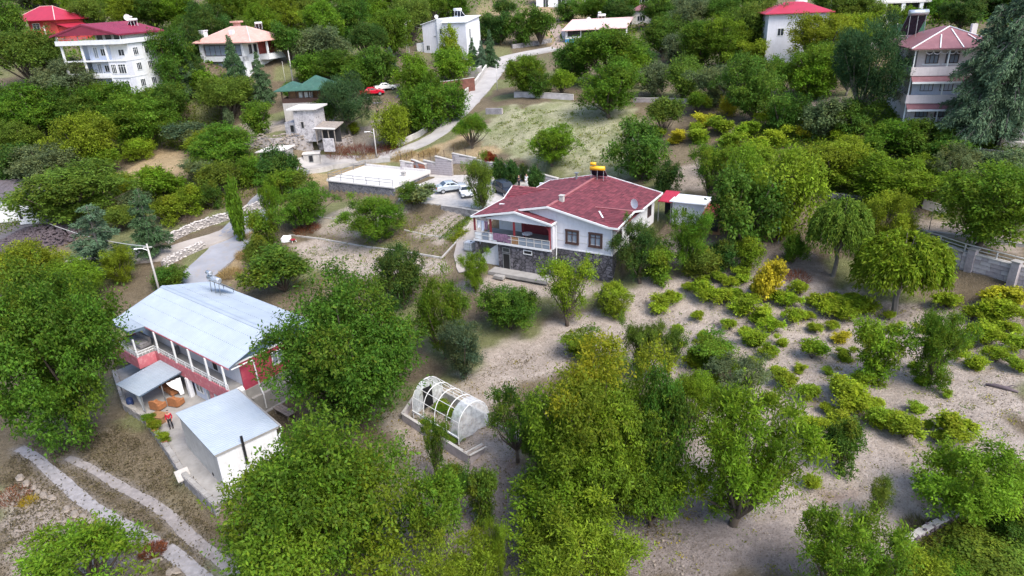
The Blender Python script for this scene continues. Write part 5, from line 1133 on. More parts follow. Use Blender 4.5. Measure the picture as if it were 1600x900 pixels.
# porch
R_.mesh('porch_gable', 'lilac_shaded_white', MB().prism([(-7.4,-1.15),(.7,-1.15),(.7,-1.0),(-7.4,-1.0)], 5.72, [5.8,6.0,6.0,5.8]).add([(-7.4,-1.15,5.8),(-3.6,-1.15,zr(3.6)-.14),(.7,-1.15,6.0),(-7.4,-1.0,5.8),(-3.6,-1.0,zr(3.6)-.14),(.7,-1.0,6.0)], [(0,2,1),(3,4,5),(0,1,4,3),(1,2,5,4)]))
R_.box('porch_floor', 'concrete', -9.1, .65, -1.15, 3.0, 2.95, 3.1); R_.box('porch_floor_edge', 'white_paint', -9.15, .7, -1.25, -1.15, 2.9, 3.12)
R_.box('porch_ceiling', 'dark_wood', -9.0, .6, -1.0, 3.0, 5.72, 5.78)
for x, y in ((-9.0,-1.05),(-3.9,-1.05),(.45,-1.05),(-6.9,-1.05)): R_.box('porch_post', 'red_wood', x-.09, x+.09, y-.09, y+.09, 3.1, 5.72)
R_.mesh('post_brace', 'red_wood', MB().bar((.4,-1.1,5.2),(0,-1.1,5.7),.08).bar((-3.9,1.2,3.1),(-3.9,1.2,5.7),.14))
x = -9.0; i = 0
pr = R_.rail([(-9.0,-1.2),(.5,-1.2)], 3.1, 1.0, 'rail_grey', post=.9, bars=2, name='porch_railing')
for i in range(10):
    a = -9.0+i*.95; o = R_.box('panel', ('white_paint','glass_pale','white_paint','mauve_cloth','mauve_cloth','wood','glass_pale','glass_pale','glass_pale','glass_pale')[i], a+.06, a+.89, -1.19, -1.16, 3.18, 3.98, pr)
R_.box('left_pillar', 'dark_stone', -9.1, -8.7, -1.1, -.7, -.2, 2.95)
R_.win('f', -1.0, -5.05, -.15, .95, 2.0, 'steel_grey', 'black', 0, name='door', t=.06); R_.win('f', -1.0, -5.05, 1.95, .95, .6, 'steel_grey', 'glass', 0); R_.win('f', -1.0, -2.3, 2.1, 1.1, .5, 'white_trim', 'black', 0)
R_.mesh('ramp_wall', 'white_paint', MB().prism([(-8.7,-.4),(-6.12,-.4),(-6.12,-.2),(-8.7,-.2)], [-.2,-.2,-.2,-.2], [1.0,2.8,2.8,1.0]))
R_.mesh('chimney', 'concrete_pale', MB().box(.2,.65,1.9,2.35,k-.3,k+.55).box(.14,.71,1.84,2.41,k+.55,k+.63), rf); R_.mesh('chimney', 'steel_grey', MB().tube([(-2.6,12.8,k-1),(-2.6,12.8,k+.2)],.13,8).box(-2.85,-2.35,12.55,13.05,k+.25,k+.32), rf)
R_.mesh('downpipe', 'white_trim', MB().tube([(.82,-.95,6.0),(.82,-.2,5.6),(.8,-.15,3.0),(.72,-.3,-.2)], .07, 7)); R_.mesh('downpipe', 'white_trim', MB().tube([(7.1,-.12,6.0),(7.1,-.1,3.0)], .05, 7))
R_.mesh('path_edge', 'concrete', MB().box(-6.6,.8,-2.6,-1.05,-.35,.02).box(-5.6,-4.4,-3.2,-2.6,-.45,-.12))
heater((*rd_(.5,12.0), z0+k-.1), RY+8, 'bright yellow solar water heater on the red shingle roof', 'tank_yellow', .95, 1.2, frame_mat='galvanised')
def dish(loc, deg, label, s=.55):
    t = thing('satellite_dish', label, 'satellite dish', loc, math.radians(deg), 'satellite dishes on the roofs'); mb = MB(); n = 14; vs = [(0,.06,.75)]
    for rr in (.35, .7, 1.0):
        for j in range(n): a = 6.2832*j/n; vs.append((rr*s*math.cos(a), .06-.22*s*rr*rr, .75+rr*s*math.sin(a)))
    fs = [(0,1+j,1+(j+1) % n) for j in range(n)]+[(1+b*n+j, 1+(b+1)*n+j, 1+(b+1)*n+(j+1) % n, 1+b*n+(j+1) % n) for b in range(2) for j in range(n)]
    mb.add(vs, fs).build('reflector', 'white_trim', t, True); MB().tube([(0,.12,-.3),(0,.1,.75)], .03, 6).build('mast', 'galvanised', t); MB().bar((0,.0,.45),(0,-.5,.7),.03).build('feed_arm', 'galvanised', t)
dish((*rd_(7.5,5.6), z0+zr(7.5)+.25), RY-25, 'white satellite dish on the right edge of the red shingle roof')
# laundry and table on the porch
t = thing('laundry', 'hanging laundry at the left end of the porch', 'laundry', (*rd_(-8.2,-.9), z0+3.1), math.radians(RY))
MB().tube([(-.7,0,2.2),(1.2,.0,2.2)], .01, 4).build('line', 'white_trim', t)
for i, (a, w, h, m) in enumerate(((-.6,.5,.9,'white_cloth'),(-.05,.4,1.2,'blue_wall'),(.4,.45,1.0,'mauve_cloth'))):
    mb = MB(); mb.add([(a+w*j/4, .05*math.sin(j*2+q), 2.2-h*q/3) for j in range(5) for q in range(4)], [(j*4+q,j*4+4+q,j*4+5+q,j*4+1+q) for j in range(4) for q in range(3)]); mb.build('cloth', m, t)
t = thing('porch_table', 'round table with pale cloth inside the porch', 'table', (*rd_(-3.3,.8), z0+3.1), math.radians(RY))
MB().tube([(0,0,.72),(0,0,.76)], .6, 14).build('top', 'white_cloth', t); MB().tube([(0,0,0),(0,0,.72)], .06, 8).build('leg', 'dark_wood', t)
t = thing('blanket', 'mauve patterned blanket hung over the porch railing', 'blanket', (*rd_(-5.6,-1.22), z0+3.2), math.radians(RY))
mb = MB(); mb.add([(-.9+1.9*j/8, -.05-.04*math.sin(j*1.7+q), 1.0-.85*q/3) for j in range(9) for q in range(4)], [(j*4+q,j*4+4+q,j*4+5+q,j*4+1+q) for j in range(8) for q in range(3)]); mb.build('cloth', 'mauve_cloth', t)
# sheds behind the house
q = rd_(7.6,13.9); A_ = House('lean_to', 'open shelter with bright red sheet roof beside the red-shingled house', 'shelter', (*q, 6.3), RY)
A_.mesh('roof', 'red_sheet', MB().corrug((0,-.4,2.15),(1.7,-.4,2.15),(1.7,2.9,2.6),(0,2.9,2.6), .25, .03).slab([(0,-.4,2.12),(1.7,-.4,2.12),(1.7,2.9,2.57),(0,2.9,2.57)], .05))
for x, y in ((.1,-.3),(1.6,-.3)): A_.box('post', 'steel_grey', x-.04, x+.04, y-.04, y+.04, -.4, 2.1)
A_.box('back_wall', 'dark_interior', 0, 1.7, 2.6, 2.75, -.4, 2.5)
q = rd_(9.2,13.7); A_ = House('garden_shed', 'pale shed with flat white roof behind the red-shingled house', 'shed', (*q, 6.2), RY-3)
A_.box('wall', 'lilac_shaded_white', 0.1, 3.9, .1, 2.4, -.5, 2.3); A_.mesh('roof', 'roof_sheet_white', MB().slab([(-.2,-.2,2.4),(4.15,-.2,2.45),(4.15,2.7,2.6),(-.2,2.7,2.55)], .1)); A_.win('f', .1, 1.6, 1.0, .7, .8)
q = rd_(13.3,12.3); A_ = House('tool_shed', 'low shed with rusty red ribbed roof right of the white-roofed shed', 'shed', (*q, 5.9), RY)
A_.box('wall', 'wood', 0.1, 2.1, .1, 3.0, -.5, 1.9); A_.mesh('roof', 'rust_sheet', MB().corrug((-.1,-.3,1.95),(2.3,-.3,1.95),(2.3,3.3,2.35),(-.1,3.3,2.35), .25, .04).slab([(-.1,-.3,1.92),(2.3,-.3,1.92),(2.3,3.3,2.32),(-.1,3.3,2.32)], .06)); A_.win('f', .1, 1.2, 0, 1.2, 1.6, 'dark_wood', 'black', 0, name='door')
# white pallet tank and board by the driveway
g = ground(735,392); t = thing('water_tank', 'square white water tank in a metal cage beside the house corner', 'tank', g, math.radians(RY)); MB().box(-.55,.55,-.5,.5,.15,1.2).build('body', 'white_trim', t, bevel=.08)
mb = MB()
for i in range(5):
    a = -.56+i*.28; mb.box(a-.015,a+.015,-.53,-.5,.15,1.2).box(a-.015,a+.015,.5,.53,.15,1.2)
for z in (.35,.65,.95,1.2): mb.box(-.57,.57,-.54,-.51,z-.015,z+.015).box(.56,.59,-.5,.5,z-.015,z+.015).box(-.59,-.56,-.5,.5,z-.015,z+.015)
mb.build('cage', 'galvanised', t); MB().box(-.6,.6,-.55,.55,0,.12).build('pallet', 'wood_grey', t); MB().tube([(.2,0,1.2),(.2,0,1.26)], .15, 10).build('cap', 'steel_grey', t)
strip('driveway', gp((738,424),(730,398),(735,372),(745,350),(758,330)), [3.0,3.2,3.0,3.0,3.2], 'path_slab', 'beige concrete driveway at the left of the red-shingled house', .05)
# ------------------------------------------------------------------ greenhouse and its bed
a, b = atz(645,640,.75), atz(716,682,.75); GH = math.atan2(b[1]-a[1], b[0]-a[0]); gl = float(np.linalg.norm((b-a)[:2])); gw = 3.3
t = House('greenhouse', 'hoop greenhouse with bare white arches and torn plastic at its ends', 'greenhouse', (a[0], a[1], .25), math.degrees(GH)); hh = 2.75
def arch(x, dz=0): return [(x, gw/2-gw/2*math.cos(math.pi*i/14), .35+max(0, (hh-.35))*math.sin(math.pi*i/14)**.75+dz) for i in range(15)]
for i in range(5): t.mesh('arch', 'white_trim', MB().tube(arch(gl*i/4), .035, 6))
for k in (2, 4, 7, 10, 12): p = arch(0)[k]; t.mesh('purlin', 'white_trim', MB().tube([(0,p[1],p[2]),(gl*.5,p[1],p[2]-.04),(gl,p[1],p[2])], .025, 5))
t.mesh('base_rail', 'white_trim', MB().box(-.05,gl+.05,-.06,.06,.3,.42)); t.mesh('base_rail', 'concrete_pale', MB().box(-.05,gl+.05,gw-.1,gw+.1,-.4,.75))
for i in range(7): t.mesh('post', 'white_trim', MB().box(gl*i/6-.03,gl*i/6+.03,-.03,.03,-.3,.36))
for x, s in ((0,-1), (gl,1)):
    A0 = arch(x+.03*s); m = MB(); n = len(A0); vs = [(p[0]+.05*math.sin(i*2.1), p[1], p[2]) for i, p in enumerate(A0)]+[(p[0]+.08*math.sin(i*1.3)*s, p[1], .0) for i, p in enumerate(A0)]
    m.add(vs, [(i,i+1,n+i+1,n+i) for i in range(n-1)]); t.mesh('plastic_sheet', 'greenhouse_film', m)
A0, A1 = arch(gl-.9,.03), arch(gl+.02,.03); m = MB(); n = len(A0); A0, A1 = A0[:10], A1[:10]; m.add(A0+A1, [(i,i+1,11+i,10+i) for i in range(0,9)]); t.mesh('plastic_sheet', 'greenhouse_film', m)
A0, A1 = arch(-.02,.03), arch(.7,.03); m = MB(); A0, A1 = A0[:7], A1[:7]; m.add(A0+A1, [(i,i+1,8+i,7+i) for i in range(0,6)]); t.mesh('plastic_sheet', 'greenhouse_film', m)
t.mesh('door_opening', 'black', MB().box(-.02,.06,1.2,2.1,.05,1.9))
def low_wall(name, label, pts, h, w, mat, cap=None, z=None, group=None, sink=.4):
    t = thing(name, label, 'wall', (0,0,0), 0, group); mb = MB(); cm = MB()
    for a, b in zip(pts[:-1], pts[1:]):
        a, b = np.array(a[:2], float), np.array(b[:2], float); n_ = max(1, int(np.linalg.norm(b-a)/2.0)); d = (b-a)/np.linalg.norm(b-a); nn = np.array([-d[1], d[0]])*w/2
        for i in range(n_):
            p, q = a+(b-a)*i/n_, a+(b-a)*(i+1)/n_; zp = [gz(*p), gz(*q)] if z is None else [z, z]
            mb.prism([tuple(p-nn),tuple(q-nn),tuple(q+nn),tuple(p+nn)], [zp[0]-sink,zp[1]-sink,zp[1]-sink,zp[0]-sink], [zp[0]+h,zp[1]+h,zp[1]+h,zp[0]+h])
            if cap: k = 1.18; cm.prism([tuple(p-nn*k),tuple(q-nn*k),tuple(q+nn*k),tuple(p+nn*k)], [zp[0]+h,zp[1]+h,zp[1]+h,zp[0]+h], [zp[0]+h+.07,zp[1]+h+.07,zp[1]+h+.07,zp[0]+h+.07])
    mb.build('wall', mat, t)
    if cap: cm.build('coping', cap, t)
    return t
W_ = lambda L, z=None: [ground(x, y) if z is None else atz(x, y, z) for x, y in L]
low_wall('bed_wall', 'low concrete wall around the greenhouse bed', W_([(648,620),(629,648),(733,713),(755,697)], .45), .55, .2, 'block_stone', 'concrete_pale', z=0.0, sink=1.2)
low_wall('garden_wall', 'low block wall from the greenhouse bed to the yellowing tree', W_([(760,655),(820,688),(872,716)], .3), .45, .2, 'block_stone', 'concrete', z=0.0, sink=.8)
t = thing('plank_stack', 'old boards across the corner of the greenhouse bed', 'boards', (*atz(742,702,.6)[:2], .62), math.radians(40))
for k in range(4): MB().box(-.8,.8,-.45+k*.25,-.3+k*.25,0,.05).build('plank', 'wood_grey' if k % 2 else 'concrete_pale', t)
# bed plants
gp_ = random.Random(5)
for i, (x, y, c, lab) in enumerate(((668,668,'gold','yellowish weeds in the greenhouse bed, left'),(690,676,'fresh','green weeds in the greenhouse bed, middle'),(708,690,'olive','olive weeds in the greenhouse bed, right'),(690,640,'mid','leafy green crop inside the greenhouse, left'),(706,652,'mid','leafy green crop inside the greenhouse, right'))):
    tree('vine', x, y-16, y, 30, c, lab, 'plants in the greenhouse bed')

# ------------------------------------------------------------------ raised terrace with dark stone wall
T = House('terrace_platform', 'raised white-topped terrace with dark stone wall and metal railing', 'terrace', (*PO, 5.0), PY)
T.box('stone_wall', 'platform_stone', 0, 12.35, 0, 9.0, -1.2, 1.72); T.box('floor', 'concrete_white', -.15, 12.5, -.15, 9.15, 1.72, 1.9)
T.mesh('kerb', 'concrete_white', MB().box(-.15,12.5,8.95,9.2,1.9,2.3).box(12.3,12.55,1.5,8.95,1.9,2.35).box(-.2,.05,.0,8.95,1.9,2.05)); T.rail([(0.1,0.1),(12.2,0.1)], 1.9, 1.0, 'steel_grey', post=2.4, bars=2, r=.03); T.rail([(0.1,.1),(.1,8.9)], 1.9, 1.0, 'steel_grey', post=2.4, bars=2, r=.03)
T.mesh('hatch', 'concrete_pale', MB().box(9.6,10.2,5.6,6.1,1.9,2.5).box(9.5,10.3,5.5,6.2,2.5,2.58))
# bent plastic hoops lying by the terrace corner
t = thing('fallen_arbor', 'broken white arbour poles leaning at the terrace corner', 'arbour', (*pf_(13.2,2.0), 5.9), math.radians(PY))
for i in range(6): MB().tube([(-.2+i*.55,-1.2,-.5),(.0+i*.5,-.2,1.2),(.8+i*.45,.8,.9),(1.6+i*.4,1.4,.1)], .05, 5).build('pole', 'white_trim', t)
# stepped block walls behind the yard; blocks are separate stones
def block_wall(name, label, a, b, za, zb, top_a, top_b, mats, bw=.62, bh=.32, thick=.4, cap=True, seed=0, group=None, mortar='mortar'):
    """masonry wall from a to b: recessed mortar core and a course-by-course skin of single blocks on both faces"""
    a, b = np.array(a[:2], float), np.array(b[:2], float); L = float(np.linalg.norm(b-a)); yaw = math.atan2(b[1]-a[1], b[0]-a[0]); zmin = min(za, zb)
    t = thing(name, label, 'wall', (a[0], a[1], zmin), yaw, group); r = random.Random(seed); f = lambda x: (top_a+(top_b-top_a)*x/L)-zmin; fb = lambda x: (za+(zb-za)*x/L)-zmin
    MB().prism([(0,-thick/2+.04),(L,-thick/2+.04),(L,thick/2-.04),(0,thick/2-.04)], [fb(0)-1.8,fb(L)-1.8,fb(L)-1.8,fb(0)-1.8], [f(0)-.02,f(L)-.02,f(L)-.02,f(0)-.02]).build('core', mortar, t)
    protos = []
    for k in range(6):
        m = MB(); w, h = 1.0, 1.0; j = lambda s: r.uniform(-s, s)
        m.add([(0+j(.03),-.5,0+j(.05)),(1+j(.03),-.5,0+j(.05)),(1+j(.03),.5,0),(0,.5,0),(0+j(.03),-.5,1+j(.05)),(1+j(.03),-.5,1+j(.05)),(1,.5,1),(0,.5,1)], [(3,2,1,0),(4,5,6,7),(0,1,5,4),(1,2,6,5),(2,3,7,6),(3,0,4,7)])
        o = m.build('block', mats[k % len(mats)], t); protos.append(o.data); bpy.data.objects.remove(o)
    z = -.1-2*bh; row = 0
    while z < max(f(0), f(L))-.1:
        x = -bw*(.5 if row % 2 else 0)
        while x < L-.05:
            w = bw*r.uniform(.7, 1.3); x0, x1 = max(x, 0), min(x+w, L)
            if x1-x0 > .12 and z+bh*.9 <= f((x0+x1)/2)+.05 and z+bh > fb((x0+x1)/2)-.9:
                o = bpy.data.objects.new('block', r.choice(protos)); COL.objects.link(o); o.parent = t; o.location = (x0+.012, -r.uniform(0, .03), z+.012); o.scale = (x1-x0-.03, thick+r.uniform(0, .03), bh-.03)
            x += w
        z += bh; row += 1
    if cap: MB().prism([(-.05,-thick/2-.06),(L+.05,-thick/2-.06),(L+.05,thick/2+.06),(-.05,thick/2+.06)], [f(0),f(L),f(L),f(0)], [f(0)+.1,f(L)+.1,f(L)+.1,f(0)+.1]).build('coping', 'concrete_pale', t)
    return t
SW = [((627,264),(646,265),7.0,1.3,1.0,'block_stone_light','pale lowest section of the stepped block wall','first'),((645,266),(666,269),6.6,1.7,1.2,'terracotta','reddish section of the stepped block wall','second'),
      ((664,272),(684,273),6.1,2.2,1.8,'block_stone','grey section of the stepped block wall left of the tall one','third'),((683,273),(708,275),6.1,2.9,2.4,'block_stone','tall grey section of the stepped block wall beside the silver car','fourth'),
      ((709,266),(745,269),6.15,2.7,2.2,'block_stone_light','pale highest section of the stepped block wall behind the cars','fifth'),((746,271),(800,279),6.1,2.1,1.9,'block_stone_light','white stone wall behind the dark hedge','sixth'),((801,279),(872,292),6.1,1.8,1.2,'block_stone_light','low right end of the stone wall behind the people','seventh')]
for i, (pa, pb, zz, ha, hb, m, lab, od) in enumerate(SW):
    a, b = atz(*pa, zz), atz(*pb, zz); block_wall('stepped_wall', lab, a, b, zz, zz, zz+ha, zz+hb, [m, 'block_stone'], bw=.75, bh=.34, seed=i, group='stepped block wall behind the yard')
    for j, u in enumerate((.1, .6)):
        p = a+(b-a)*u; o = MB().tube([(0,0,-.8),(0,0,1.2)], .04, 5).build('fence_post', 'dark_wood', None); o.location = (p[0]-.2, p[1]+.6, zz+ha+(hb-ha)*u+.1)
        tag(o, f'{("left","right")[j]} thin fence post on the {od} section of the stepped wall', 'post', 'fence posts above the stepped wall')
# yard edge wall in front of the cars
low_wall('yard_wall', 'low stone wall between the parked cars and the vegetable garden', W_([(690,322),(720,326),(762,334)], 6.0), .5, .35, 'rubble_wall', 'concrete_pale', z=5.6, sink=1.0)
low_wall('garden_edging', 'concrete kerb along the lower edge of the vegetable garden', W_([(452,368),(500,374),(600,390),(690,404)]), .18, .18, 'concrete_pale')
low_wall('garden_edging', 'thin concrete kerb crossing the vegetable garden at the left', W_([(488,332),(500,340),(545,345)]), .12, .15, 'concrete_pale')
low_wall('garden_edging', 'concrete kerb beside the driveway', W_([(690,404),(712,380),(735,350)]), .15, .18, 'concrete_pale')
low_wall('garden_edging', 'short kerb crossing the garden right of the dense fruit tree', W_([(632,360),(665,368),(700,372)]), .12, .15, 'concrete_pale')
low_wall('yard_parapet', 'dark block wall behind the pale blue roof', [bl_(1.5,9.9), bl_(7.5,10.3), bl_(13.0,10.6)], 1.0, .2, 'rubble_wall', 'concrete_pale')

# vegetable rows
def crop_row(a, b, n, w, h, col, seed, lab):
    r = np.random.RandomState(seed); t_ = r.uniform(0, 1, n); A0, B0 = np.array(a[:2]), np.array(b[:2]); xy = A0+(B0-A0)*t_[:, None]+r.normal(0, w, (n, 2)); z = ground_z(xy)+r.uniform(0.02, h, n)
    P = np.c_[xy, z]; Nn = unit(r.normal(0, .6, (n, 3))+[0, 0, 1]); T = unit(np.cross(Nn, r.normal(size=(n, 3)))); L = r.uniform(.1, .24, n)
    me = leaf_mesh('crop', P, Nn, T, L, L*.55, np.c_[r.uniform(.7, 1.3, n), np.clip(r.normal(.1, .1, n), 0, 1), np.zeros(n)]); o = bpy.data.objects.new('crop_row', me); COL.objects.link(o); o.color = (*GRN[col], 1)
    tag(o, lab, 'plants', 'rows of vegetables', 'stuff')
for i, (p, q, c, h, lab) in enumerate((((700,376),(740,338),'fresh',.4,'leafy vegetable row beside the driveway'),((690,374),(735,332),'dark',.3,'dark vegetable row second from the driveway'),((676,372),(722,330),'olive',.12,'thin vegetable row in the middle of the garden'),((664,370),(708,328),'olive',.1,'thin vegetable row left in the garden'),((708,378),(728,362),'gold',.45,'yellow-green marrow plants at the driveway kerb'))):
    crop_row(ground(*p), ground(*q), 900 if h > .2 else 260, .28 if h > .2 else .16, h, c, i, lab)

# ------------------------------------------------------------------ cars
def car(loc, deg, paint, label, kind='saloon', s=1.0, plate=False):
    t = thing('parked_car', label, 'car', loc, math.radians(deg), 'parked cars'); t.scale = (s, s, s)
    if kind == 'suv': prof = [(-2.15,.45),(-2.2,.8),(-2.1,1.05),(-1.95,1.68),(-.9,1.76),(.35,1.7),(1.05,1.1),(2.0,.98),(2.2,.75),(2.2,.42)]; bw = .92; cab = [3,4,5,6]
    else: prof = [(-2.15,.42),(-2.2,.72),(-2.05,.95),(-1.35,1.05),(-.75,1.42),(.25,1.44),(1.0,1.0),(1.95,.86),(2.18,.65),(2.18,.38)]; bw = .88; cab = [3,4,5,6]
    vs = []; n = len(prof)
    inset = lambda z: bw if z < 1.06 else bw-.17*(z-1.0)/.5
    for sgn in (-1, 1):
        for x, z in prof: vs.append((x, sgn*inset(z), z))
    mids = [(x, 0, z+(.03 if z > .9 else 0)) for x, z in prof]; o = len(vs); vs += mids
    fs = [tuple(range(n-1,-1,-1)), tuple(range(n,2*n))]
    for i in range(n): j = (i+1) % n; fs += [(i,j,o+j,o+i),(o+i,o+j,n+j,n+i)]
    MB().add(vs, fs).build('body', paint, t, bevel=.05)
    def glassq(pts, nm): MB().slab(pts, .015).build(nm, 'car_glass', t)
    a, b, c, d = [prof[i] for i in cab]
    L = lambda p, q, u: (p[0]+(q[0]-p[0])*u, p[1]+(q[1]-p[1])*u)
    for (p, q, nm) in ((c,d,'windscreen'),(b if kind != 'suv' else a, a if kind != 'suv' else prof[2],'rear_window')):
        u0, u1 = L(p,q,.1), L(p,q,.88); sx = .03*(1 if nm == 'windscreen' else -1); w0, w1 = inset(u0[1])-.1, inset(u1[1])-.06
        MB().add([(u0[0]+sx,-w0,u0[1]+.045),(u0[0]+sx,w0,u0[1]+.045),(u1[0]+sx,w1,u1[1]+.045),(u1[0]+sx,-w1,u1[1]+.045)], [(0,1,2,3)]).build(nm, 'car_glass', t)
    zb, zt = 1.06, b[1]-.08
    for sgn in (-1, 1):
        for x0, x1, x2, x3 in (((a[0]+.35 if kind != 'suv' else a[0]+.15), -.35, -.35, b[0]+.08), (-.27, d[0]-.22, c[0]-.02, -.27)):
            y0, y1 = sgn*(inset(zb)+.012), sgn*(inset(zt)+.012); MB().add([(x0,y0,zb),(x1,y0,zb),(x2,y1,zt),(x3,y1,zt)], [(0,1,2,3)]).build('side_window', 'car_glass', t)
    for x in (-1.35, 1.35):
        for sgn in (-1, 1):
            y = sgn*(bw-.08); w = MB().tube([(x,y-.11,.33),(x,y-.1,.33),(x,y+.1,.33),(x,y+.11,.33)], [.28,.33,.33,.28], 14).build('wheel', 'tyre', t); MB().tube([(x,y+sgn*.1,.33),(x,y+sgn*.125,.33)], .2, 10).build('rim', 'galvanised', w)
    for sgn in (-1, 1):
        MB().box(2.1,2.215,sgn*.62-.2,sgn*.62+.2,.66,.8).build('headlight', 'glass_pale', t); MB().box(-2.225,-2.1,sgn*.68-.14,sgn*.68+.14,.75,.95).build('tail_light', 'red_sheet', t); MB().box(.85,1.0,sgn*(bw+.1)-.1,sgn*(bw+.1)+.1,1.0,1.14).build('mirror', paint, t)
    MB().box(2.17,2.23,-.5,.5,.42,.56).build('grille', 'black', t); MB().box(2.2,2.235,-.26,.26,.5,.6).build('number_plate', 'white_trim', t); MB().box(-2.24,-2.19,-.26,.26,.5,.6).build('number_plate', 'white_trim', t)
    return t
car(atz(705,299,6.14), 20, 'silver_car_paint', 'silver saloon car parked beside the raised terrace', s=1.05)
car(atz(728,305,6.14), -80, 'white_car_paint', 'small pale car half hidden by the tall slim tree', s=.9)
sv = car(atz(790,303,6.14), -62, 'dark_car_paint', 'dark car with open door parked nose-on near the red-shingled house', 'suv', 1.02)
MB().add([(.3,.95,.5),(.75,1.75,.5),(.75,1.75,1.1),(.3,.95,1.1),(.36,.92,.5),(.81,1.72,.5),(.81,1.72,1.1),(.36,.92,1.1)], [(0,1,2,3),(7,6,5,4),(0,4,5,1),(1,5,6,2),(2,6,7,3),(3,7,4,0)]).build('open_door', 'dark_car_paint', sv)
g = ground(582,149); car(g, 12, 'red_car_paint', 'red car parked in the yard above the pine', s=1.08)
g = ground(602,141); car(g, 20, 'white_car_paint', 'white car parked behind the red car', s=1.0)
YARD2 = [tuple(ground(x, y)[:2]) for x, y in ((562,152),(575,136),(625,132),(630,150),(600,160),(585,163))]
mbq = MB(); mbq.add([(x, y, gz(x, y)+.08) for x, y in YARD2], [tuple(range(6))]); structure(mbq.build('yard', 'asphalt'), 'grey yard with the red car')
LOT = [tuple(ground(x, y)[:2]) for x, y in ((-60,312),(20,330),(70,345),(66,362),(20,380),(-60,395))]; zl = max(gz(*p) for p in LOT)
strip('asphalt_yard', gp((70,352),(40,357),(0,365),(-60,372)), [6.5,7.0,8,8], 'asphalt', 'dark asphalt yard at the left edge', .05)

# ------------------------------------------------------------------ people: one skinned body, clothes and hair over it
def limb(name, mat, parent, V, E_, rad, root=0, lvl=2):
    me = bpy.data.meshes.new(name); me.from_pydata(V, E_, []); o = bpy.data.objects.new(name, me); COL.objects.link(o); o.parent = parent; me.materials.append(MATS[mat])
    m = o.modifiers.new('skin', 'SKIN'); sv_ = me.skin_vertices[0].data
    for i, r in enumerate(rad): sv_[i].radius = (r, r); sv_[i].use_root = (i == root)
    m.use_smooth_shade = True; s = o.modifiers.new('sub', 'SUBSURF'); s.levels = 1; s.render_levels = lvl; return o
def person(loc, deg, label, top, bottom, s=1.0, arms=((-.24,.05,1.1),(-.22,-.12,.86),(.24,.05,1.1),(.2,-.16,.9)), hair='hair', long_hair=False, cap=None):
    t = thing('person', label, 'person', loc, math.radians(deg)); t.scale = (s, s, s); le, lh, re, rh = arms
    V = [(0,0,.95),(0,.01,1.15),(0,.01,1.38),(0,0,1.5),(0,-.02,1.62),(0,-.02,1.74),(-.18,.01,1.42),le,lh,(.18,.01,1.42),re,rh,(-.1,0,.9),(-.11,-.02,.5),(-.11,.02,.08),(-.11,-.12,.03),(.1,0,.9),(.11,-.02,.5),(.12,.05,.08),(.12,-.09,.03)]
    E_ = [(0,1),(1,2),(2,3),(3,4),(4,5),(2,6),(6,7),(7,8),(2,9),(9,10),(10,11),(0,12),(12,13),(13,14),(14,15),(0,16),(16,17),(17,18),(18,19)]
    rad = [.13,.12,.13,.055,.1,.075,.06,.045,.03,.06,.045,.03,.085,.06,.04,.03,.085,.06,.04,.03]
    limb('body', 'skin', t, V, E_, rad)
    for sgn, h, e in ((-1, lh, le), (1, rh, re)):                      # hands: palm, four fingers and a thumb
        h = Vector(h); d = (h-Vector(e)).normalized(); x = d.orthogonal().normalized(); hv = [tuple(h), tuple(h+d*.08)]; he = [(0,1)]; hr = [.028,.03]
        for k in range(4): hv += [tuple(h+d*.12+x*(k-1.5)*.019), tuple(h+d*(.17-.008*abs(k-1.5))+x*(k-1.5)*.021)]; he += [(1,2+2*k),(2+2*k,3+2*k)]; hr += [.009,.008]
        hv += [tuple(h+d*.03+x*.04), tuple(h+d*.08+x*.055)]; he += [(0,10),(10,11)]; hr += [.01,.009]; limb('hand', 'skin', t, hv, he, hr, lvl=1)
    limb('top', top, t, [V[i] for i in (0,1,2,6,7,9,10)]+[tuple((Vector(le)*.25+Vector(lh)*.75)), tuple((Vector(re)*.25+Vector(rh)*.75))], [(0,1),(1,2),(2,3),(3,4),(2,5),(5,6),(4,7),(6,8)], [.15,.135,.145,.075,.06,.075,.06,.045,.045])
    limb('trousers', bottom, t, [V[i] for i in (0,12,13,14,16,17,18)], [(0,1),(1,2),(2,3),(0,4),(4,5),(5,6)], [.14,.1,.078,.06,.1,.078,.06])
    for x, y in ((-.11,-.05), (.12,-.02)): MB().box(x-.05,x+.05,y-.14,y+.1,0,.09).build('shoe', 'black', t, bevel=.03)
    hv = [(0,.02,1.76),(0,.055,1.68),(0,.06,1.58)]+([(0,.08,1.42)] if long_hair else []); limb('hair', hair, t, hv, [(i,i+1) for i in range(len(hv)-1)], [.085,.085,.06]+([.06] if long_hair else []))
    MB().box(-.045,-.025,-.125,-.112,1.655,1.67).box(.025,.045,-.125,-.112,1.655,1.67).build('eyes', 'black', t); MB().box(-.012,.012,-.145,-.11,1.615,1.65).build('nose', 'skin', t); MB().box(-.03,.03,-.122,-.108,1.585,1.595).build('mouth', 'red_wood', t)
    return t
person((*bl_(9.5,-4.0), 0), BY+60, 'woman in a red top standing on the patio beside the shed', 'red_cloth', 'dark_cloth', .98, long_hair=True)
person((*atz(811,293,6.15)[:2], 6.15), 40, 'person in black clothes with bent arms beside the dark car', 'dark_cloth', 'dark_cloth', 1.03, arms=((-.27,.0,1.2),(-.1,-.2,1.2),(.27,0,1.2),(.12,-.22,1.22)))
person((*atz(823,291,6.15)[:2], 6.15), -30, 'person in white clothes standing in front of the dark hedge', 'white_cloth', 'white_cloth', 1.03)
g = ground(591,184); person(g, 10, 'person in black standing on the slope below the red car', 'dark_cloth', 'dark_cloth', 1.0)
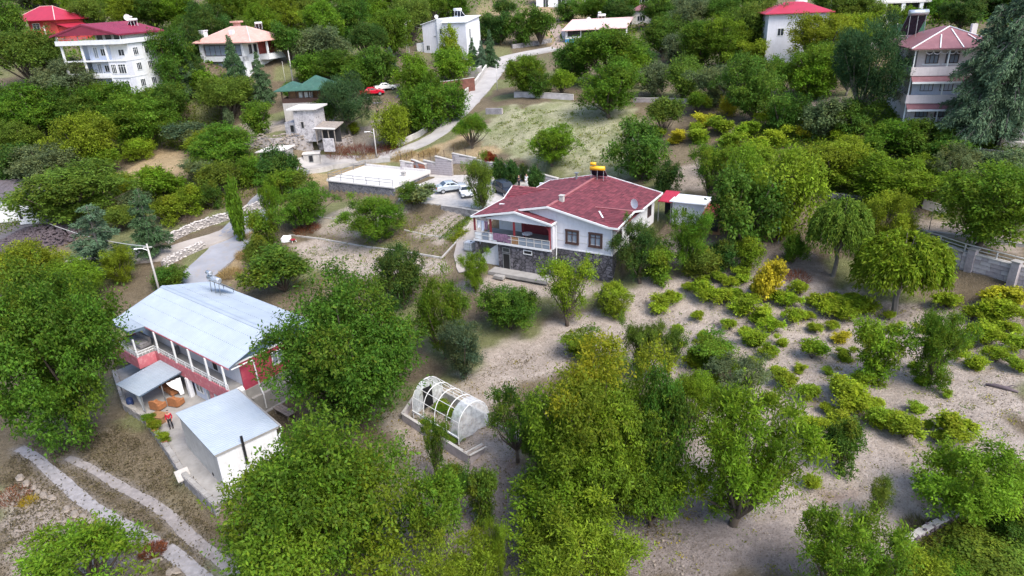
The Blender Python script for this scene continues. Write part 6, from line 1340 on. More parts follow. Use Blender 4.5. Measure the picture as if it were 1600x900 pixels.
g = ground(1221,366); person(g, 30, 'person in a red top half hidden under trees on the right slope', 'red_cloth', 'dark_cloth', 1.0)
# ------------------------------------------------------------------ houses on the hillside
# tall white house with burgundy roof
V = House('apartment_house', 'tall white house with burgundy gable roof and deep balconies', 'house', (-81.7,135.3,17.2), -10)
V.box('wall', 'white_paint', 5.6, 12.8, 1.4, 12, 0, 8.8); V.box('rear_wall', 'white_paint', 0.2, 5.6, 5.0, 12, 0, 8.8); V.box('corner_wall', 'lilac_shaded_white', 9.0, 12.8, .05, 1.4, 0, 5.9)
for i, z in enumerate((2.9, 5.8)): V.box('balcony_slab', 'white_paint', 0, 12.85, -.1, 5.0, z-.02, z+.2)
V.box('balcony_slab', 'white_paint', -.4, 13.1, -.5, 5.4, 8.75, 9.0); V.mesh('parapet', 'white_paint', MB().box(0,9.0,-.12,.04,3.1,3.75).box(-.45,13.15,-.55,-.4,8.8,9.6).box(13.0,13.15,-.4,12,8.8,9.6).box(0,9,-.12,.04,.2,.7).box(0,.15,.04,5,3.1,3.7))
for x, z0_, z1 in ((0,.2,2.9),(4.1,.2,2.9),(9.0,.2,2.9),(0,3.1,5.8),(4.1,3.1,5.8),(0,6,8.75),(4.1,6,8.75),(9,6,8.75)): V.box('column', 'white_paint', x, x+.3, -.08, .22, z0_, z1)
V.mesh('balcony_back', 'blue_wall', MB().box(4.5,9.0,1.3,1.4,.2,8.7).box(.2,5.6,4.9,5.0,.2,8.7))
for z in (.3, 3.3, 6.2):
    V.win('f', 1.3, 6.0, z+.1, .9, 2.0, 'white_trim', 'glass_pale', 1, name='door'); V.win('f', 1.3, 7.5, z+.5, 1.0, 1.3); V.win('f', .05, 9.9, z+.3, 1.1, 1.7, 'white_trim', 'glass', 2, True) if z < 5 else None; V.win('f', .05, 11.6, z+.3, 1.6, 1.7, 'white_trim', 'glass', 2, True) if z < 5 else None
V.win('f', 1.4, 11.2, 6.6, 1.3, 1.2)
for z in (.9, 3.9, 6.6):
    for y in (3.2, 6.5, 9.6): V.win('r', 12.8, y, z, 1.5, 1.4, 'white_trim', 'glass', 2, z > 5)
V.box('top_floor_wall', 'white_paint', 6.2, 12.2, 2.0, 12, 9.0, 10.6); V.mesh('top_windows', 'glass', MB().box(6.5,7.6,1.95,2.0,9.2,10.4).box(8.2,9.4,1.95,2.0,9.2,10.4).box(10,11.6,1.95,2.0,9.2,10.4)); V.rail([(-.3,-.3),(6,-.3)], 9.6, .5, 'galvanised', post=1.5)
for x, y in ((-.2,-.2),(12.8,-.2),(-.2,5)): V.box('roof_post', 'white_trim', x, x+.12, y, y+.12, 9.0, 10.6)
V.gable(-.9, 13.4, -1.0, 12.4, 10.5, 12.4, 'burgundy_sheet', 'y', .25, None, .45)
V.mesh('gable_panel', 'burgundy_sheet', MB().add([(-.7,-.9,10.45),(13.2,-.9,10.45),(6.25,-.9,12.2),(-.7,-.75,10.45),(13.2,-.75,10.45),(6.25,-.75,12.2)], [(0,1,2),(5,4,3),(0,3,4,1)]))
yw = math.radians(-10); lp = lambda o, d: (lambda x, y, z=0: (o[0]+x*math.cos(math.radians(d))-y*math.sin(math.radians(d)), o[1]+x*math.sin(math.radians(d))+y*math.cos(math.radians(d)), z))
q = lp((-81.7,135.3), -10); heater(q(9.6,9.0,17.2+11.3), 60, 'white and yellow solar water heater on the burgundy roof', 'white_trim', .85, 1.3, frame_mat='white_trim'); dish(q(6.6,11.5,17.2+12.3), 20, 'white satellite dish behind the burgundy roof ridge', .6)
b = House('annex', 'small white building with dark flat roof right of the tall white house', 'building', (*atd(250,52,176)[:2], 20.0), -8)
b.box('wall', 'white_paint', 0, 6.0, 0, 5, -2, 5.9); b.box('roof', 'dark_roof', -.3, 6.4, -.3, 5.3, 5.9, 6.2); b.win('f', 0, 1.2, 3.6, 1.4, 1.6, 'dark_wood', 'black')
# red house, top left
V = House('cottage', 'red-painted house with red hipped roof at the top left', 'house', (*atd(33,52,205)[:2], 26.2), -14)
V.box('wall', 'brick_red_paint', 2.8, 10.5, 0, 8, -3, 4.0); V.box('porch_wall', 'brick_red_paint', -.4, 2.8, -.2, 8, -3, 1.6); V.box('porch_base', 'white_paint', -.3, 4, -.28, -.2, -3, .4); V.box('side_wing', 'brick_red_paint', 10.5, 13, .5, 7, -3, 2.4)
V.box('post', 'dark_wood', .2, .4, 0, .2, 1.6, 4); V.hip(-1.2, 11.5, -1.0, 9, 3.95, 6.9, 'red_sheet', 4.6, 'pale_pink_roof'); V.mesh('side_roof', 'red_sheet', MB().slab([(9.5,-.2,3.4),(13.4,-.2,2.3),(13.4,7.2,2.3),(9.5,7.2,3.4)], .15))
V.win('f', 0, 4.9, 1.7, 2.0, 1.6, 'white_trim', 'glass', 1, True); V.win('f', 0, 9.3, -1.6, 1.1, 1.7, 'white_trim', 'glass', 1, True)
# salmon-roofed white house
V = House('family_house', 'white house with salmon hipped roof and dark framed loggias', 'house', (-63.6,153.5,15.2), -20); q = lp((-63.6,153.5), -20)
V.box('wall', 'white_paint', 0, 9.5, .9, 9.5, -1, 8.4); V.mesh('balcony_band', 'white_paint', MB().box(-.1,9.6,-.1,.9,5.0,5.9).box(-.1,9.6,-.1,.9,1.9,2.8).box(-.1,.5,-.1,.9,2.8,8.4).box(9.2,9.6,-.1,.9,2.8,8.4).box(-.1,9.6,-.1,.9,8.0,8.4))
for z in (5.95, 2.85): V.win('f', .35, 4.8, z, 8.2, 1.95, 'dark_wood', 'glass_pale', 6)
for z in (6.2, 3.1):
    for y in (2.0, 3.4): V.win('r', 9.5, y, z, .8, 1.6, 'dark_wood', 'glass', 0)
V.mesh('side_balcony', 'white_paint', MB().box(9.5,11.6,4.2,9.5,4.9,5.9).box(11.3,11.6,4.2,4.5,5.9,8.2).box(9.5,11.5,4.3,9.4,1.9,2.2)); V.box('balcony_back', 'rust_sheet', 9.5, 9.6, 4.3, 9.4, 5.9, 8.2)
V.hip(-.9, 12.2, -.9, 10.2, 8.4, 10.9, 'salmon_roof', 4.8, 'pale_pink_roof'); V.mesh('chimney', 'white_paint', MB().box(-.9,.1,1.5,2.6,8.0,10.3).box(-1.0,.2,1.4,2.7,10.3,10.5)); V.mesh('chimney', 'white_paint', MB().box(5.6,6.4,1.8,2.4,9.2,10.4)); V.mesh('chimney', 'salmon_roof', MB().box(3.0,4.0,6.5,7.3,9.6,11.6).box(2.6,4.4,6.1,7.7,11.5,11.8))
V.r.scale = (1.15,1.15,1.12); q = lp((-63.6,153.5), -20); heater(q(9.6,8.0,26.6), 30, 'white solar water heater on the salmon roof', 'white_trim', .8, 1.3, False, frame_mat='white_trim')
b = House('hut', 'low salmon-roofed hut left of the salmon-roofed house', 'hut', (-72,154,17), -15); b.box('wall', 'dark_wood', 0, 6, 0, 4, -3, 3.2); b.gable(-.4, 6.6, -.6, 4.6, 3.2, 4.2, 'salmon_roof', 'x')
# boxy white house by the road
V = House('modern_house', 'boxy white two-part house beside the road bend', 'house', (*atd(663,82,176)[:2], 18.6), -22); x0 = 0
V.mesh('left_block', 'lilac_shaded_white', MB().prism([(0,0),(4.2,0),(4.2,8),(0,8)], -1.5, [6.8,7.9,7.9,6.8])); V.mesh('middle_block', 'white_paint', MB().prism([(4.2,-.6),(6.3,-.6),(6.3,8),(4.2,8)], -1.5, [7.9,7.8,7.8,7.9])); V.mesh('right_block', 'lilac_shaded_white', MB().prism([(6.3,-2.0),(12.3,-2.0),(12.3,6),(6.3,6)], -1.5, [7.1,7.1,8.0,8.0])); V.box('low_block', 'white_paint', -2.2, 0, .5, 5, -1.5, 2.6); V.box('side_wall', 'white_paint', 12.3, 12.4, -2.0, 6, -1.5, 7.1)  # shade painted bluish on outer blocks, right side wall left white
V.mesh('roof', 'roof_sheet_white', MB().slab([(6.1,-2.4,7.3),(12.7,-2.4,7.3),(12.7,6.3,8.4),(6.1,6.3,8.4)], .15)); V.mesh('roof', 'roof_sheet_white', MB().slab([(-.3,-.3,6.9),(4.3,-.3,8.1),(4.3,8.2,8.1),(-.3,8.2,6.9)], .12))
V.win('f', -.6, 5.3, 4.6, .9, 1.3); V.win('f', 0, 1.2, 1.0, 1.0, 1.2); V.win('f', 0, 3.2, 4.0, .6, .4); V.win('r', 12.4, 0, 3.6, .9, 2.2); V.win('f', -2.0, 8.0, .6, 1.3, 1.3); V.win('f', 0, -1.0, 1.2, .4, .4) if False else None
q = lp(atd(663,82,176), -22); heater(q(7.5,4.5,26.4), -40, 'white solar water heater on the boxy white house', 'white_trim', 1.2, 1.4, False, frame_mat='white_trim'); dish(q(2.5,3.0,26.3), 0, 'small white dish on the boxy white house', .45)
# long pale pink roof
V = House('barn', 'long low building with pale pink roof and blue corner by the road bend', 'building', (*atd(884,74,186)[:2], 18.0), 3)
V.box('wall', 'lilac_shaded_white', 0, 16, .5, 8, -1.5, 4.2); V.box('blue_corner', 'blue_paint', -.05, 2.2, .3, .5, -1.5, 2.1); V.box('white_band', 'white_paint', -.05, 16, .25, .5, 2.1, 2.6); V.mesh('loggia', 'dark_interior', MB().box(.6,15.5,.4,.48,2.7,4.1)); 
for x in (0, 3.8, 7.6, 11.4, 15.6): V.box('post', 'white_paint', x, x+.25, .2, .48, 2.6, 4.3)
V.mesh('roof', 'pale_pink_roof', MB().slab([(-1.2,-.8,4.3),(15.5,-.8,4.3),(19.5,8.5,6.4),(3,8.5,6.4)], .2)); heater((*atd(940,36,196)[:2], 24.2), 5, 'white solar water heater behind the long pale pink roof', 'white_trim', 1.1, .6, True, frame_mat='white_trim'); dish((*atd(920,36,193)[:2], 23.6), 0, 'small dish behind the long pale pink roof', .6)
V = House('small_house', 'small whitish house with brown hipped roof behind the long pink roof', 'house', (*atd(987,32,205)[:2], 19.5), -20); V.box('wall', 'concrete_white', 0, 6, 0, 6, -2, 6.2); V.hip(-.5, 6.5, -.5, 6.5, 6.2, 8.2, 'mauve_roof', None); V.win('f', 0, 2.6, 3.4, 2.2, 1.4, 'white_trim', 'glass', 2); V.win('r', 6, 2.5, 3.4, 1.2, 1.4)
q = lp(atd(987,32,205), -20); heater(q(3,2.6,27.4), 0, 'white solar water heater on the small brown-roofed house', 'white_trim', 1.2, 1.2, True, frame_mat='white_trim')
V = House('upper_house', 'white house cut by the top edge beside the straw-coloured slope', 'house', (*atd(838,10,235)[:2], 26.5), -4); V.box('wall', 'white_paint', 0, 11, 0, 8, -3, 6); V.win('f', 0, 3.0, .2, 1.6, 2.6, 'white_trim', 'glass'); V.win('f', 0, 8, .4, 2.4, 2.2, 'white_trim', 'black'); V.gable(-.5, 11.5, -.6, 8.6, 6, 7.6, 'mauve_roof', 'x')
# red-roofed grey house, upper right
V = House('hillside_house', 'grey-white house with bright red hipped roof at the upper right', 'house', (*atd(1241,60,146)[:2], 17.8), -8); q = lp(atd(1241,60,146), -8)
V.box('wall', 'lilac_shaded_white', -5.0, 5.6, 0, 8, -3, 8.4); V.box('side_wall', 'white_paint', 5.6, 5.7, 0, 8, -3, 8.4); V.hip(-5.9, 6.5, -.8, 8.9, 8.4, 10.2, 'red_sheet', 4.6); V.mesh('cornice', 'steel_grey', MB().box(-.05,5.65,-.08,0,6.7,6.85)); V.win('f', 0, 2.3, 4.4, .9, 1.3); V.win('f', 0, 4.2, 4.4, .9, 1.5); V.win('f', 0, -2.6, 4.4, 1.2, 1.4)
heater(q(2.0,6.0,27.0), -10, 'white solar water heater on the bright red roof', 'white_trim', 1.1, .5, True, frame_mat='white_trim')
b = House('neighbour_house', 'plain white house wall right of the bright red roof', 'house', q(7.0,5,17.5), -8); b.box('wall', 'white_paint', 0, 7, 0, 8, -3, 6.4); b.box('roof', 'concrete', -.2, 7.2, -.2, 8.2, 6.4, 6.7); b.win('f', 0, 3, 3, 1.2, 1.3)
# white building and green fence, top right
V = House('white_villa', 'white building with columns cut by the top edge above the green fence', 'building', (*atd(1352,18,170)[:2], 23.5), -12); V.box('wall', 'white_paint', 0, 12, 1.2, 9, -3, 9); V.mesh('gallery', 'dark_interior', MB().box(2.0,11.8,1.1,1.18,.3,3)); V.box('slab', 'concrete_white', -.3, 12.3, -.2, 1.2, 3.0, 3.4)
for x in (0, 3.4, 6.8, 10.2): V.box('column', 'white_paint', x, x+.7, -.1, .5, -.5, 3.0)
V.win('f', 1.2, 5, .5, 1.5, 2.3, 'white_trim', 'black')
low_wall('boundary_wall', 'grey concrete wall below the green fence at the top right', [atd(1305,24,146), atd(1382,26,150), atd(1435,22,152), atd(1490,18,152)], 1.6, .3, 'concrete', 'concrete_pale')
t = thing('green_fence', 'dark green screen fence on the concrete wall at the top right', 'fence', (0,0,0)); fa, fb_ = atd(1382,26,150.5), atd(1450,20,152.5)
for i in range(6):
    p, q = fa+(fb_-fa)*i/6, fa+(fb_-fa)*(i+1)/6; z = gz(p[0], p[1])+1.6; MB().add([(p[0],p[1],z),(q[0],q[1],z),(q[0],q[1],z+2.0),(p[0],p[1],z+2.0),(p[0],p[1]+.05,z),(q[0],q[1]+.05,z),(q[0],q[1]+.05,z+2.0),(p[0],p[1]+.05,z+2.0)], [(0,1,2,3),(7,6,5,4),(3,2,6,7)]).build('panel', 'green_fence', t); MB().box(p[0]-.06,p[0]+.06,p[1]-.12,p[1]-.02,z-.5,z+2.2).build('post', 'white_trim', t)
# three-storey pink house at the right
V = House('pink_house', 'three-storey pale pink house with mauve hipped roof behind the cedars', 'house', (51.6,89.2,13.6), -13); q = lp((51.6,89.2), -13)
V.box('wall', 'cream_pink', .9, 9.5, 1.5, 11, -1, 9.6); 
for i, z in enumerate((-.1, 3.2, 6.6)):
    V.box('balcony_slab', 'concrete_white', 0, 9.6, -.1, 1.6, z, z+.2)
    if i: V.mesh('parapet', 'pale_pink_roof' if False else 'cream_pink', MB().box(-.05,9.6,-.16,0,z-.1,z+.95).box(-.06,.1,0,9,z-.1,z+.95)); V.mesh('awning', 'mauve_roof', MB().slab([(.1,-.9,z-.75),(9.4,-.9,z-.75),(9.4,-.05,z-.15),(.1,-.05,z-.15)], .08)); V.mesh('awning_edge', 'white_trim', MB().box(.1,9.4,-.96,-.9,z-.98,z-.74))
    V.win('f', 1.5, 2.6, z+1.2, 1.5, 1.4, 'brown_frame', 'glass_pale', 2, True, .1); V.win('f', 1.5, 4.9, z+1.2, 1.5, 1.4, 'brown_frame', 'glass_pale', 2, True, .1); V.mesh('window_trim', 'white_trim', MB().box(1.6,3.6,1.45,1.5,z+1.0,z+1.18).box(3.9,5.9,1.45,1.5,z+1.0,z+1.18))
    for x in (0.05, 3.9, 9.3): V.box('post', 'white_trim', x, x+.14, -.1, .04, z+.2, z+(3.1 if i < 2 else 3.0))
V.rail([(0,-.1),(9.5,-.1)], .1, .8, 'white_trim', post=1.6); V.box('balcony_wall', 'blue_wall', .9, 9.5, 1.42, 1.5, 3.4, 6.4)
V.mesh('arches', 'cream_pink', (lambda m: ([m.tube([(1.3+k*.85,-.02,9.45),(1.45+k*.85,-.02,9.15),(1.75+k*.85,-.02,9.05),(2.0+k*.85,-.02,9.15),(2.15+k*.85,-.02,9.45)], .06, 5) for k in range(9)], m)[1])(MB())); V.mesh('eave_band', 'cream_pink', MB().box(-.1,9.7,-.2,11,9.5,9.8))
rf2 = V.hip(-.6, 10.3, -.7, 11.6, 9.8, 12.0, 'mauve_roof', 5.0); V.mesh('ridge_trim', 'white_trim', MB().bar((-.6,-.7,9.85),(4.85,4.3,12.05),.14,.08).bar((10.3,-.7,9.85),(4.85,4.3,12.05),.14,.08).bar((2.6,-.7,9.87),(3.4,2.2,11.2),.12,.06).bar((5.2,-.7,9.87),(4.9,3.6,11.75),.12,.06).bar((7.8,-.7,9.87),(6.4,2.2,11.2),.12,.06), rf2)
V.mesh('chimney', 'concrete_white', MB().box(7.0,7.6,3.0,3.6,10.8,12.3), rf2); V.mesh('side_wing', 'concrete_white', MB().box(9.6,18,-.5,8,-1.5,1.2).box(9.6,18.2,-.7,-.5,1.2,1.5)); V.win('f', -.5, 12, -.9, 1.0, .8); V.win('f', -.5, 15, -.9, 1.0, .8)
heater(q(1.6,6.5,13.6+10.6), 0, 'silver solar water heater on tall legs behind the mauve roof', 'galvanised', 1.3, 2.1, False)
t = thing('garden_steps', 'white concrete steps at the right edge below the cedars', 'steps', (*atz(1585,215,13.2)[:2], gz(*atz(1585,215,13.2)[:2])), math.radians(-40))
for k in range(4): MB().box(-1.5,1.5,-1.6+k*.8,-.85+k*.8,-.5,.15+k*.35).build('step', 'concrete_white', t)
# stone tower, gazebo, pergola
V = House('stone_tower', 'small square stone tower with white slab roof below the gazebo', 'tower', (*atd(463,209,121)[:2], 11.2), -12); q = lp(atd(463,209,121), -12)
V.box('wall', 'tower_stone', 0, 3.6, 0, 4, -1, 4.2); V.mesh('roof', 'concrete_white', MB().slab([(-.9,-.5,4.4),(4.3,-.5,4.5),(4.3,4.2,4.6),(-.9,4.2,4.5)], .25)); V.win('f', 0, 1.4, 1.2, .55, 1.1, 'concrete', 'black', 0); V.box('low_wing', 'tower_stone', -2.3, 0, .8, 4, -1, 2.0); V.win('f', .8, -1.0, .4, .7, 1.2, 'concrete', 'black', 0)
V = House('gazebo', 'wooden gazebo with green double hipped roof above the stone tower', 'gazebo', (*atd(442,164,131)[:2], 14.6), -4)
V.box('base', 'concrete_pale', 0, 8, 0, 6, -3, .7); V.mesh('wood_panels', 'dark_wood', MB().box(0,8,0,.15,.7,1.5).box(7.85,8,.15,6,.7,1.5).box(0,.15,.15,6,.7,1.5)); V.mesh('interior', 'wood', MB().box(.4,7.6,3.0,3.1,.7,3)); V.mesh('white_chairs', 'white_trim', MB().box(2.6,3.2,1.6,2.1,1.4,2.3).box(3.6,4.2,1.6,2.1,1.4,2.3).box(4.5,5.0,1.6,2.1,1.4,2.3))
for x in np.linspace(0, 7.85, 7): V.box('post', 'dark_wood', x, x+.15, -.02, .13, 1.5, 3)
for y in (2, 4, 5.9): V.box('post', 'dark_wood', 7.85, 8.02, y, y+.15, 1.5, 3)
V.hip(2.2, 9.2, -.9, 6.6, 2.95, 5.0, 'green_roof', 3.3); V.hip(-1.0, 3.6, -.6, 5.6, 2.9, 4.1, 'green_roof', 2.2)
V = House('pergola', 'weathered timber lean-to with patched roof beside the stone tower', 'shelter', (*atd(497,213,118)[:2], 10.6), -14)
V.mesh('roof', 'wood_grey', MB().slab([(-.4,-.4,2.0),(3.3,-.4,1.9),(3.3,3.2,2.5),(-.4,3.2,2.6)], .15)); V.mesh('roof_patch', 'concrete_white', MB().slab([(-.45,-.5,2.04),(3.35,-.5,1.94),(3.3,.1,2.02),(-.4,.1,2.12)], .05))
for x in (-.2, .9, 2.0, 3.1): V.box('post', 'wood_grey', x, x+.12, -.3, -.18, -.6, 1.9)
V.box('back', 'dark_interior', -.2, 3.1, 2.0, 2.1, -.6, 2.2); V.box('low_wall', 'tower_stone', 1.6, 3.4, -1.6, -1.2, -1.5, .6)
V = House('flat_roof_hut', 'low hut with plain white flat roof below the tower wall', 'hut', (*ground(405,256)[:2], gz(*ground(405,256)[:2])+.3), 2); V.box('wall', 'concrete', .2, 5.0, .2, 2.8, -1.5, 1.5); V.mesh('roof', 'concrete_white', MB().slab([(-.3,-.2,1.65),(4.6,-.2,1.75),(5.4,3.2,1.9),(.8,3.2,1.8)], .15))
V = House('terrace_hut', 'small concrete pump house beside the low white-roofed hut', 'hut', (*ground(475,252)[:2], gz(*ground(475,252)[:2])+.2), 8); V.box('wall', 'concrete_pale', 0, 2.6, 0, 2, -1.5, .9); V.box('roof', 'concrete_white', -.15, 2.75, -.15, 2.15, .9, 1.05); V.win('f', 0, 1.2, -.4, .7, 1.1, 'steel_grey', 'black', 0, name='door')
# building at the left edge
V = House('workshop', 'building with dark ribbed roof and white wall at the left edge', 'building', (*atz(-45,338,4.6)[:2], 4.2), 12); V.box('wall', 'white_paint', 0, 8.6, 0, 7, -1, 2.6); V.mesh('roof', 'dark_roof', MB().corrug((-.5,-.5,2.7),(9.4,-.5,2.7),(9.4,8,3.7),(-.5,8,3.7), .8, .08).slab([(-.5,-.5,2.65),(9.4,-.5,2.65),(9.4,8,3.65),(-.5,8,3.65)], .15)); V.box('white_box', 'white_paint', 7.0, 9.6, -2.2, -.01, -1, 1.3); V.box('dark_opening', 'black', 7.2, 7.6, -2.22, -2.2, -.2, 1.0)

# ------------------------------------------------------------------ walls
def rubble(name, label, pts, h, w, mat, seed, size=.3, core='mortar', cap=None, z=None):
    t = low_wall(name, label, pts, h*.85, w*.7, core, cap, z); r = random.Random(seed); mb = MB()
    for a, b in zip(pts[:-1], pts[1:]):
        a, b = np.array(a[:2], float), np.array(b[:2], float); L = np.linalg.norm(b-a); d = (b-a)/L; nn = np.array([-d[1], d[0]])
        for k in range(int(L*h/(size*size)*1.3)):
            u = r.uniform(0, L); zz = r.uniform(-.05, h); side = -1 if r.random() < .8 else 1; p = a+d*u+nn*side*w*.36*r.uniform(.7, 1.1); s = size*r.uniform(.5, 1.0)*.62
            mb.blob((p[0], p[1], (gz(*p) if z is None else z)+zz), (s, s, s*.75), r)
        for k in range(0 if cap else int(L/size)):
            p = a+d*(k+.5)*size+nn*r.uniform(-.3, .3)*w; s = size*r.uniform(.5, .8); mb.blob((p[0], p[1], (gz(*p) if z is None else z)+h), (s, s, s*.6), r)
    o = mb.build('stones', mat, t); o['kind'] = 'stuff'; return t
rubble('lane_wall', 'white rubble wall along the upper side of the path', gp((262,380),(300,362),(335,350),(375,338),(420,322)), 1.1, .7, 'rock_white', 1)
rubble('lane_wall', 'white rubble wall between the path and the lane', gp((255,418),(285,402),(320,386)), .9, .8, 'rock_white', 2)
rubble('terrace_wall', 'grey rubble terrace wall under the stone tower', gp((385,232),(430,234),(490,236)), 2.2, .7, 'rock', 3, .42)
rubble('bank_wall', 'stones of the bank under the pergola', gp((498,232),(530,228),(550,222)), 1.2, .9, 'rock', 4, .42)
low_wall('road_wall', 'pale low wall on the near side of the lower road', gp((470,272),(520,264),(560,258),(610,252)), .7, .25, 'concrete_pale')
low_wall('road_wall', 'long pale wall along the uphill side of the climbing road', gp((620,230),(655,214),(680,196),(705,172),(728,148),(745,130),(760,108)), .9, .3, 'concrete_pale', 'concrete_white')
low_wall('retaining_wall', 'red-brown retaining wall under the boxy white house', gp((672,150),(700,148),(742,142)), 2.6, .4, 'red_earth_wall', 'concrete_pale')
low_wall('gate_pillar', 'grey gate wall at the corner of the boxy white house', gp((722,118),(748,122),(752,118)), 2.0, .5, 'concrete', 'concrete_pale')
low_wall('road_wall', 'stone wall on the far side of the road bend', gp((800,76),(840,70),(862,66)), 1.0, .4, 'rubble_wall')
low_wall('pasture_wall', 'low grey wall along the far edge of the pasture, left stretch', gp((804,152),(850,153),(896,156)), .9, .35, 'block_stone_light', 'concrete_pale')
low_wall('pasture_wall', 'low grey wall along the far edge of the pasture, right stretch', gp((990,160),(1030,160),(1080,162)), .7, .35, 'block_stone', 'concrete_pale')
low_wall('field_wall', 'short grey wall beside the road at the pasture corner', gp((760,178),(785,178)), 1.0, .4, 'block_stone')
low_wall('terrace_ledge', 'pale concrete ledge on the right slope below the broad tree', gp((1288,308),(1348,314)), .5, .5, 'concrete', 'concrete_pale')
low_wall('terrace_ledge', 'upper concrete ledge behind the broad tree on the right slope', gp((1330,278),(1345,282),(1400,290)), .5, .5, 'concrete_pale')
low_wall('terrace_ledge', 'long concrete ledge left of the rounded terrace tree', gp((1440,322),(1480,326)), .6, .4, 'concrete', 'concrete_pale')
low_wall('terrace_ledge', 'grey kerb along the terrace behind the retaining wall', gp((1420,362),(1470,368),(1510,374),(1600,386)), .3, .3, 'concrete', 'concrete')
low_wall('terrace_ledge', 'upper grey kerb at the right edge under the cedars', gp((1500,240),(1600,252)), .8, .4, 'concrete', 'concrete_pale')
# big retaining wall of single stones on the right, with rail
Wp = WALLR[1:]
for i in range(3): block_wall('retaining_wall', ('far section of the big stone retaining wall at the right', 'middle section of the big stone retaining wall at the right', 'near section of the big stone retaining wall cut by the right edge')[i], Wp[i], Wp[i+1], gz(Wp[i][0]-1.2,Wp[i][1]-.8), gz(Wp[i+1][0]-1.2,Wp[i+1][1]-.8), 6.5, 6.5, ['block_stone','block_stone_light'], bw=.85, bh=.42, thick=.5, seed=20+i, group='stone retaining wall sections')
t = thing('wall_railing', 'low grey rail on posts along the top of the stone retaining wall', 'railing', (0,0,0))
for i in range(3):
    a, b = np.array(Wp[i]), np.array(Wp[i+1]); n_ = max(2, int(np.linalg.norm(b-a)/2.2))
    for k in range(n_): p = a+(b-a)*k/n_; MB().box(p[0]-.05,p[0]+.05,p[1]-.05,p[1]+.05,6.55,7.35).build('post', 'rail_grey', t)
    MB().bar((*a,7.3),(*b,7.3),.08).build('rail', 'rail_grey', t); MB().bar((*a,6.95),(*b,6.95),.06).build('rail', 'rail_grey', t)
for (px, py) in ((1520,397),(1588,417)):
    p = atz(px, py, 6.5); t = thing('gate_post', 'square stone pillar in the retaining wall, %s' % ('left of the white pole' if px < 1550 else 'right of the white pole'), 'pillar', (p[0], p[1], 4.0), math.radians(-60), 'pillars of the retaining wall'); MB().box(-.34,.34,-.34,.34,-1,3.0).build('shaft', 'block_stone', t); MB().box(-.42,.42,-.42,.42,3.0,3.1).build('cap', 'concrete', t)
rubble('low_wall', 'low wall with pale flat top at the lower right', [(*p, 0) for p in BEDL], 1.15, .5, 'rock_dark', 9, .3, 'block_stone', 'concrete_pale', z=.0)

# ------------------------------------------------------------------ poles and cable
def pole(base, h, label, mat='concrete_pale', r=.12, arm=None, lamp=None, lattice=False, name='utility_pole'):
    t = thing(name, label, 'pole', base, 0, 'poles')
    if lattice:
        for sx in (-1, 1): MB().bar((sx*.3,0,-.3),(sx*.12,0,h),.1).build('leg', mat, t)
        for k in range(9): z = h*k/9; w0 = .3-.18*k/9; MB().bar((-w0*(1 if k % 2 else -1),0,z),(w0*(1 if k % 2 else -1),0,z+h/9),.06).build('brace', mat, t)
    else: MB().tube([(0,0,-.4),(0,0,h*.5),(0,0,h)], [r,r*.85,r*.65], 8).build('shaft', mat, t, True)
    if arm: MB().box(-arm/2,arm/2,-.05,.05,h-.45,h-.33).build('crossarm', mat, t)
    if lamp:
        MB().tube([(0,0,h-.8),(lamp*.6,-.2,h-.45),(lamp,-.35,h-.4)], .04, 6).build('lamp_arm', 'galvanised', t); MB().box(min(lamp*1.05,lamp*1.5),max(lamp*1.05,lamp*1.5),-.5,-.25,h-.48,h-.36).build('lamp_head', 'white_trim', t, bevel=.03)
    return t
def pole_px(bp, tp, label, **k):
    g = ground(*bp); D = math.hypot(g[0], g[1]); h = atd(tp[0], tp[1], D)[2]-g[2]; return pole(g, max(h, 1.5), label, **k), g, h
P1, g1, h1 = pole_px((253,470), (229,381), 'concrete pole with lamp behind the left corner of the blue roof', arm=1.0, lamp=-.9, r=.14)
P2, g2, h2 = pole_px((60,362), (53,338), 'short pale post on the stone heap at the left', r=.07)
A0 = Vector((g1[0], g1[1], g1[2]+h1-.3)); B0 = Vector((g2[0], g2[1], g2[2]+h2-.05)); E0 = Vector((B0.x-14, B0.y+4, B0.z+1.5)); pts = [A0.lerp(B0, i/12)-Vector((0,0,3.2*(i/12)*(1-i/12))) for i in range(13)]+[B0.lerp(E0, i/4)-Vector((0,0,.6*(i/4)*(1-i/4))) for i in range(1,5)]
tag(MB().tube(pts, .045, 5).build('power_cable', 'rail_grey'), 'pale sagging cable from the lamp pole to the short post at the left', 'cable')
pole_px((84,95), (69,40), 'slim pale pole left of the tall white house', arm=.9, r=.16); pole_px((202,42), (193,-8), 'pale pole behind the tall white house', r=.14)
pole_px((459,135), (452,79), 'grey pole above the green-roofed gazebo', r=.15); pole_px((448,140), (453,95), 'thin stay beside the grey pole above the gazebo', r=.05)
pole_px((638,84), (634,30), 'lattice pole left of the boxy white house', mat='rail_grey', lattice=True, arm=1.6, lamp=.9); pole_px((589,248), (582,201), 'street lamp pole beside the lower road', r=.12, lamp=-1.0)
pole_px((777,142), (777,100), 'thin grey pole on the climbing road', mat='rail_grey', r=.08); pole_px((914,32), (914,-10), 'pole behind the long pale pink roof', r=.13); pole_px((1145,20), (1143,-10), 'pole at the top edge right of centre', r=.13)
g = atz(1522,384,6.5); pole((g[0], g[1], 6.4), 3.0, 'short white pole on the retaining wall', 'white_trim', .07); pole_px((1451,362), (1456,328), 'leaning thin timber prop on the terrace', mat='wood_grey', r=.05)
pole_px((1294,38), (1292,-10), 'pole beside the bright red roof', r=.13)
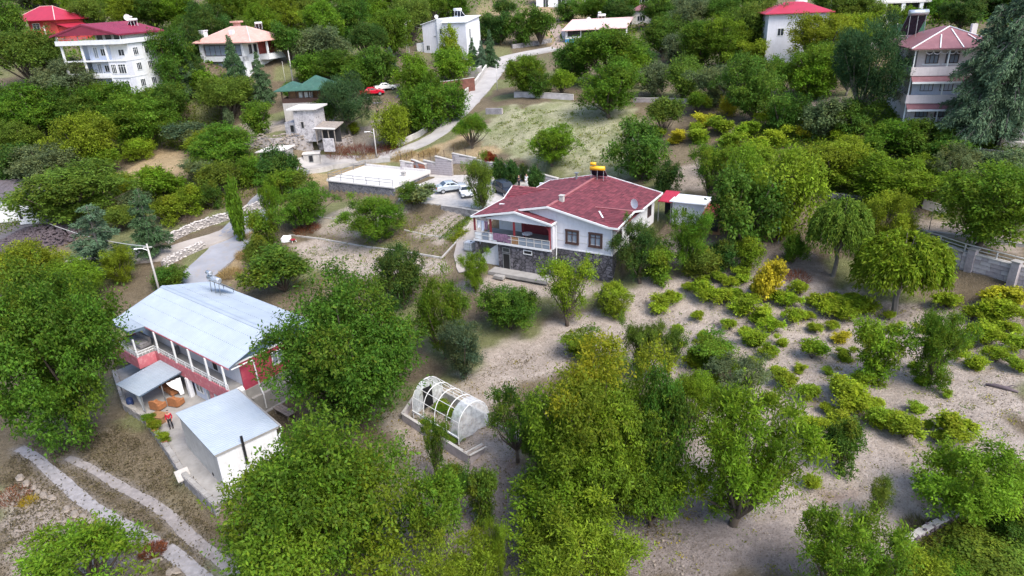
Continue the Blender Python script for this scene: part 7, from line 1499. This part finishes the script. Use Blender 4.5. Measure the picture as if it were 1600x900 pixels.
for (x0, y0, x1, y1, D0, D1, lab) in ((634,36,668,44,190,178,'thin wire from the lattice pole to the boxy white house'),(634,36,560,34,190,205,'thin wire from the lattice pole to the left along the hillside')):
    a_, b_ = Vector(atd(x0,y0,D0)), Vector(atd(x1,y1,D1)); tag(MB().tube([a_.lerp(b_, i/8)-Vector((0,0,1.6*(i/8)*(1-i/8))) for i in range(9)], .05, 4).build('power_cable', 'rail_grey'), lab, 'cable')
# ------------------------------------------------------------------ stones, heaps, small things
hp = thing('stone_heap', 'rounded heap of dark purple stones at the left', 'stone heap', ground(62,378), 0); r = random.Random(8); mb = MB()
hw = 52*np.linalg.norm(ground(62,378)-CAM)/FOC
for k in range(1300):
    a = r.uniform(0, 6.283); q = math.sqrt(r.random()); x, y = hw*q*math.cos(a), hw*.6*q*math.sin(a); z = 2.1*(1-q*q)**.7; s = r.uniform(.09, .24); p = hp.location; mb.blob((x, y, z+gz(p.x+x, p.y+y)-p.z), (s, s, s*.7), r)
o = mb.build('stones', ['rock_dark','rock'], hp); o['kind'] = 'stuff'
mb = MB(); cn_ = [(hw*.98*math.cos(a), hw*.58*math.sin(a)) for a in np.linspace(0, 6.283, 21)[:-1]]; mb.add([(x, y, -.3) for x, y in cn_]+[(x*.6, y*.6, 1.3) for x, y in cn_]+[(0, 0, 1.85)], [(i,(i+1) % 20,20+(i+1) % 20,20+i) for i in range(20)]+[(20+i,20+(i+1) % 20,40) for i in range(20)]); mb.build('heap', 'rock_dark', hp)
ST = [(32,748),(42,757),(54,763),(60,770),(69,776),(81,779),(105,797),(117,805),(130,809),(141,813),(152,817),(162,823),(172,828),(182,831)]
for i, (x, y) in enumerate(ST):
    g = ground(x, y); s = r.uniform(.28, .5); o = MB().blob((0,0,.1), (s*1.3, s*.7, s*.5), r, jag=.18).build('kerb_stone', 'rock'); o.location = g; o.rotation_euler = (0, 0, r.uniform(-1.2, -.3))
    tag(o, ('beige stone number %s from the left in the row beside the left wheel track' % ['one','two','three','four','five','six','seven','eight','nine','ten','eleven','twelve','thirteen','fourteen'][i]), 'stone', 'stones lined along the wheel tracks')
for i, (x, y, lab) in enumerate(((208,850,'pale broken stone at the brush pile'),(228,848,'white triangular stone beside the brush pile'),(222,862,'flat pale stone under the brush pile'),(232,868,'flat beige stone in front of the brush pile'),(265,896,'pale block at the bottom edge by the wheel track'),(276,893,'second pale block at the bottom edge by the wheel track'),(244,877,'flat pale slab below the brush pile'))):
    g = ground(x, y); s = r.uniform(.25, .4); o = MB().blob((0,0,.08), (s*1.3, s*.8, s*.35), r).build('loose_stone', 'rock'); o.location = g; o.rotation_euler = (0, 0, r.uniform(0, 3)); tag(o, lab, 'stone', 'loose stones by the wheel tracks')
def tuft(name, lab, x, y, wpx, h, mat_col, n, seed, cat='dry bush', lift=.0, spread=1.0):
    g = ground(x, y); W = wpx*np.linalg.norm(g-CAM)/FOC/2; r = np.random.RandomState(seed); a = r.uniform(0, 6.283, n); q = np.sqrt(r.uniform(0, 1, n)); xy = np.c_[np.cos(a)*q, np.sin(a)*q]*W*.7; T = unit(np.c_[xy/W*spread*1.2, np.ones(n)*.7]+r.normal(0, .3, (n, 3))); P = np.c_[xy, ground_z(xy+g[:2])-g[2]]
    L = h*r.uniform(.5, 1.1, n); Nn = unit(np.cross(T, r.normal(size=(n, 3)))); me = leaf_mesh(name, P, Nn, T, L, np.full(n, .035), np.c_[r.uniform(.6, 1.35, n), np.zeros(n), np.zeros(n)])
    o = bpy.data.objects.new(name, me); COL.objects.link(o); o.location = g; o.color = (*mat_col, 1); return tag(o, lab, cat, 'dry bushes and grass clumps')
STR, BRU = (.4,.29,.13), (.24,.085,.04)
for i, (x, y, w, h, c, n, lab) in enumerate(((240,862,40,.5,BRU,700,'rust-brown heap of dry brush by the wheel tracks'),(20,778,60,.4,BRU,500,'brown dry brush at the left edge'),(45,785,24,.45,(.42,.3,.02),240,'yellow flowering weed by the row of stones'),
  (360,430,40,.9,STR,900,'tall straw-coloured grass beside the lane'),(385,400,36,.9,STR,800,'straw-coloured grass clump right of the lane'),(395,370,30,.8,STR,600,'straw grass on the lane bank'),(480,360,50,.8,BRU,700,'reddish dry weeds in the garden corner'),(575,250,40,.9,STR,700,'dry grass at the road side by the street lamp'),(630,245,50,.9,STR,900,'straw grass on the bank above the raised terrace'),(670,240,40,.9,STR,800,'straw grass above the stepped wall'),
  (525,240,40,1.4,BRU,600,'reddish dry bush below the pergola'),(560,240,50,1.5,(.16,.045,.03),700,'dark red thicket beside the street lamp'),(600,236,50,1.4,(.18,.06,.035),700,'red-brown thicket along the lower road'),(720,228,40,.8,STR,600,'straw grass beside the small roadside tree'),(1245,435,50,.6,BRU,500,'heap of brown cuttings on the right slope'),(945,475,34,.6,(.16,.14,.1),300,'grey dry weeds left of the round bush'),
  (1440,835,60,.7,(.14,.13,.06),600,'dull weeds below the low wall'),(300,300,40,1.0,(.24,.2,.16),500,'grey twiggy dead bush in the clearing'),(285,345,36,1.0,(.22,.17,.14),500,'brown dead bush above the lane wall'),(240,300,34,.9,(.3,.24,.2),400,'pale dead bush in the middle of the clearing'),(720,118,36,1.2,(.2,.06,.04),500,'red-brown dry bushes above the retaining wall'),(900,40,60,1.2,(.3,.22,.15),500,'dry weeds on the straw-coloured slope'),(800,70,50,1.2,(.34,.26,.15),500,'dry grass on the road bank'))):
    tuft('dry_bush', lab, x, y, w, h, c, n, 100+i)
# red chair and rubbish by the garden, log on the soil, twigs
g = ground(458,378); t = thing('garden_chair', 'overturned red and white chair at the garden corner', 'chair', g, .8); MB().box(-.3,.3,-.3,.3,.3,.36).build('seat', 'red_sheet', t); MB().add([(-.3,.3,.3),(.3,.3,.3),(.3,.75,.2),(-.3,.75,.2),(-.3,.3,.25),(.3,.3,.25),(.3,.75,.15),(-.3,.75,.15)], [(0,1,2,3),(7,6,5,4),(0,4,5,1),(1,5,6,2),(2,6,7,3),(3,7,4,0)]).build('backrest', 'white_trim', t)
for sx in (-1, 1):
    for sy in (-1, 1): MB().bar((sx*.25,sy*.25,.3),(sx*.3,sy*.3-.05,0),.05).build('leg', 'white_trim', t)
g = ground(448,376); o = MB().slab([(-.6,-.5,.45),(.6,-.4,.3),(.5,.6,.5),(-.5,.5,.6)], .5).build('white_sack', 'white_cloth'); o.location = g; tag(o, 'white sack lying beside the overturned chair', 'sack')
g = ground(1566,608); t = thing('log', 'dark weathered log lying on bare soil at the right', 'log', g, -.6); MB().tube([(-1.1,0,.1),(-.5,.05,.16),(.3,0,.15),(1.0,-.1,.1)], [.08,.16,.15,.07], 8).build('trunk', 'rock_dark', t, True); MB().tube([(.2,.05,.2),(.6,.4,.3),(.9,.5,.25)], [.06,.04,.02], 6).build('branch', 'rock_dark', t)
for i, (x, y) in enumerate(((1170,510),(1120,505),(1250,535))):
    g = ground(x, y); t = thing('twig_pile', ('small pile of dry twigs in the pale clearing', 'thin scatter of twigs left of the twig pile', 'dry twigs right of the pale clearing')[i], 'twigs', g, 0, 'twig piles on the soil'); rr = random.Random(i)
    for k in range(12): a = rr.uniform(0, 3.14); l = rr.uniform(.3, .9); x0, y0 = rr.uniform(-.7,.7), rr.uniform(-.5,.5); MB().tube([(x0-l*math.cos(a),y0-l*math.sin(a),.03),(x0,y0,.12),(x0+l*math.cos(a),y0+l*math.sin(a),.04)], .015, 4).build('twig', 'bark_grey', t)
g = ground(1200,378); t = thing('swing_bench', 'dark garden swing bench in the shade of the right slope', 'bench', g, -.3); MB().box(-.9,.9,-.3,.3,.4,.48).build('seat', 'dark_wood', t); MB().box(-.9,.9,.25,.32,.48,1.0).build('backrest', 'dark_wood', t); MB().slab([(-1.1,-.7,1.9),(1.1,-.7,1.9),(1.1,.7,1.9),(-1.1,.7,1.9)], .06).build('roof', 'dark_blue', t)
for sx in (-1, 1): MB().bar((sx*1.05,-.5,0),(sx*1.05,0,1.85),.06).bar((sx*1.05,.5,0),(sx*1.05,0,1.85),.06).build('frame', 'steel_grey', t)

# ------------------------------------------------------------------ undergrowth, weeds and litter that nobody could count
def scatter(name, lab, n, region, col, size, h, seed, ycol=.1, clumps=None, mask=None, spread=.5, cat='undergrowth'):
    r = np.random.RandomState(seed); out = []; poly = [tuple(p) for p in region]; p = np.array(poly); lo, hi = p.min(0), p.max(0)
    m = clumps or n//12; got = np.zeros((0, 2))
    while len(got) < m:
        q = r.uniform(lo, hi, (m*3, 2)); q = q[inside(q, poly)]
        if mask is not None: q = q[mask(q)]
        got = np.r_[got, q]
        if len(q) == 0: break
    c = got[:m]; k = n//m; cs = r.uniform(.5, 1.4, m); xy = np.repeat(c, k, 0)+r.normal(0, spread, (m*k, 2))*np.repeat(cs, k)[:, None]; n = m*k
    z = ground_z(xy)+np.abs(r.normal(0, h, n))*np.repeat(cs, k); P = np.c_[xy, z]; Nn = unit(r.normal(0, .7, (n, 3))+[0, 0, .8]); T = unit(np.cross(Nn, r.normal(size=(n, 3)))+[0, 0, .2]); Nn = unit(Nn-T*(Nn*T).sum(1)[:, None]); L = size*r.uniform(.5, 1.4, n)
    sh = np.c_[np.repeat(r.uniform(.6, 1.4, m), k)*r.uniform(.75, 1.25, n), np.clip(np.repeat(r.normal(ycol, ycol, m), k), 0, 1), np.zeros(n)]
    o = bpy.data.objects.new(name, leaf_mesh(name, P, Nn, T, L, L*.5, sh)); COL.objects.link(o); o.color = (*col, 1); return tag(o, lab, cat, None, 'stuff')
reg = lambda *L: [tuple(ground(x, y)[:2]) for x, y in L]
def off_paving(q):      # keep plants off roads and yards
    k = np.ones(len(q), bool)
    for pl, w in ((ROAD, 3.2), (gp((288,448),(340,404),(378,358),(430,300),(470,264)), 2.6), (gp((378,352),(300,384),(200,404),(60,430)), 2.6)): k &= seg_dist(q, [p[:2] for p in pl], False) > w
    for pl in (PARK, YARD2): k &= ~inside(q, pl)
    k &= ~inside(q, [pf_(-1,-1), pf_(14,-1), pf_(14,11), pf_(-1,11)])
    return k
LEFTS = reg((-40,420),(80,330),(150,320),(300,340),(420,300),(470,270),(380,225),(330,140),(150,150),(-40,170))
scatter('undergrowth', 'green undergrowth covering the left slope', 46000, LEFTS, GRN['olive'], .3, .45, 1, .12, 3200, lambda q: off_paving(q) & ~inside(q, reg((150,305),(200,262),(250,228),(300,238),(292,268),(225,300),(190,322),(160,318))) & ((vnoise(q, 7, 5) > .36) | (q[:, 1] > 118)), .55)
scatter('undergrowth', 'green undergrowth covering the right slope', 46000, reg((1080,245),(1240,190),(1340,150),(1600,250),(1600,300),(1430,330),(1300,345),(1180,330),(1130,300)), GRN['mid'], .28, .45, 2, .12, 3000, lambda q: vnoise(q, 6, 6) > .34, .55)
FARR = [(-200,150),(-100,150),(-60,140),(-40,150),(-25,165),(-12,190),(10,200),(18,160),(30,135),(50,115),(110,110),(200,200),(220,300),(-220,300)]
scatter('undergrowth', 'scrub between the trees of the far hillside', 64000, FARR, GRN['mid'], .75, .9, 3, .06, 5200, lambda q: off_paving(q) & (vnoise(q, 16, 7) > .3), 1.3)
scatter('weeds', 'low weeds and tufts on the bare soil of the vineyard', 9000, reg((1000,500),(1200,440),(1600,480),(1600,780),(1400,820),(1250,900),(1000,900),(1080,700)), GRN['olive'], .14, .06, 4, .3, 700, None, .2, 'weeds')
scatter('weeds', 'green tufts in the pasture', 9000, reg((790,170),(1000,178),(1010,210),(985,275),(860,258),(760,225)), GRN['olive'], .2, .07, 5, .15, 420, None, .35, 'weeds')
scatter('weeds', 'dry tufts beside the wheel tracks', 12000, reg((40,690),(180,660),(260,720),(350,830),(330,900),(0,900),(0,740)), (.15,.125,.075), .17, .07, 6, .02, 1500, lambda q: np.minimum(seg_dist(q, TR1, False), seg_dist(q, TR2, False)) > .55, .25, 'weeds')
scatter('leaf_litter', 'leaf litter and weeds under the orchard trees', 12000, reg((560,640),(800,560),(1000,520),(1060,640),(1080,800),(960,900),(540,900)), (.13,.1,.05), .16, .04, 7, .2, 1500, None, .35, 'leaf litter')
scatter('undergrowth', 'tangled weeds in the bottom right corner', 12000, reg((1420,860),(1500,815),(1610,800),(1620,910),(1400,910)), GRN['olive'], .2, .25, 8, .15, 500, None, .4)
scatter('weeds', 'weeds in the garden and around the lower yard', 8000, reg((470,400),(560,320),(720,345),(690,420),(560,470),(440,450)), GRN['olive'], .18, .08, 9, .2, 500, None, .35, 'weeds')
scatter('leaf_litter', 'dark crumbs and fallen leaves on the pale vineyard soil', 16000, reg((760,560),(930,480),(1100,430),(1260,450),(1600,480),(1600,790),(1400,840),(1240,900),(960,900),(1080,700)), (.16,.125,.1), .1, .012, 10, .06, 5000, lambda q: vnoise(q, 3.5, 61) > .42, .45, 'leaf litter')
scatter('leaf_litter', 'dark crumbs on the bare plot above the greenhouse and below the garden', 5000, reg((640,640),(800,520),(930,480),(900,440),(700,430),(500,370),(450,430),(620,470)), (.15,.115,.09), .11, .012, 11, .05, 1600, None, .45, 'leaf litter')
pb = MB(); rr = random.Random(12); rg = reg((700,600),(900,490),(1100,440),(1600,480),(1600,790),(1250,900),(960,900),(760,900)); bx = np.array(rg); 
while len(pb.f) < 13*1100:
    q = np.array([rr.uniform(bx[:,0].min(), bx[:,0].max()), rr.uniform(bx[:,1].min(), bx[:,1].max())])
    if inside(q[None], rg)[0]: s_ = rr.uniform(.03, .1); pb.blob((q[0], q[1], gz(*q)+.02), (s_, s_, s_*.6), rr)
tag(pb.build('pebbles', 'rock'), 'loose stones strewn over the bare soil', 'stones', None, 'stuff')
